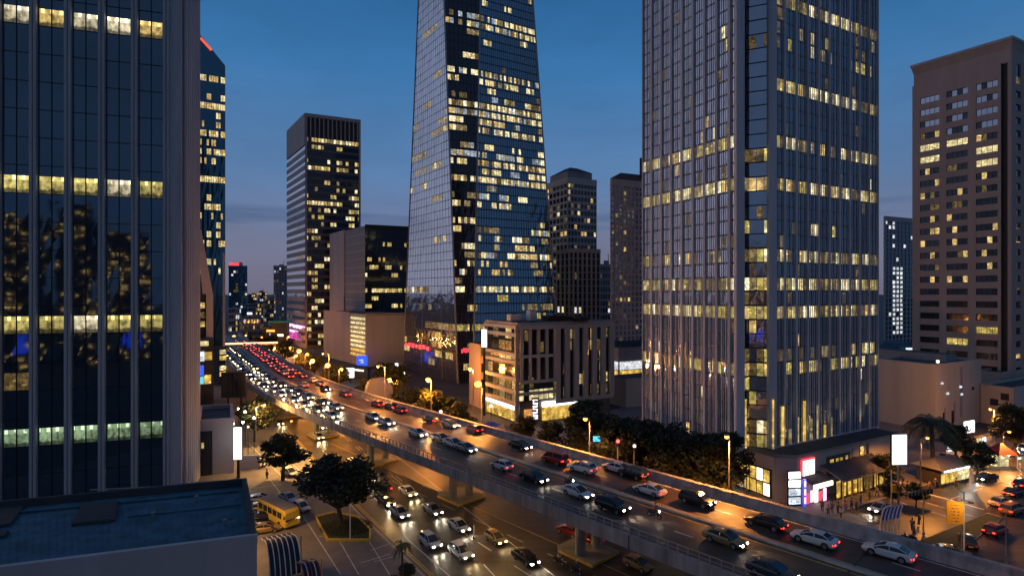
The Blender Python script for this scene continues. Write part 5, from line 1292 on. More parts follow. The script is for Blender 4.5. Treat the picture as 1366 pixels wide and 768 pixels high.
deck_cars = [
 ('sedan', 1185, 742, 'A', 'paint_white', 'white saloon with red tail lights, nearest the right end of the elevated road'),
 ('sedan', 1086, 724, 'A', 'paint_white', 'white saloon ahead of the nearest white one, just behind a black car'),
 ('sedan', 1021, 702, 'A', 'paint_black', 'black saloon with red tail lights ahead of two white saloons'),
 ('suv', 930, 672, 'T', 'paint_black', 'black car with headlights on in the far lane below the street lamp'),
 ('sedan', 866, 658, 'A', 'paint_white', 'white saloon alone in the middle of the far carriageway'),
 ('suv', 844, 636, 'A', 'paint_black', 'black off-roader overlapping a white car beside the far barrier'),
 ('sedan', 822, 628, 'A', 'paint_white', 'white car half hidden behind the black off-roader by the far barrier'),
 ('suv', 777, 629, 'A', 'paint_white', 'white off-roader directly behind the red van'),
 ('van', 740, 617, 'A', 'paint_red', 'dark red van with a pale lit roof'),
 ('sedan', 694, 598, 'T', 'paint_black', 'dark car with one bright headlight well ahead of the red van'),
 ('hatch', 632, 576, 'A', 'paint_red', 'small dark red hatchback far along the elevated road'),
 ('sedan', 601, 569, 'T', 'paint_silver', 'silver grey car beyond the small dark red hatchback'),
 ('hatch', 574, 563, 'A', 'paint_black', 'small black hatchback at the start of the far bend'),
 ('sedan', 1030, 768, 'T', 'paint_grey', 'dark blue grey saloon cut by the lower edge of the picture'),
 ('sedan', 967, 724, 'T', 'paint_gold', 'olive gold saloon in the near carriageway with bright headlight'),
 ('suv', 817, 680, 'T', 'paint_black', 'large black off-roader in the near carriageway above the railing'),
 ('sedan', 770, 661, 'T', 'paint_white', 'white saloon with bright headlights following a motorcycle'),
 ('sedan', 712, 641, 'T', 'paint_black', 'black saloon with pinkish headlights between two white cars'),
 ('hatch', 669, 625, 'A', 'paint_white', 'white hatchback next to the near railing'),
 ('sedan', 621, 601, 'T', 'paint_silver', 'front car of three silver cars close together'),
 ('sedan', 605, 595, 'T', 'paint_white', 'middle car of three silver cars close together'),
 ('sedan', 588, 588, 'T', 'paint_silver', 'rear car of three silver cars close together'),
 ('sedan', 557, 581, 'T', 'paint_white', 'white saloon next to the railing behind the three silver cars'),
 ('sedan', 515, 566, 'T', 'paint_white', 'first white car of the queue, in the outer lane'),
 ('sedan', 498, 559, 'T', 'paint_silver', 'second car of the queue, just behind the first white one'),
 ('hatch', 434, 521, 'T', 'paint_black', 'dark car in the far carriageway beside the white billboard'),
 ('sedan', 460, 528, 'A', 'paint_red', 'dark red saloon behind the dark one near the white billboard'),
 ('hatch', 503, 542, 'A', 'paint_red', 'red hatchback with glowing tail lights near the arch kiosk'),
 ('hatch', 521, 545, 'A', 'paint_black', 'small black car next to the barrier beyond the arch kiosk'),
 ('hatch', 533, 550, 'A', 'paint_red', 'bright red tail lit car in front of the small black one'),
 ('sedan', 405, 516, 'A', 'paint_white', 'white car with pink glowing tail lights on the far carriageway'),
]
for kd, px, py, dr, pt, lb in deck_cars:
    p = G(px, py, DECK); p.z = D8
    if p.y > 103:
        i = min(range(len(cl_)), key=lambda i: (cl_[i] - Vector((p.x, p.y, 0))).length); a = heading_at(i * 2); ang = a if dr == 'A' else a + math.pi
    else: ang = hA if dr == 'A' else hT
    bright = dr == 'T'
    car(kd, p, ang + R(random.uniform(-1.5, 1.5)), pt, lb, None if False else gp, bright, 2 if (bright and p.y < 100) else (1 if bright else 0))
# the queue in the near carriageway and the red line in the far one
rj = random.Random(3); sq = (Vector((G(500, 562, DECK).x, G(500, 562, DECK).y, 0)) - cl_[0]).dot(D_)
paints = ['paint_white', 'paint_silver', 'paint_black', 'paint_grey', 'paint_white', 'paint_navy', 'paint_gold']
for ln_, off in enumerate((-5.9, -2.4)):
    s = sq + (8, 14, 26)[ln_]; n = 0
    while s < sq + 190:
        p = at_s(s, off + rj.uniform(-.25, .25), D8)
        if p.y > 265: break
        car(rj.choice(['sedan', 'sedan', 'suv', 'hatch']), p, heading_at(s) + math.pi + R(rj.uniform(-2, 2)), rj.choice(paints), 'car in the dense queue of glaring headlights on the far bend of the elevated road', 'queued cars with headlights on the far bend', True, 1 if (s < sq + 110 and ln_ < 2) else 0, jam=True)
        s += rj.uniform(5.4, 8.2) if ln_ < 2 else rj.uniform(7, 14); n += 1
for ln_, off in enumerate((3.0, 5.8)):
    s = sq + (62, 45)[ln_]
    while s < sq + 190:
        p = at_s(s, off + rj.uniform(-.25, .25), D8)
        if p.y > 265: break
        car(rj.choice(['sedan', 'suv', 'hatch']), p, heading_at(s), rj.choice(paints), 'car in the distant line of red tail lights on the far carriageway', 'distant cars with red tail lights', False, 0, jam=True)
        s += rj.uniform(5.4, 10)
# surface street
hs = math.atan2(-FP, 683 - 130.0)
for kd, px, py, dr, pt, lb, wm in [
 ('sedan', 544, 659, 'T', 'paint_white', 'white saloon with warm headlights, furthest of the cars right of the big tree', True),
 ('sedan', 533, 687, 'T', 'paint_white', 'white saloon with bright headlights just right of the big tree', False),
 ('sedan', 577, 683, 'T', 'paint_silver', 'silver saloon left of the road pier, between other cars', False),
 ('sedan', 612, 705, 'T', 'paint_white', 'white car with dazzling headlights in the lane beside the pier', False),
 ('suv', 574, 727, 'T', 'paint_white', 'white off-roader on the left of the nearest pair of street cars', False),
 ('suv', 615, 741, 'T', 'paint_white', 'white car on the right of the nearest pair of street cars', True),
 ('hatch', 661, 722, 'T', 'paint_gold', 'gold coloured small car with yellow headlights', True),
 ('sedan', 701, 748, 'T', 'paint_black', 'black saloon with white headlights in the lane next to the pier line', False),
 ('sedan', 511, 652, 'A', 'paint_navy', 'dark blue saloon partly behind the big tree with red glow', True),
 ('sedan', 515, 672, 'T', 'paint_black', 'dark saloon with one bright headlight beside the big tree', False),
 ('sedan', 474, 619, 'T', 'paint_white', 'white saloon above the big tree crown with its headlights on', False),
 ('sedan', 490, 632, 'T', 'paint_silver', 'silver car behind the top of the big tree', False),
 ('hatch', 425, 585, 'T', 'paint_white', 'white small car on the street next to the second pier', True),
 ('sedan', 372, 566, 'T', 'paint_silver', 'silver saloon on the street near the lit tree', True),
 ('sedan', 430, 571, 'T', 'paint_white', 'white saloon close to the elevated road far down the street', False)]:
    p = G(px, py, 0); p.z = .006
    car(kd, p, hs + (0 if dr == 'T' else math.pi), pt, lb, 'cars on the street below the elevated road', dr == 'T', 2 if dr == 'T' else 0, warm=wm)
for kd, px, py, a, pt, lb, z in [
 ('hatch', 851, 757, 0, 'paint_gold', 'yellow lit small car parked beside the yellow plinth below the elevated road', .006),  # gold paint stands in for yellow light on a white car
 ('sedan', 785, 722, 0, 'paint_red', 'dark red car in shadow below the elevated road, nearer one', .006), ('sedan', 760, 712, 0, 'paint_red', 'dark red car in shadow below the elevated road, further one', .006)]:
    p = G(px, py, 0); p.z = z; car(kd, p, hT + math.pi * (kd != 'hatch'), pt, lb, None, True, 0, lit=False)
# cars parked on the forecourt
for i, (kd, px, py, rot, pt, lb) in enumerate([
 ('sedan', 386, 633, 15, 'paint_white', 'white saloon parked below the small tree'), ('hatch', 346, 621, 10, 'paint_silver', 'silver hatchback parked at the left edge of the forecourt'),
 ('sedan', 408, 640, 15, 'paint_white', 'pale saloon parked between the small and the big tree'), ('sedan', 385, 668, 12, 'paint_silver', 'silver blue saloon parked left of the big tree'),
 ('sedan', 347, 669, 75, 'paint_white', 'white parked saloon, furthest of the row beside the blue roof'), ('hatch', 350, 681, 75, 'paint_silver', 'pale parked hatchback, second of the row beside the blue roof'),
 ('sedan', 353, 694, 75, 'paint_black', 'dark parked saloon, third of the row beside the blue roof'), ('sedan', 354, 709, 75, 'paint_gold', 'golden lit parked saloon, nearest of the row beside the blue roof'), ('sedan', 401, 606, 10, 'paint_white', 'white saloon parked right of the small tree top'), ('hatch', 402, 680, 12, 'paint_white', 'white hatchback parked just under the big tree')]):
    p = G(px, py, .134); p.z = .140; car(kd, p, hs + R(rot), pt, lb, 'cars parked on the forecourt', False, 0, lit=False)
# cross street
for kd, px, py, rot, tw, lit, pt, lb in [
 ('sedan', 1174, 681, 180 + 28, True, True, 'paint_white', 'white saloon turning in front of the lit yellow shop windows'),
 ('suv', 1328, 712, 28, False, True, 'paint_red', 'big red off-roader with bright tail lights on the side street'),
 ('sedan', 1270, 741, -25, False, False, 'paint_gold', 'yellow lit saloon parked behind the elevated road wall'),
 ('suv', 1291, 727, 60, False, False, 'paint_black', 'black off-roader parked beside the thin white pole'),
 ('sedan', 1316, 640, 200, True, True, 'paint_black', 'dark saloon alone in the middle of the side street'),
 ('sedan', 1334, 673, 28, False, True, 'paint_silver', 'silver saloon with red lights ahead of the big red off-roader'),
 ('van', 1350, 684, 28, False, True, 'paint_orange', 'orange lit van beside the silver saloon'),
 ('sedan', 1352, 660, 28, False, True, 'paint_black', 'black saloon at the right edge behind the queue'),
 ('sedan', 1347, 608, 208, True, True, 'paint_silver', 'silver saloon with headlights near the red tent'),
 ('sedan', 1366, 600, 208, True, True, 'paint_white', 'white saloon cut by the right edge near the red tent'),
 ('sedan', 1201, 653, 28, False, False, 'paint_white', 'white saloon parked behind the traffic light near the kiosk'),
 ('sedan', 1364, 648, 28, False, True, 'paint_navy', 'dark blue saloon at the right edge of the side street'),
 ('sedan', 1262, 612, 28, False, False, 'paint_silver', 'pale saloon parked behind the lit kiosk')]:
    p = G(px, py, 0); p.z = .006; car(kd, p, R(rot), pt, lb, None, tw, 1 if (tw and lit) else 0, lit=lit)
for r, L_, n, wm in LIT:
    if n: beam(r, L_, 330 if n == 2 else 560, (1, .74, .36) if wm else (1, .86, .62), n)

# ------------------------------------------------------------------ trees
def leaf_cloud(mb, c, rad, n, m, rnd, sz=.26, squash=.8):
    for _ in range(n):
        d = Vector((rnd.gauss(0, 1), rnd.gauss(0, 1), rnd.gauss(0, 1))).normalized() * (rnd.random() ** .45) * rad
        d.z *= squash; p = c + d
        a = Vector((rnd.gauss(0, 1), rnd.gauss(0, 1), rnd.gauss(0, .5))).normalized(); b = a.cross(Vector((rnd.gauss(0, 1), rnd.gauss(0, 1), rnd.gauss(0, 1)))).normalized()
        s = sz * rnd.uniform(.6, 1.3); mb.face([p - a * s, p + b * s * .55, p + a * s, p - b * s * .55], m)
def make_tree(seed, h, cr, leafm='leaf', trunk_h=.30, dens=1.0, clumps=22, spread=1.0):
    rnd = random.Random(seed); root = bpy.data.objects.new('tree', None); COL.objects.link(root)
    tr = MB(); th = h * trunk_h; lean = Vector((rnd.uniform(-.3, .3), rnd.uniform(-.3, .3), 0))
    tr.tube([(0, 0, -.02), lean * .3 + Vector((0, 0, th * .5)), lean + Vector((0, 0, th))], [h * .036, h * .028, h * .023], 'bark', 8)
    cs = []
    for k in range(clumps):
        a = 2 * math.pi * (k * .618); rr = cr * rnd.uniform(.25, .92); z = h * rnd.uniform(.42, .90)
        f = 1 - max(0, (z / h - .62)) * 1.5; c = Vector((math.cos(a) * rr * f, math.sin(a) * rr * f, z)); cs.append(c)
    for k, c in enumerate(cs):
        if k % 2 == 0: mid = lean + (c - lean) * .5 + Vector((0, 0, -.3)); mid.z = max(th, (th + c.z) / 2 - .3); tr.tube([lean + Vector((0, 0, th - .1)), mid, c], [h * .014, h * .009, .03], 'bark', 5)
    t = tr.build('trunk', root)
    fo = MB()
    for c in cs: leaf_cloud(fo, c, cr * rnd.uniform(.26, .42), int(170 * dens), leafm, rnd, sz=.24 + h * .008)
    fo.build('crown', root)
    return root
TREES = [make_tree(1, 10, 5.0, clumps=30, trunk_h=.25), make_tree(2, 9, 3.8), make_tree(3, 12, 4.4, clumps=28, trunk_h=.28), make_tree(4, 9, 3.6, 'leaf_lamplit')]
used = set()
def tree(k, pos, s, rot, label, sz=None, group=None):
    if k not in used: r = TREES[k]; used.add(k)
    else: r = copy_tree(TREES[k])
    r.location = pos; r.rotation_euler = (0, 0, rot); r.scale = (s, s, s * (sz or 1)); tag(r, label, 'tree', group); return r
bt = G(455, 702); bt.z = .13
tree(0, bt, 1.12, 1.1, 'big dark spreading tree on the yellow kerbed planter', .86)
p = G(377, 640, .13); tree(1, p, .98, .5, 'smaller dark tree with a flat crown on the forecourt, above the big one', .84)
tree(2, W(340, 116), .92, 2.2, 'dark green lit tree left of the street beside the dark billboard', .80)
tree(3, W(349, 128), .8, .4, 'small thin tree against the headlights of the queue', 1.05)
far_l = [(800, 92, 1.0), (828, 88, 1.0), (858, 84, 1.02), (888, 82, 1.0), (915, 80, .95), (945, 78.5, .98), (962, 82, .92), (782, 104, .95)]
ordn = ['first', 'second', 'third', 'fourth', 'fifth', 'sixth', 'seventh', 'eighth', 'ninth', 'tenth']
for i, (px, d_, s) in enumerate(far_l):
    tree(2, W(px, d_), s * .98, i * 1.3, 'leafy dark tree, one of the row standing before the ribbed tower', None, 'dark street trees in front of the ribbed tower')
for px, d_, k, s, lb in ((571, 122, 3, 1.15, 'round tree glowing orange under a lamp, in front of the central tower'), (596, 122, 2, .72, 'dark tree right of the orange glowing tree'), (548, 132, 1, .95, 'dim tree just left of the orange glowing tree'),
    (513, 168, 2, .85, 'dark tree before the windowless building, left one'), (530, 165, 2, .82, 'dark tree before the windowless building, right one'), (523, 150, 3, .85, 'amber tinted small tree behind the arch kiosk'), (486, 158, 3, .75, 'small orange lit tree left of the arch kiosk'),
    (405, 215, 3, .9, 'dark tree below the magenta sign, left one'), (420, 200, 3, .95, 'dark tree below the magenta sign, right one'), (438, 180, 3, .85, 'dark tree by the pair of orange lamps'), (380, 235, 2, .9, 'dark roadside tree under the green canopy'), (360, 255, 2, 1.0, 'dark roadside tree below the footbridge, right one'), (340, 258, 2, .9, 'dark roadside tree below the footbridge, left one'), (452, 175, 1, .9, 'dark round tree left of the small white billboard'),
    (612, 118, 1, .85, 'small dark tree beside the brown block'), (700, 112, 1, .7, 'small tree below the finned building, left one'), (735, 106, 1, .72, 'small tree below the finned building, right one'), (768, 100, 1, .7, 'small tree left of the dark row by the street lamp'),
    (1302, 92, 1, .72, 'dark bushy tree beside the side street, before the red tent'), (1355, 104, 2, .85, 'dark tree at the right edge behind the parked cars'), (1185, 88, 1, .62, 'small round tree beside the big white billboard'), (1222, 81, 1, .38, 'very small dark tree on the pavement near the kiosk'), (1275, 102, 2, .6, 'dark tree just behind the big palm'), (1190, 81.5, 1, .40, 'low dark bush tree behind the traffic light pole')):
    tree(k, W(px, d_), s, px * .37, lb)
def make_palm(seed, h, fl, n, mat='palm_leaf'):
    rnd = random.Random(seed); root = bpy.data.objects.new('palm_tree', None); COL.objects.link(root)
    q = MB(); q.tube([(0, 0, -.02), (.1, 0, h * .5), (0, .1, h)], [.28, .20, .18], 'bark', 8); q.build('trunk', root); q = MB()
    for k in range(n):
        a = 2 * math.pi * k / n * 2.618; up = rnd.uniform(-.2, 1.0); pts = []
        for s in range(7):
            t = s / 6; r = fl * t; z = h + fl * (up * t * .75 - .75 * t * t); pts.append(Vector((math.cos(a) * r * (1 - .15 * t), math.sin(a) * r * (1 - .15 * t), z)))
        sd = Vector((-math.sin(a), math.cos(a), 0))
        for i in range(6):
            for j in range(3):
                b = pts[i].lerp(pts[i + 1], j / 3); f = (pts[i + 1] - pts[i]).normalized(); l = fl * .22 * (1 - abs((i + j / 3) / 6 - .4)); 
                for s in (-1, 1): q.face([b, b + f * .10, b + sd * s * l + f * l * .6 - Vector((0, 0, l * .45))], mat)
        q.tube(pts, [.05, .04, .04, .03, .03, .02, .01], mat, 4)
    q.build('crown', root); return root
P1 = make_palm(1, 6.5, 3.6, 38); P1.location = W(1243, 92); P1.scale = (1.4, 1.4, 1.5); tag(P1, 'large dark palm with a wide crown behind the big white billboard', 'palm')
P2 = make_palm(2, 5.5, 2.4, 26, 'leaf_lamplit'); P2.location = W(941, 76.5); tag(P2, 'slim palm lit yellow before the podium, left of the street lamp', 'palm')
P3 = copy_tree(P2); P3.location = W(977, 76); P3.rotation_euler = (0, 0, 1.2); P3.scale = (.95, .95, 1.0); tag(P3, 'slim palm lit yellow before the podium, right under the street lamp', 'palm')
P4 = copy_tree(P2); P4.location = G(537, 778, .13); P4.scale = (.55, .55, .75); P4.rotation_euler = (0, 0, 2); tag(P4, 'small palm beside the kerb at the bottom of the picture', 'palm')
# planter with yellow kerb
def gp_(px, py, z=.13): v = G(px, py, z); return (v.x, v.y)
pol = [gp_(436, 722), gp_(470, 722), gp_(494, 722), gp_(496, 708), gp_(478, 690), gp_(445, 684), gp_(420, 690)]
T = Thing('planter', 'grass planter with a thick yellow kerb round the big tree', 'planter', tuple(G(455, 705, .134)))
q = MB(); ce = Vector((sum(p[0] for p in pol) / 7, sum(p[1] for p in pol) / 7, 0))
for i in range(7):
    a, b = Vector(pol[i] + (0,)), Vector(pol[(i + 1) % 7] + (0,)); d1 = (ce - a).normalized() * .35; d2 = (ce - b).normalized() * .35
    q.hexa([a + Vector((0, 0, .135)), b + Vector((0, 0, .135)), b + d2 + Vector((0, 0, .135)), a + d1 + Vector((0, 0, .135))], [a + Vector((0, 0, .42)), b + Vector((0, 0, .42)), b + d2 + Vector((0, 0, .42)), a + d1 + Vector((0, 0, .42))], 'yellow_kerb')
T.part('kerb', q); q = MB(); q.prism([((ce + (Vector(p + (0,)) - ce) * .93).x, (ce + (Vector(p + (0,)) - ce) * .93).y) for p in pol], .135, .30, 'lawn'); T.part('soil', q)
rnd = random.Random(9); q = MB()
for _ in range(1500):
    a = rnd.random() * 6.28; r_ = rnd.random() ** .5 * 3.4; p = ce + Vector((math.cos(a) * r_, math.sin(a) * r_ * .8, .3)); b = Vector((rnd.uniform(-.12, .12), rnd.uniform(-.12, .12), .28)); q.face([p, p + Vector((.06, 0, 0)), p + b], 'leaf')
T.part('grass', q)['kind'] = 'stuff'
for i, (px, py, s) in enumerate(((555, 768, 1.0), (535, 784, .9))):
    p = G(px - 12, py, .134); T = Thing('hedge', ('round clipped shrub beside the kerb at the bottom edge, right one', 'round clipped shrub beside the kerb at the bottom edge, left one')[i], 'shrub', tuple(p)); q = MB(); leaf_cloud(q, p + Vector((0, 0, .7)), .95 * s, 700, 'leaf', rnd, .15, .7); T.part('foliage', q); q = MB(); q.tube([p, p + Vector((0, 0, .6))], .1, 'bark'); T.part('stem', q)
# hedge row and street furniture beyond the elevated road
rnd = random.Random(15)

# ------------------------------------------------------------------ street lamps
def pt(loc, e, col, parent, rad=.25, name='lamp_light'):
    l = bpy.data.lights.new(name, 'POINT'); l.energy = e; l.color = col; l.shadow_soft_size = rad; o = bpy.data.objects.new(name, l); COL.objects.link(o)
    o.parent = parent; o.location = Vector(loc) - parent.location; return o
SOD = (1, .36, .06); WRM = (1, .66, .30)
def street_lamp(pos, z, arm, label, e=1500, col=SOD, head='lamp_orange', r=.26, two=False, group='street lamps', lamp=True, cat_point=True):
    T = Thing('street_lamp', label, 'street lamp', tuple(pos), group); p = Vector(pos)
    q = MB(); q.tube([p, p + Vector((0, 0, z * .5)), p + Vector((0, 0, z - .35))], [.13, .10, .08], 'grey_metal', 8); T.part('pole', q)
    q = MB(); q.tube([p, p + Vector((0, 0, .5))], .2, 'grey_metal', 8); T.part('base', q)
    arms = [Vector(arm)] + ([-Vector(arm)] if two else [])
    for a in arms:
        q = MB(); q.tube([p + Vector((0, 0, z - .4)), p + a * .35 + Vector((0, 0, z)), p + a + Vector((0, 0, z + .10))], .055, 'grey_metal', 6); T.add('arm', q)
        c = p + a + Vector((0, 0, z + .02))
        q = MB(); q.ball(c + Vector((0, 0, .12)), .36, 'grey_metal', 8, (1, .7, .35)); T.add('lamp_head', q)
        q = MB(); q.ball(c - Vector((0, 0, .08)), r, head, 10, (1, 1, .8)); T.add('bulb', q)
        if lamp:
            if p.y > 104 and cat_point or head != 'lamp_orange' or not 0 < p.y < 999: pt(c - Vector((0, 0, .55)), e * .55, col, T.root)
            else: uplight(c - Vector((0, 0, .55)), col, e, c - Vector((0, 0, 9)), R(150), T.root, .5, 'lamp_light', .25)
    T.flush(); return T
for px, py, d_, arm, e, r_, lb in (
    (572, 505, 117.5, (-.5, -1.0, 0), 3600, .50, 'bright orange street lamp over the glowing orange tree'),
    (638, 511, 99, (-.6, -.6, 0), 3600, .62, 'brightest orange street lamp, before the brown block'),
    (627, 492, 143, (-.8, 0, 0), 2200, .45, 'orange street lamp just above the brightest one'),
    (780, 557, 81, (-.7, -.6, 0), 1700, .30, 'orange street lamp on a curved pole beside the market stalls'),
    (967, 580, 66, (-.5, -.6, 0), 1700, .26, 'orange street lamp above the slim yellow palms'),
    (437, 487, 168, (.8, 0, 0), 3200, .75, 'orange street lamp, right one of the pair by the far trees'),
    (417, 481, 182, (.8, 0, 0), 3600, .70, 'orange street lamp, left one of the pair by the far trees'),
    (399, 468, 215, (.8, 0, 0), 6000, .80, 'orange street lamp below the magenta sign'),
    (367, 464, 236, (.8, 0, 0), 1500, .5, 'orange street lamp at the right end of the footbridge'),
    (520, 505, 150, (.8, 0, 0), 3000, .35, 'small orange lamp inside the amber tree behind the arch kiosk'),
    (312, 449, 290, (.8, 0, 0), 2500, .9, 'orange street lamp beyond the left end of the footbridge'),
    (350, 450, 300, (.8, 0, 0), 2000, .7, 'orange street lamp beyond the middle of the footbridge'),
    (1236, 583, 84, (.9, -.2, 0), 1500, .2, 'warm street lamp with a short arm beside the big palm'),
    (1320, 545, 108, (-.9, -.2, 0), 1400, .22, 'warm street lamp by the cream building, with its arm to the left'),
    (1345, 575, 100, (.9, -.2, 0), 1200, .22, 'warm street lamp beside the red tent')):
    e *= 7.0 if d_ > 95 else 6.0
    street_lamp(W(px - arm[0] * FP / d_, d_), ZZ(py, d_), arm, lb, e, SOD if d_ < 1e9 else WRM, 'lamp_orange' if d_ < 140 else 'lamp_far', r_)
for i, (px, py, d_) in enumerate(((318, 462, 262), (330, 458, 275), (341, 463, 250), (356, 467, 232), (384, 463, 236), (392, 474, 205), (407, 472, 210), (452, 492, 165), (326, 447, 310), (383, 449, 300))):
    street_lamp(W(px, d_), ZZ(py, d_), (.8, 0, 0), 'small orange street lamp among the trees along the far road', 9000, SOD, 'lamp_far', .42, group='small orange lamps along the far road')
# lamps placed to light the left pavement (forecourt one added for warmth), most of them hidden by trees, roofs or the lower edge of the picture
for i, (x, y, e, lb) in enumerate(((-34, 66, 3600, 'unseen warm lamp added on the forecourt behind the blue roof'), (-11, 42.5, 8000, 'warm street lamp on the left kerb below the picture edge'), (-40.3, 98.6, 10000, 'warm street lamp on the left kerb between the two trees'), (-51, 112, 10000, 'warm street lamp on the left kerb beside the dark green tree'), (-66, 140, 12000, 'warm street lamp on the left kerb beside the dark billboard'))):
    street_lamp((x, y, .13), 8.2, (1.5, .3, 0), lb, e, (1, .50, .13), 'lamp_orange', .16)
for i in range(5):                        # lamps added under the deck to light the street below
    s = s0 + (i - 1) * 24.6 + 8
    p = at_s(s, -6.8, 6.55); T = Thing('added_underdeck_lamp', 'small warm fill lamp added under the near edge of the elevated road', 'lamp', tuple(p), 'fill lamps added under the elevated road'); q = MB(); q.box(p, (.7, .25, .12), 'grey_metal', hT); T.part('housing', q); q = MB(); q.box(p - Vector((0, 0, .09)), (.6, .2, .05), 'sign_warm', hT); T.part('lens', q)
    pt(p - Vector((0, 0, .5)), 1000, (1, .56, .18), T.root)
# masts added to warm the deck, out of view right and beyond the bend
for s, lb in ((4, 'unseen mast lamp added beyond the lower right corner to light the deck'), (36, 'unseen mast lamp added just outside the lower right corner to light the deck'), (150, 'tall mast lamp added near the arch kiosk to light the deck'), (182, 'tall mast lamp added on the far bend to light the deck')):
    p = at_s(s, HW + .9, 0)
    street_lamp((p.x, p.y, 0), 15.5, (-1.6 * .73, -1.6 * .68, 0), lb, 12000, SOD, 'lamp_orange', .22)
for x, y, h, e, lb in ((10, 24, 13, 5000, 'unseen lamp mast added below the viewpoint for warm fill, nearest one'), (38, 8, 13, 10000, 'unseen lamp mast added below the viewpoint for warm fill, right hand one'), (70, 26, 12, 14000, 'unseen lamp mast added outside the right edge for warm fill')):  # unseen masts added as warm fill for facades and deck
    street_lamp((x, y, 0), h, (1.4, .4, 0), lb, e, (1, .48, .16), 'lamp_orange', .22)
# two white street poles, signals
def post(px, py0, py1, lb, m='white_metal', cat='pole', nm='pole', arm=None, z=.13):
    p = G(px, py0, z); h = ZZ(py1, p.y) - z; T = Thing(nm, lb, cat, tuple(p)); q = MB(); q.tube([p, p + Vector((0, 0, h))], [.09, .07], m, 8); T.part('shaft', q)
    q = MB(); q.tube([p, p + Vector((0, 0, .25))], .17, 'grey_metal', 8); T.part('base', q)
    if arm: q = MB(); q.tube([p + Vector((0, 0, h - .05)), p + Vector((arm[0], arm[1], h + arm[2]))], .05, m, 6); T.part('arm', q)
    return T, p, h
post(467, 721, 674, 'plain thin white pole standing on the yellow kerbed planter')
post(1286, 738, 656, 'tall thin white pole with a short arm beside the yellow banner', arm=(-.3, .2, .05), z=0)
post(1342, 752, 684, 'thin grey pole at the lower right between the lanes', 'grey_metal', z=0)
post(996, 668, 612, 'thin grey lamp post in front of the podium shop window', 'grey_metal', arm=(.35, -.1, .0))
post(632, 718, 700, 'short white post between the lanes beside the pier line', z=0)
T, p, h = post(1232, 712, 660, 'orange lit pole carrying the long row of signal boxes', 'yellow_frame', 'signal', 'signal_pole')
for k in range(7):
    q = MB(); c = p + Vector((-1.9 + k * .46, -.1, h + .1 + .07 * k)); q.box(c, (.30, .3, .62), 'dark_metal'); T.add('signal_box', q)
q = MB(); q.tube([p + Vector((-2.1, 0, h - .2)), p + Vector((1.3, 0, h + .25))], .06, 'grey_metal'); T.part('arm', q); T.flush()
T, p, h = post(1189, 684, 626, 'pole with an orange lit pedestrian signal at the shop corner', 'white_metal', 'signal', 'signal_pole'); q = MB(); q.box(p + Vector((.2, -.2, h * .58)), (.55, .4, 1.1), 'yellow_sign'); T.part('signal_box', q)
for px, py, d_, m, lb in ((824, 590, 82, 'signal_red', 'traffic light showing red in front of the dark trees'), (846, 594, 81, 'sign_warm', 'small pale lamp on a post right of the red signal')):
    p = W(px, d_); z = ZZ(py, d_); T = Thing('traffic_light' if 'red' in m else 'post_lamp', lb, 'traffic light' if 'red' in m else 'lamp', tuple(p)); q = MB(); q.tube([p, p + Vector((0, 0, z - .3))], .08, 'grey_metal'); T.part('pole', q)
    q = MB(); q.box(p + Vector((0, 0, z)), (.5, .3, 1.1), 'dark_metal'); T.part('housing', q); q = MB(); q.ball(p + Vector((0, -.2, z + (.25 if 'red' in m else 0))), .24, m, 8); T.part('lens', q)
# yellow banner
p = G(1274, 738, 0); T = Thing('banner', 'orange yellow banner with dark writing hanging on a post beside the white pole', 'banner', tuple(p)); zt, zb = ZZ(668, p.y), ZZ(698, p.y)
q = MB(); q.box((p.x, p.y, (zt + zb) / 2), (1.75, .12, zt - zb), 'yellow_sign', R(-14)); T.part('cloth', q)
q = MB(); q.tube([p + Vector((.95, .2, 0)), p + Vector((.95, .2, zt + .2))], .06, 'grey_metal'); T.part('post', q)
rq = random.Random(4); rz = Matrix.Rotation(R(-14), 3, 'Z')
for a in range(6):
    q = MB()
    for b in range(3): q.box(p + rz @ Vector((-.35 + b * .3 + rq.uniform(-.1, .1), -.08, 0)) + Vector((0, 0, zt - .45 - a * .38)), (.18, .02, .05 + .08 * rq.random()), 'stone_dark', R(-14))
    T.add('writing', q)
T.flush()
q = MB(); a_ = p + Vector((.95, .2, zt + .2)); q.tube([a_, a_ + Vector((-.8, -2.2, .5))], .04, 'grey_metal'); T.part('added_lamp_arm', q); q = MB(); q.box(a_ + Vector((-.8, -2.3, .42)), (.5, .25, .12), 'grey_metal'); T.part('lamp_head', q)
uplight(a_ + Vector((-.8, -2.3, .3)), (1, .72, .35), 420, (p.x, p.y, (zt + zb) / 2), R(85), T.root, .6, 'lamp_light')  # arm and lamp added to brighten the banner
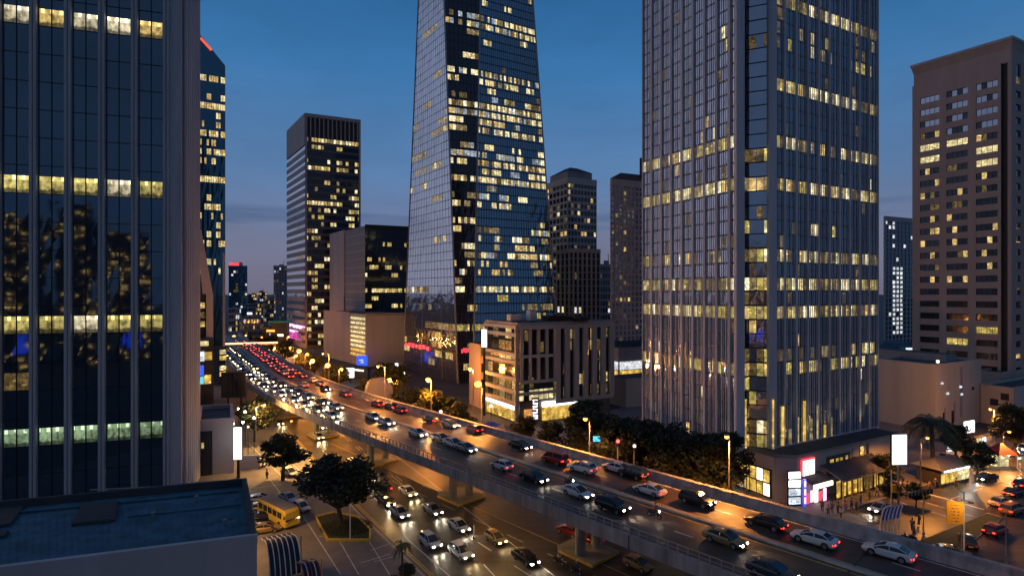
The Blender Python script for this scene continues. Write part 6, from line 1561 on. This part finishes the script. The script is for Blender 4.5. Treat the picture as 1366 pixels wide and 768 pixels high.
# curved pergola with blue panels
p = G(1196, 714, .13); T = Thing('arched_shelter', 'curved shelter of white ribs with blue glass panels by the side street', 'shelter', tuple(p)); ax = Vector((.95, .30, 0)).normalized(); cr = Vector((-.30, .95, 0))
def arc(o, r=2.9, n=10, f=.0): return [p + ax * o + Vector((0, 0, 0)) + Vector((r * math.cos(a) * .75, r * math.cos(a) * -.45, .1 + r * 1.12 * math.sin(a))) for a in [math.pi * (.02 + f) + (math.pi * (.66 - f)) * k / n for k in range(n + 1)]]
for k in range(6):
    q = MB(); pts = [Vector((p.x, p.y, .13)) + ax * (-1.5 + k * .62) + Vector((-1.2 + 2.4 * (1 - math.cos(a)) * .35, -.3, 3.9 * math.sin(a))) for a in [R(4 + 10 * j) for j in range(11)]]
    q.tube(pts, .07, 'white_metal', 6); T.add('rib', q)
    if k < 5:
        q = MB()
        for j in range(3, 10):
            a, b = pts[j], pts[j + 1]; o = ax * .1; o2 = ax * .52; q.hexa([a + o, a + o2, b + o2, b + o], [v + Vector((0, 0, .04)) for v in (a + o, a + o2, b + o2, b + o)], 'blue_fabric')
        T.add('roof_panel', q)
T.flush()
# striped shell canopies lower left
for i, (px, py, n, w_, lb) in enumerate(((384, 772, 7, .52, 'curved striped canopy of dark panels and white ribs at the bottom edge, larger one'), (420, 790, 5, .40, 'curved striped canopy of dark panels and red edged ribs at the bottom edge, smaller one'))):
    p = G(px, py, .134); T = Thing('striped_canopy', lb, 'canopy', tuple(p)); hgt = 3.4 if i == 0 else 2.6; ln = 5.2 if i == 0 else 3.4
    dr = Vector((-.45, .89, 0)); ac = Vector((.89, .45, 0))
    for k in range(n):
        pts = [p + ac * (-n * w_ / 2 + k * w_) + dr * (ln * (j / 9) - 1.0) + ac * (1.0 * (j / 9) ** 2 * -.6) + Vector((0, 0, .1 + hgt * math.sin(min(1, .12 + j / 9) * math.pi * .62))) for j in range(10)]
        q = MB(); q.tube(pts, .055, 'white_metal' if i == 0 or k % 2 else 'red_fabric', 5); T.add('rib', q)
        if k < n - 1:
            q = MB()
            for j in range(9):
                a, b = pts[j], pts[j + 1]; o, o2 = ac * .06, ac * (w_ - .06); z_ = Vector((0, 0, .05)); q.hexa([a + o - z_, a + o2 - z_, b + o2 - z_, b + o - z_], [a + o, a + o2, b + o2, b + o], 'dark_metal')
            T.add('panel', q)
    for s in (-1, 1): q = MB(); a = p + ac * s * n * w_ * .45 + dr * ln * .5; q.tube([a, a + Vector((0, 0, hgt))], .08, 'yellow_frame'); T.add('post', q)
    T.flush()
# bus parked beside the blue roofed building
p = G(371, 694, .134); p.z = .138
T = Thing('bus', 'white roofed bus with a yellow body parked beside the blue roof', 'bus', (0, 0, 0)); bl, bw, bh = 8.6, 1.18, 2.75
q = MB(); loft(q, [[(x, -w_, .42), (x, -w_, z1 * .45), (x, -w_ * .98, z1 - .18), (x, -w_ * .86, z1), (x, w_ * .86, z1), (x, w_ * .98, z1 - .18), (x, w_, z1 * .45), (x, w_, .42)] for x, w_, z1 in ((-bl / 2, bw * .96, bh - .1), (-bl / 2 + .2, bw, bh), (bl / 2 - .5, bw, bh), (bl / 2 - .05, bw * .97, bh - .35), (bl / 2, bw * .95, 1.6))], 'yellow_frame'); q.box((0, 0, .75), (bl * .96, bw * 2.03, .22), 'yellow_frame'); T.part('body', q, bevel=.05)
q = MB(); q.hexa([(-bl / 2 + .15, -bw * .9, bh), (bl / 2 - .55, -bw * .9, bh), (bl / 2 - .55, bw * .9, bh), (-bl / 2 + .15, bw * .9, bh)], [(-bl / 2 + .25, -bw * .86, bh + .06), (bl / 2 - .65, -bw * .86, bh + .06), (bl / 2 - .65, bw * .86, bh + .06), (-bl / 2 + .25, bw * .86, bh + .06)], 'paving'); T.part('roof', q)
for s_ in (-1, 1):
    for k in range(5):
        q = MB(); q.box((-bl / 2 + 1.2 + k * 1.45, s_ * (bw * .99 + .012), 1.85), (1.2, .05, .85), 'car_glass'); T.add('window', q)
q = MB(); q.hexa([(bl / 2 + .01, -bw * .9, 1.25), (bl / 2 + .06, -bw * .9, 1.25), (bl / 2 + .06, bw * .9, 1.25), (bl / 2 + .01, bw * .9, 1.25)], [(bl / 2 - .42, -bw * .82, bh - .12), (bl / 2 - .36, -bw * .82, bh - .12), (bl / 2 - .36, bw * .82, bh - .12), (bl / 2 - .42, bw * .82, bh - .12)], 'car_glass'); T.part('windshield', q)
q = MB(); q.box((bl / 2 + .05, 0, .62), (.18, bw * 1.9, .3), 'yellow_frame'); T.part('bumper', q)
for s_ in (-1, 1):
    q = MB(); q.box((bl / 2 + .03, s_ * bw * .75, .95), (.08, .3, .2), 'white_metal'); T.add('headlight', q)
    q = MB(); q.box((bl / 2 + .15, s_ * (bw + .18), 1.9), (.1, .18, .4), 'dark_metal'); T.add('mirror', q)
    for x in (-bl * .3, bl * .3):
        q = MB(); q.tube([(x, s_ * bw - s_ * .3, .46), (x, s_ * bw + s_ * .03, .46)], .46, 'tyre', 16); T.add('wheel', q)
T.flush(); T.root.location = p; T.root.rotation_euler = (0, 0, hs + R(13)); T.root.scale = (.9, .9, .9)
p = G(373, 762, .134); T = Thing('cabinet', 'black square utility cabinet on the tan paving by the striped canopy', 'cabinet', tuple(p)); q = MB(); q.box(p + Vector((0, 0, .55)), (1.0, .9, 1.1), 'dark_metal', R(15)); T.part('casing', q, bevel=.04); q = MB(); q.box(p + Vector((0, 0, .06)), (1.15, 1.05, .12), 'concrete', R(15)); T.part('base', q)
# ------------------------------------------------------------------ kiosk, tents, market stalls
def light_here(name, loc, e, col, parent, rad=.4): return pt(loc, e, col, parent, rad, name)
p = G(1258, 640, .13); T = Thing('kiosk', 'low kiosk with a grey hipped roof and a bright white string of lights', 'kiosk', tuple(p)); rz = R(24); rzm = Matrix.Rotation(rz, 3, 'Z')
q = MB(); 
lo = [p + rzm @ Vector(v) for v in ((-4.6, -2.4, 2.7), (4.6, -2.4, 2.7), (4.6, 2.4, 2.7), (-4.6, 2.4, 2.7))]; hi = [p + rzm @ Vector(v) for v in ((-2.6, -.2, 3.9), (2.6, -.2, 3.9), (2.6, .2, 3.9), (-2.6, .2, 3.9))]
q.hexa(lo, hi, 'roof_grey'); T.part('roof', q)
q = MB(); q.box(p + Vector((0, 0, 1.3)), (7.6, 3.6, 2.6), 'dark_wall', rz); T.part('wall', q)
for k in range(11):
    q = MB(); q.box(p + rzm @ Vector((-3.9 + k * .78, -2.42, 2.55)), (.5, .12, .30), 'sign_white' if k % 3 else 'sign_cool', rz); T.add('lamp', q)
for k in range(7):
    q = MB(); q.box(p + rzm @ Vector((-3.4 + k * 1.1, -1.86, 1.2)), (.9, .1, 1.5), 'lit_gold' if k < 4 else 'lit_pale', rz); T.add('window', q)
for k in range(4): q = MB(); q.box(p + rzm @ Vector((3.86, -1.3 + k * .9, 1.4)), (.1, .7, 1.6), 'sign_cool', rz); T.add('window', q)
T.flush(); light_here('stall_light', p + rzm @ Vector((0, -3.4, 2.3)), 260, (1, .9, .7), T.root)
light_here('stall_light', p + rzm @ Vector((5.4, -1, 2.0)), 160, (.8, .9, 1), T.root)
p = W(1335, 100); T = Thing('red_tent', 'red market tent with a warm lit inside beside the side street', 'tent', tuple(p)); q = MB(); q.hexa([p + Vector(v) for v in ((-1.7, -1.6, 2.4), (1.7, -1.6, 2.4), (1.7, 1.6, 2.4), (-1.7, 1.6, 2.4))], [p + Vector(v) for v in ((-.1, -.1, 4.2), (.1, -.1, 4.2), (.1, .1, 4.2), (-.1, .1, 4.2))], 'red_fabric'); T.part('roof', q)
for x in (-1.6, 1.6):
    for y in (-1.5, 1.5): q = MB(); q.tube([p + Vector((x, y, 0)), p + Vector((x, y, 2.4))], .05, 'white_metal'); T.add('post', q)
q = MB(); q.box(p + Vector((0, .4, 1.0)), (2.4, 1.2, 1.9), 'lit_pale'); T.part('display', q); T.flush(); light_here('stall_light', p + Vector((0, -1.9, 1.9)), 200, (1, .6, .4), T.root)
stalls = [(746, 588, 97, 'blue_fabric', 'sign_blue', 'blue topped market stall, first from the left behind the far barrier'), (757, 597, 94, 'blue_fabric', 'sign_white', 'blue topped market stall lit white inside, next to the first blue one'), (800, 596, 90, 'blue_fabric', 'sign_blue', 'bright blue market stall beside the street lamp pole'),
    (786, 590, 92, 'white_fabric', 'sign_white', 'white topped market stall between the blue ones'), (765, 572, 100, 'roof_grey', 'sign_warm', 'grey market stall with glaring warm lamps'), (742, 562, 106, 'white_fabric', 'lit_pale', 'pale umbrella stall below the finned building'), (700, 568, 112, 'roof_dark', 'lit_orange', 'dark stall with dim orange lamps below the vertical sign'),
    (816, 608, 86, 'roof_dark', 'sign_cyan', 'dark stall with a cyan screen right of the lamp pole'), (672, 560, 116, 'roof_grey', 'lit_gold', 'low roadside stall left of the finned building'), (655, 556, 119, 'blue_fabric', 'lit_pale', 'small roadside stall at the corner of the brown block'), (722, 580, 104, 'blue_fabric', 'sign_cool', 'small stall glowing pale blue left of the blue ones'),
    (870, 612, 82, 'roof_dark', 'lit_green', 'dark stall with a pale green lit front under the trees, left one'), (900, 618, 79, 'roof_dark', 'lit_green', 'dark stall with a pale green lit front under the trees, right one')]
for i, (px, py, d_, fab, em, lb) in enumerate(stalls):
    p = W(px, d_); p.z = .13; T = Thing('market_stall', lb, 'stall', tuple(p), 'market stalls beyond the elevated road'); a = .3 * i
    rzm = Matrix.Rotation(R(-40), 3, 'Z'); zt = 2.6
    q = MB(); q.hexa([p + rzm @ Vector(v) for v in ((-1.6, -1.3, zt), (1.6, -1.3, zt), (1.6, 1.3, zt), (-1.6, 1.3, zt))], [p + rzm @ Vector(v) for v in ((-.3, -.2, zt + .9), (.3, -.2, zt + .9), (.3, .2, zt + .9), (-.3, .2, zt + .9))], fab); T.part('roof', q)
    for x in (-1.5, 1.5):
        for y in (-1.2, 1.2): q = MB(); q.tube([p + rzm @ Vector((x, y, 0)), p + rzm @ Vector((x, y, zt))], .05, 'grey_metal', 5); T.add('post', q)
    q = MB(); q.box(p + rzm @ Vector((0, .3, .5)), (2.6, 1.0, 1.0), 'stone_dark', R(-40)); T.part('counter', q)
    for k in range(3): q = MB(); q.box(p + rzm @ Vector((-1 + k * 1.0, -1.34, zt - .35)), (.7, .08, .45), em, R(-40)); T.add('lamp', q)
    T.flush()
    if i in (1, 3, 4, 6, 8, 11, 12): light_here('stall_light', p + Vector((0, -.6, 2.0)), 150, (1, .75, .45) if i not in (1, 3) else (.8, .85, 1), T.root)
for i, (px, py, d_, w_, h_, m, lb) in enumerate(((796, 585, 88, 1.1, .8, 'sign_cyan', 'small cyan lit screen right of the lamp pole'), (933, 606, 79.5, 1.6, 2.2, 'lit_green', 'pale lit poster board below the trees'), (655, 541, 126, .7, .5, 'sign_white', 'tiny white lamp box left of the finned building'), (588, 549, 108, .5, .5, 'sign_redwhite', 'tiny pinkish lamp box beside the barrier below the orange tree'), (519, 486, 172, 1.0, .6, 'sign_white', 'small white lamp box in the dark trees'), (536, 497, 168, 1.8, .8, 'sign_white', 'white lit shop lamp at the foot of the central tower, upper'), (529, 488, 172, .9, 1.6, 'sign_white', 'tall white lit lamp at the foot of the central tower, left'))):
    p = W(px, d_); z = ZZ(py, d_); T = Thing('light_box', lb, 'light box', tuple(p)); q = MB(); q.box((p.x, p.y, z), (w_, .2, h_), m); T.part('panel', q); q = MB(); q.tube([p + Vector((0, .2, 0)), p + Vector((0, .2, z))], .07, 'dark_metal'); T.part('post', q)
# lamps of the side street buildings and green tinted lights at the left
for px, py, d_, lb in ((327, 549, 112, 'round greenish white garden lamp, upper one right of the low white building'), (318, 545, 116, 'round greenish white garden lamp, upper one left of the dark green tree'), (339, 557, 108, 'round greenish white garden lamp, middle one'), (311, 565, 100, 'round greenish white garden lamp beside the narrow glowing sign'), (331, 569, 102, 'round greenish white garden lamp, lowest one'), (324, 563, 105, 'round greenish white garden lamp, second from below')):
    p = W(px, d_); z = ZZ(py, d_); T = Thing('garden_lamp', lb, 'lamp', tuple(p)); q = MB(); q.tube([p, p + Vector((0, 0, z - .2))], .06, 'dark_metal'); T.part('post', q); q = MB(); q.ball(p + Vector((0, 0, z)), .20, 'lamp_white' if px != 331 else 'sign_warm', 8); T.part('globe', q)
    if px in (327, 331, 311): pt(p + Vector((.3, -.5, z)), 160, (.9, 1, .6), T.root)
# ------------------------------------------------------------------ people and two-wheelers
def skin_body(J, E, name, mat, hull=1.0):
    me = bpy.data.meshes.new(name); me.from_pydata([j[0] for j in J], E, []); o = bpy.data.objects.new(name, me); COL.objects.link(o)
    md = o.modifiers.new('s', 'SKIN'); me2 = o.data
    for i, j in enumerate(J): me2.skin_vertices[0].data[i].radius = (j[1] * hull, j[1] * hull * (j[2] if len(j) > 2 else 1))
    me2.skin_vertices[0].data[0].use_root = True
    ss = o.modifiers.new('d', 'SUBSURF'); ss.levels = 1; ss.render_levels = 1
    dg = bpy.context.evaluated_depsgraph_get(); m = bpy.data.meshes.new_from_object(o.evaluated_get(dg)); m.name = name
    bpy.data.objects.remove(o); m.materials.clear(); m.materials.append(MATS[mat]); m.polygons.foreach_set('use_smooth', [True] * len(m.polygons)); return m
def pose(kind):
    if kind == 'ride':
        J = [((0, 0, .82), .15), ((.02, 0, 1.05), .15, 1.2), ((.10, 0, 1.32), .15, 1.3), ((.14, 0, 1.48), .06), ((.17, 0, 1.62), .10), ((.18, 0, 1.74), .08)]
        E = [(0, 1), (1, 2), (2, 3), (3, 4), (4, 5)]
        for s in (-1, 1):
            k = len(J); J += [((.10, s * .20, 1.38), .06), ((.28, s * .27, 1.18), .045), ((.50, s * .26, 1.06), .035), ((.56, s * .25, 1.05), .03), ((.08, s * .12, .80), .09), ((.42, s * .16, .74), .07), ((.36, s * .16, .38), .05), ((.46, s * .16, .30), .045)]
            E += [(2, k), (k, k + 1), (k + 1, k + 2), (k + 2, k + 3), (0, k + 4), (k + 4, k + 5), (k + 5, k + 6), (k + 6, k + 7)]
    else:
        st = .16 if kind == 'walk' else .03
        J = [((0, 0, .95), .13, .9), ((0, 0, 1.15), .12), ((0, 0, 1.38), .14, 1.2), ((0, 0, 1.50), .055), ((.02, 0, 1.62), .095), ((.01, 0, 1.72), .075)]
        E = [(0, 1), (1, 2), (2, 3), (3, 4), (4, 5)]
        for s in (-1, 1):
            k = len(J); J += [((0, s * .19, 1.42), .05), ((-.03 - s * st * .6, s * .24, 1.14), .04), ((.05 - s * st, s * .22, .90), .032), ((.07 - s * st, s * .22, .82), .03), ((0, s * .09, .88), .085), ((.04 + s * st, s * .10, .50), .06), ((s * st * 1.6, s * .10, .09), .045), ((.12 + s * st * 1.6, s * .10, .05), .04)]
            E += [(2, k), (k, k + 1), (k + 1, k + 2), (k + 2, k + 3), (0, k + 4), (k + 4, k + 5), (k + 5, k + 6), (k + 6, k + 7)]
    return J, E
def sub(J, E, keep, grow=1.0):
    idx = {k: i for i, k in enumerate(keep)}; return [J[k] for k in keep], [(idx[a], idx[b]) for a, b in E if a in idx and b in idx]
PM = {}
def person(kind, pos, ang, top, bottom, label, helmet=None, scale=1.0, group=None):
    key = kind
    if key not in PM:
        J, E = pose(kind); tk = [0, 1, 2, 6, 7, 14, 15]; bk = [0, 10, 11, 12, 18, 19, 20]
        tk = [1, 0, 2, 6, 7, 14, 15]
        a, b = sub(J, E, tk); c, d = sub(J, E, bk)
        PM[key] = (skin_body(J, E, 'body', 'skin'), skin_body(a, b, 'shirt', 'cloth_dark', 1.16), skin_body(c, d, 'trousers', 'cloth_dark', 1.18), J[4][0], J[5][0])
    bm_, sh, tr, h4, h5 = PM[key]
    root = bpy.data.objects.new('person', None); COL.objects.link(root); root.location = pos; root.rotation_euler = (0, 0, ang); root.scale = (scale,) * 3; tag(root, label, 'person', group)
    for nm, m, mt in (('body', bm_, None), ('shirt', sh, top), ('trousers', tr, bottom)):
        o = bpy.data.objects.new(nm, m); COL.objects.link(o); o.parent = root
        if mt: o.material_slots[0].link = 'OBJECT'; o.material_slots[0].material = MATS[mt]
    q = MB(); c = (Vector(h4) + Vector(h5)) / 2 + Vector((-.015, 0, .035)); q.ball(c, .125 if not helmet else .155, helmet or 'hair', 10, (1.05, .9, 1.0)); o = q.build('helmet' if helmet else 'hair', root, smooth=True)
    return root
def motorbike(pos, ang, paint, label, lit=False):
    T = Thing('motorcycle', label, 'motorcycle', (0, 0, 0)); 
    for x in (-.62, .68):
        q = MB(); q.tube([(x, -.06, .29), (x, .06, .29)], .29, 'tyre', 16); w_ = q.build('wheel', T); q = MB(); q.tube([(x, -.07, .29), (x, .07, .29)], .16, 'rim', 10); r_ = q.build('rim', T); r_.parent = w_
    q = MB(); secs = [[(x, -w_, z0), (x, -w_ * .9, z1), (x, w_ * .9, z1), (x, w_, z0)] for x, w_, z0, z1 in ((-.85, .08, .62, .74), (-.5, .16, .36, .78), (-.1, .17, .28, .76), (.15, .13, .28, .42), (.40, .13, .32, .55), (.50, .10, .45, .98), (.58, .04, .60, .98))]
    loft(q, secs, paint); T.part('body', q, bevel=.02)
    q = MB(); q.box((-.28, 0, .81), (.72, .26, .09), 'dark_metal'); T.part('seat', q, bevel=.02)
    q = MB(); q.tube([(.68, 0, .3), (.50, 0, 1.0)], .035, 'rim'); q.tube([(.50, -.33, 1.05), (.52, 0, 1.0), (.50, .33, 1.05)], .025, 'dark_metal'); T.part('handlebar', q)
    q = MB(); q.ball((.62, 0, .86), .10, 'head_white' if lit else 'white_metal', 8); T.part('headlight', q)
    T.root.location = pos; T.root.rotation_euler = (0, 0, ang); T.root.scale = (.9,) * 3; return T.root
rw = random.Random(12)
CROWD = [(1128, 684), (1136, 679), (1142, 681), (1160, 667), (1105, 690), (1122, 692), (1170, 662), (1205, 655), (1211, 656), (1240, 655), (1248, 650), (1226, 700), (1217, 708), (1300, 640), (1306, 622), (782, 599), (791, 603), (760, 590), (768, 594), (808, 612), (814, 616), (733, 583), (727, 578), (745, 585)]
bikes = [(760, 648, 'T', DECK, True, 'motorcycle with a bright headlight in front of the white saloon on the elevated road', 'rider in dark clothes on the motorcycle ahead of the white saloon', 'cloth_dark', 'dark_metal'),
         (873, 690, 'T', DECK, True, 'motorcycle with a bright headlight alone in the near carriageway', 'rider in red on the lone motorcycle in the near carriageway', 'cloth_red', 'yellow_sign'),
         (745, 752, 'T', 0, False, 'dark scooter at the bottom edge below the elevated road, left one', 'rider with a white helmet and white shirt at the bottom edge', 'cloth_white', 'white_metal'),
         (768, 765, 'T', 0, False, 'dark scooter at the bottom edge below the elevated road, right one', 'rider with a white helmet and dark jacket at the bottom edge', 'cloth_dark', 'white_metal'),
         (1213, 720, 'A', .13, False, 'dark scooter parked beside the arched shelter', None, None, None)]
for px, py, dr, z, lit, l1, l2, top, hm in bikes:
    p = G(px, py, z); p.z = z + .005; a = hT if dr == 'T' else hA; r = motorbike(p, a, 'paint_black', l1, lit)
    if lit: beam(r, 1.3, 90, n=1)
    if l2: person('ride', p, a, top, 'cloth_dark', l2, hm, .9)
for i, (px, py) in enumerate(CROWD):
    p = G(px, py, .13); p.z = .135; person(('walk', 'stand')[i % 2], p, i * 1.9, rw.choice(['cloth_dark', 'cloth_white', 'cloth_blue', 'cloth_red']), rw.choice(['cloth_dark', 'cloth_blue']), 'one of the small figures walking or standing outside the lit shops and stalls', None, .97, 'people outside the lit shops and stalls')
for px, py, z, kd, top, bot, lb in ((1219, 716, .13, 'stand', 'cloth_dark', 'cloth_dark', 'person in dark clothes standing beside the arched shelter'), (1110, 684, .13, 'walk', 'cloth_blue', 'cloth_dark', 'person in a blue top by the lit shop corner'), (1118, 686, .13, 'stand', 'cloth_dark', 'cloth_dark', 'person in dark clothes right of the one in blue'), (1097, 682, .13, 'stand', 'cloth_red', 'cloth_dark', 'person in a red top near the red lit displays'),
    (1190, 659, .13, 'walk', 'cloth_white', 'cloth_dark', 'person in white walking behind the traffic light pole'), (1148, 672, .13, 'stand', 'cloth_dark', 'cloth_blue', 'person in front of the yellow shop windows'), (800, 620, .13, 'walk', 'cloth_blue', 'cloth_dark', 'person walking by the cyan lit stall'), (774, 596, .13, 'stand', 'cloth_white', 'cloth_dark', 'person in white beside the glaring market stall'),
    (752, 590, .13, 'walk', 'cloth_red', 'cloth_dark', 'person in red between the blue stalls'), (356, 640, .13, 'walk', 'cloth_red', 'cloth_dark', 'person in red walking on the forecourt'), (1276, 652, .13, 'walk', 'cloth_dark', 'cloth_dark', 'person in dark clothes outside the lit kiosk')):
    p = G(px, py, z); p.z = z + (.005 if z else 0); person(kd, p, px * .7, top, bot, lb)
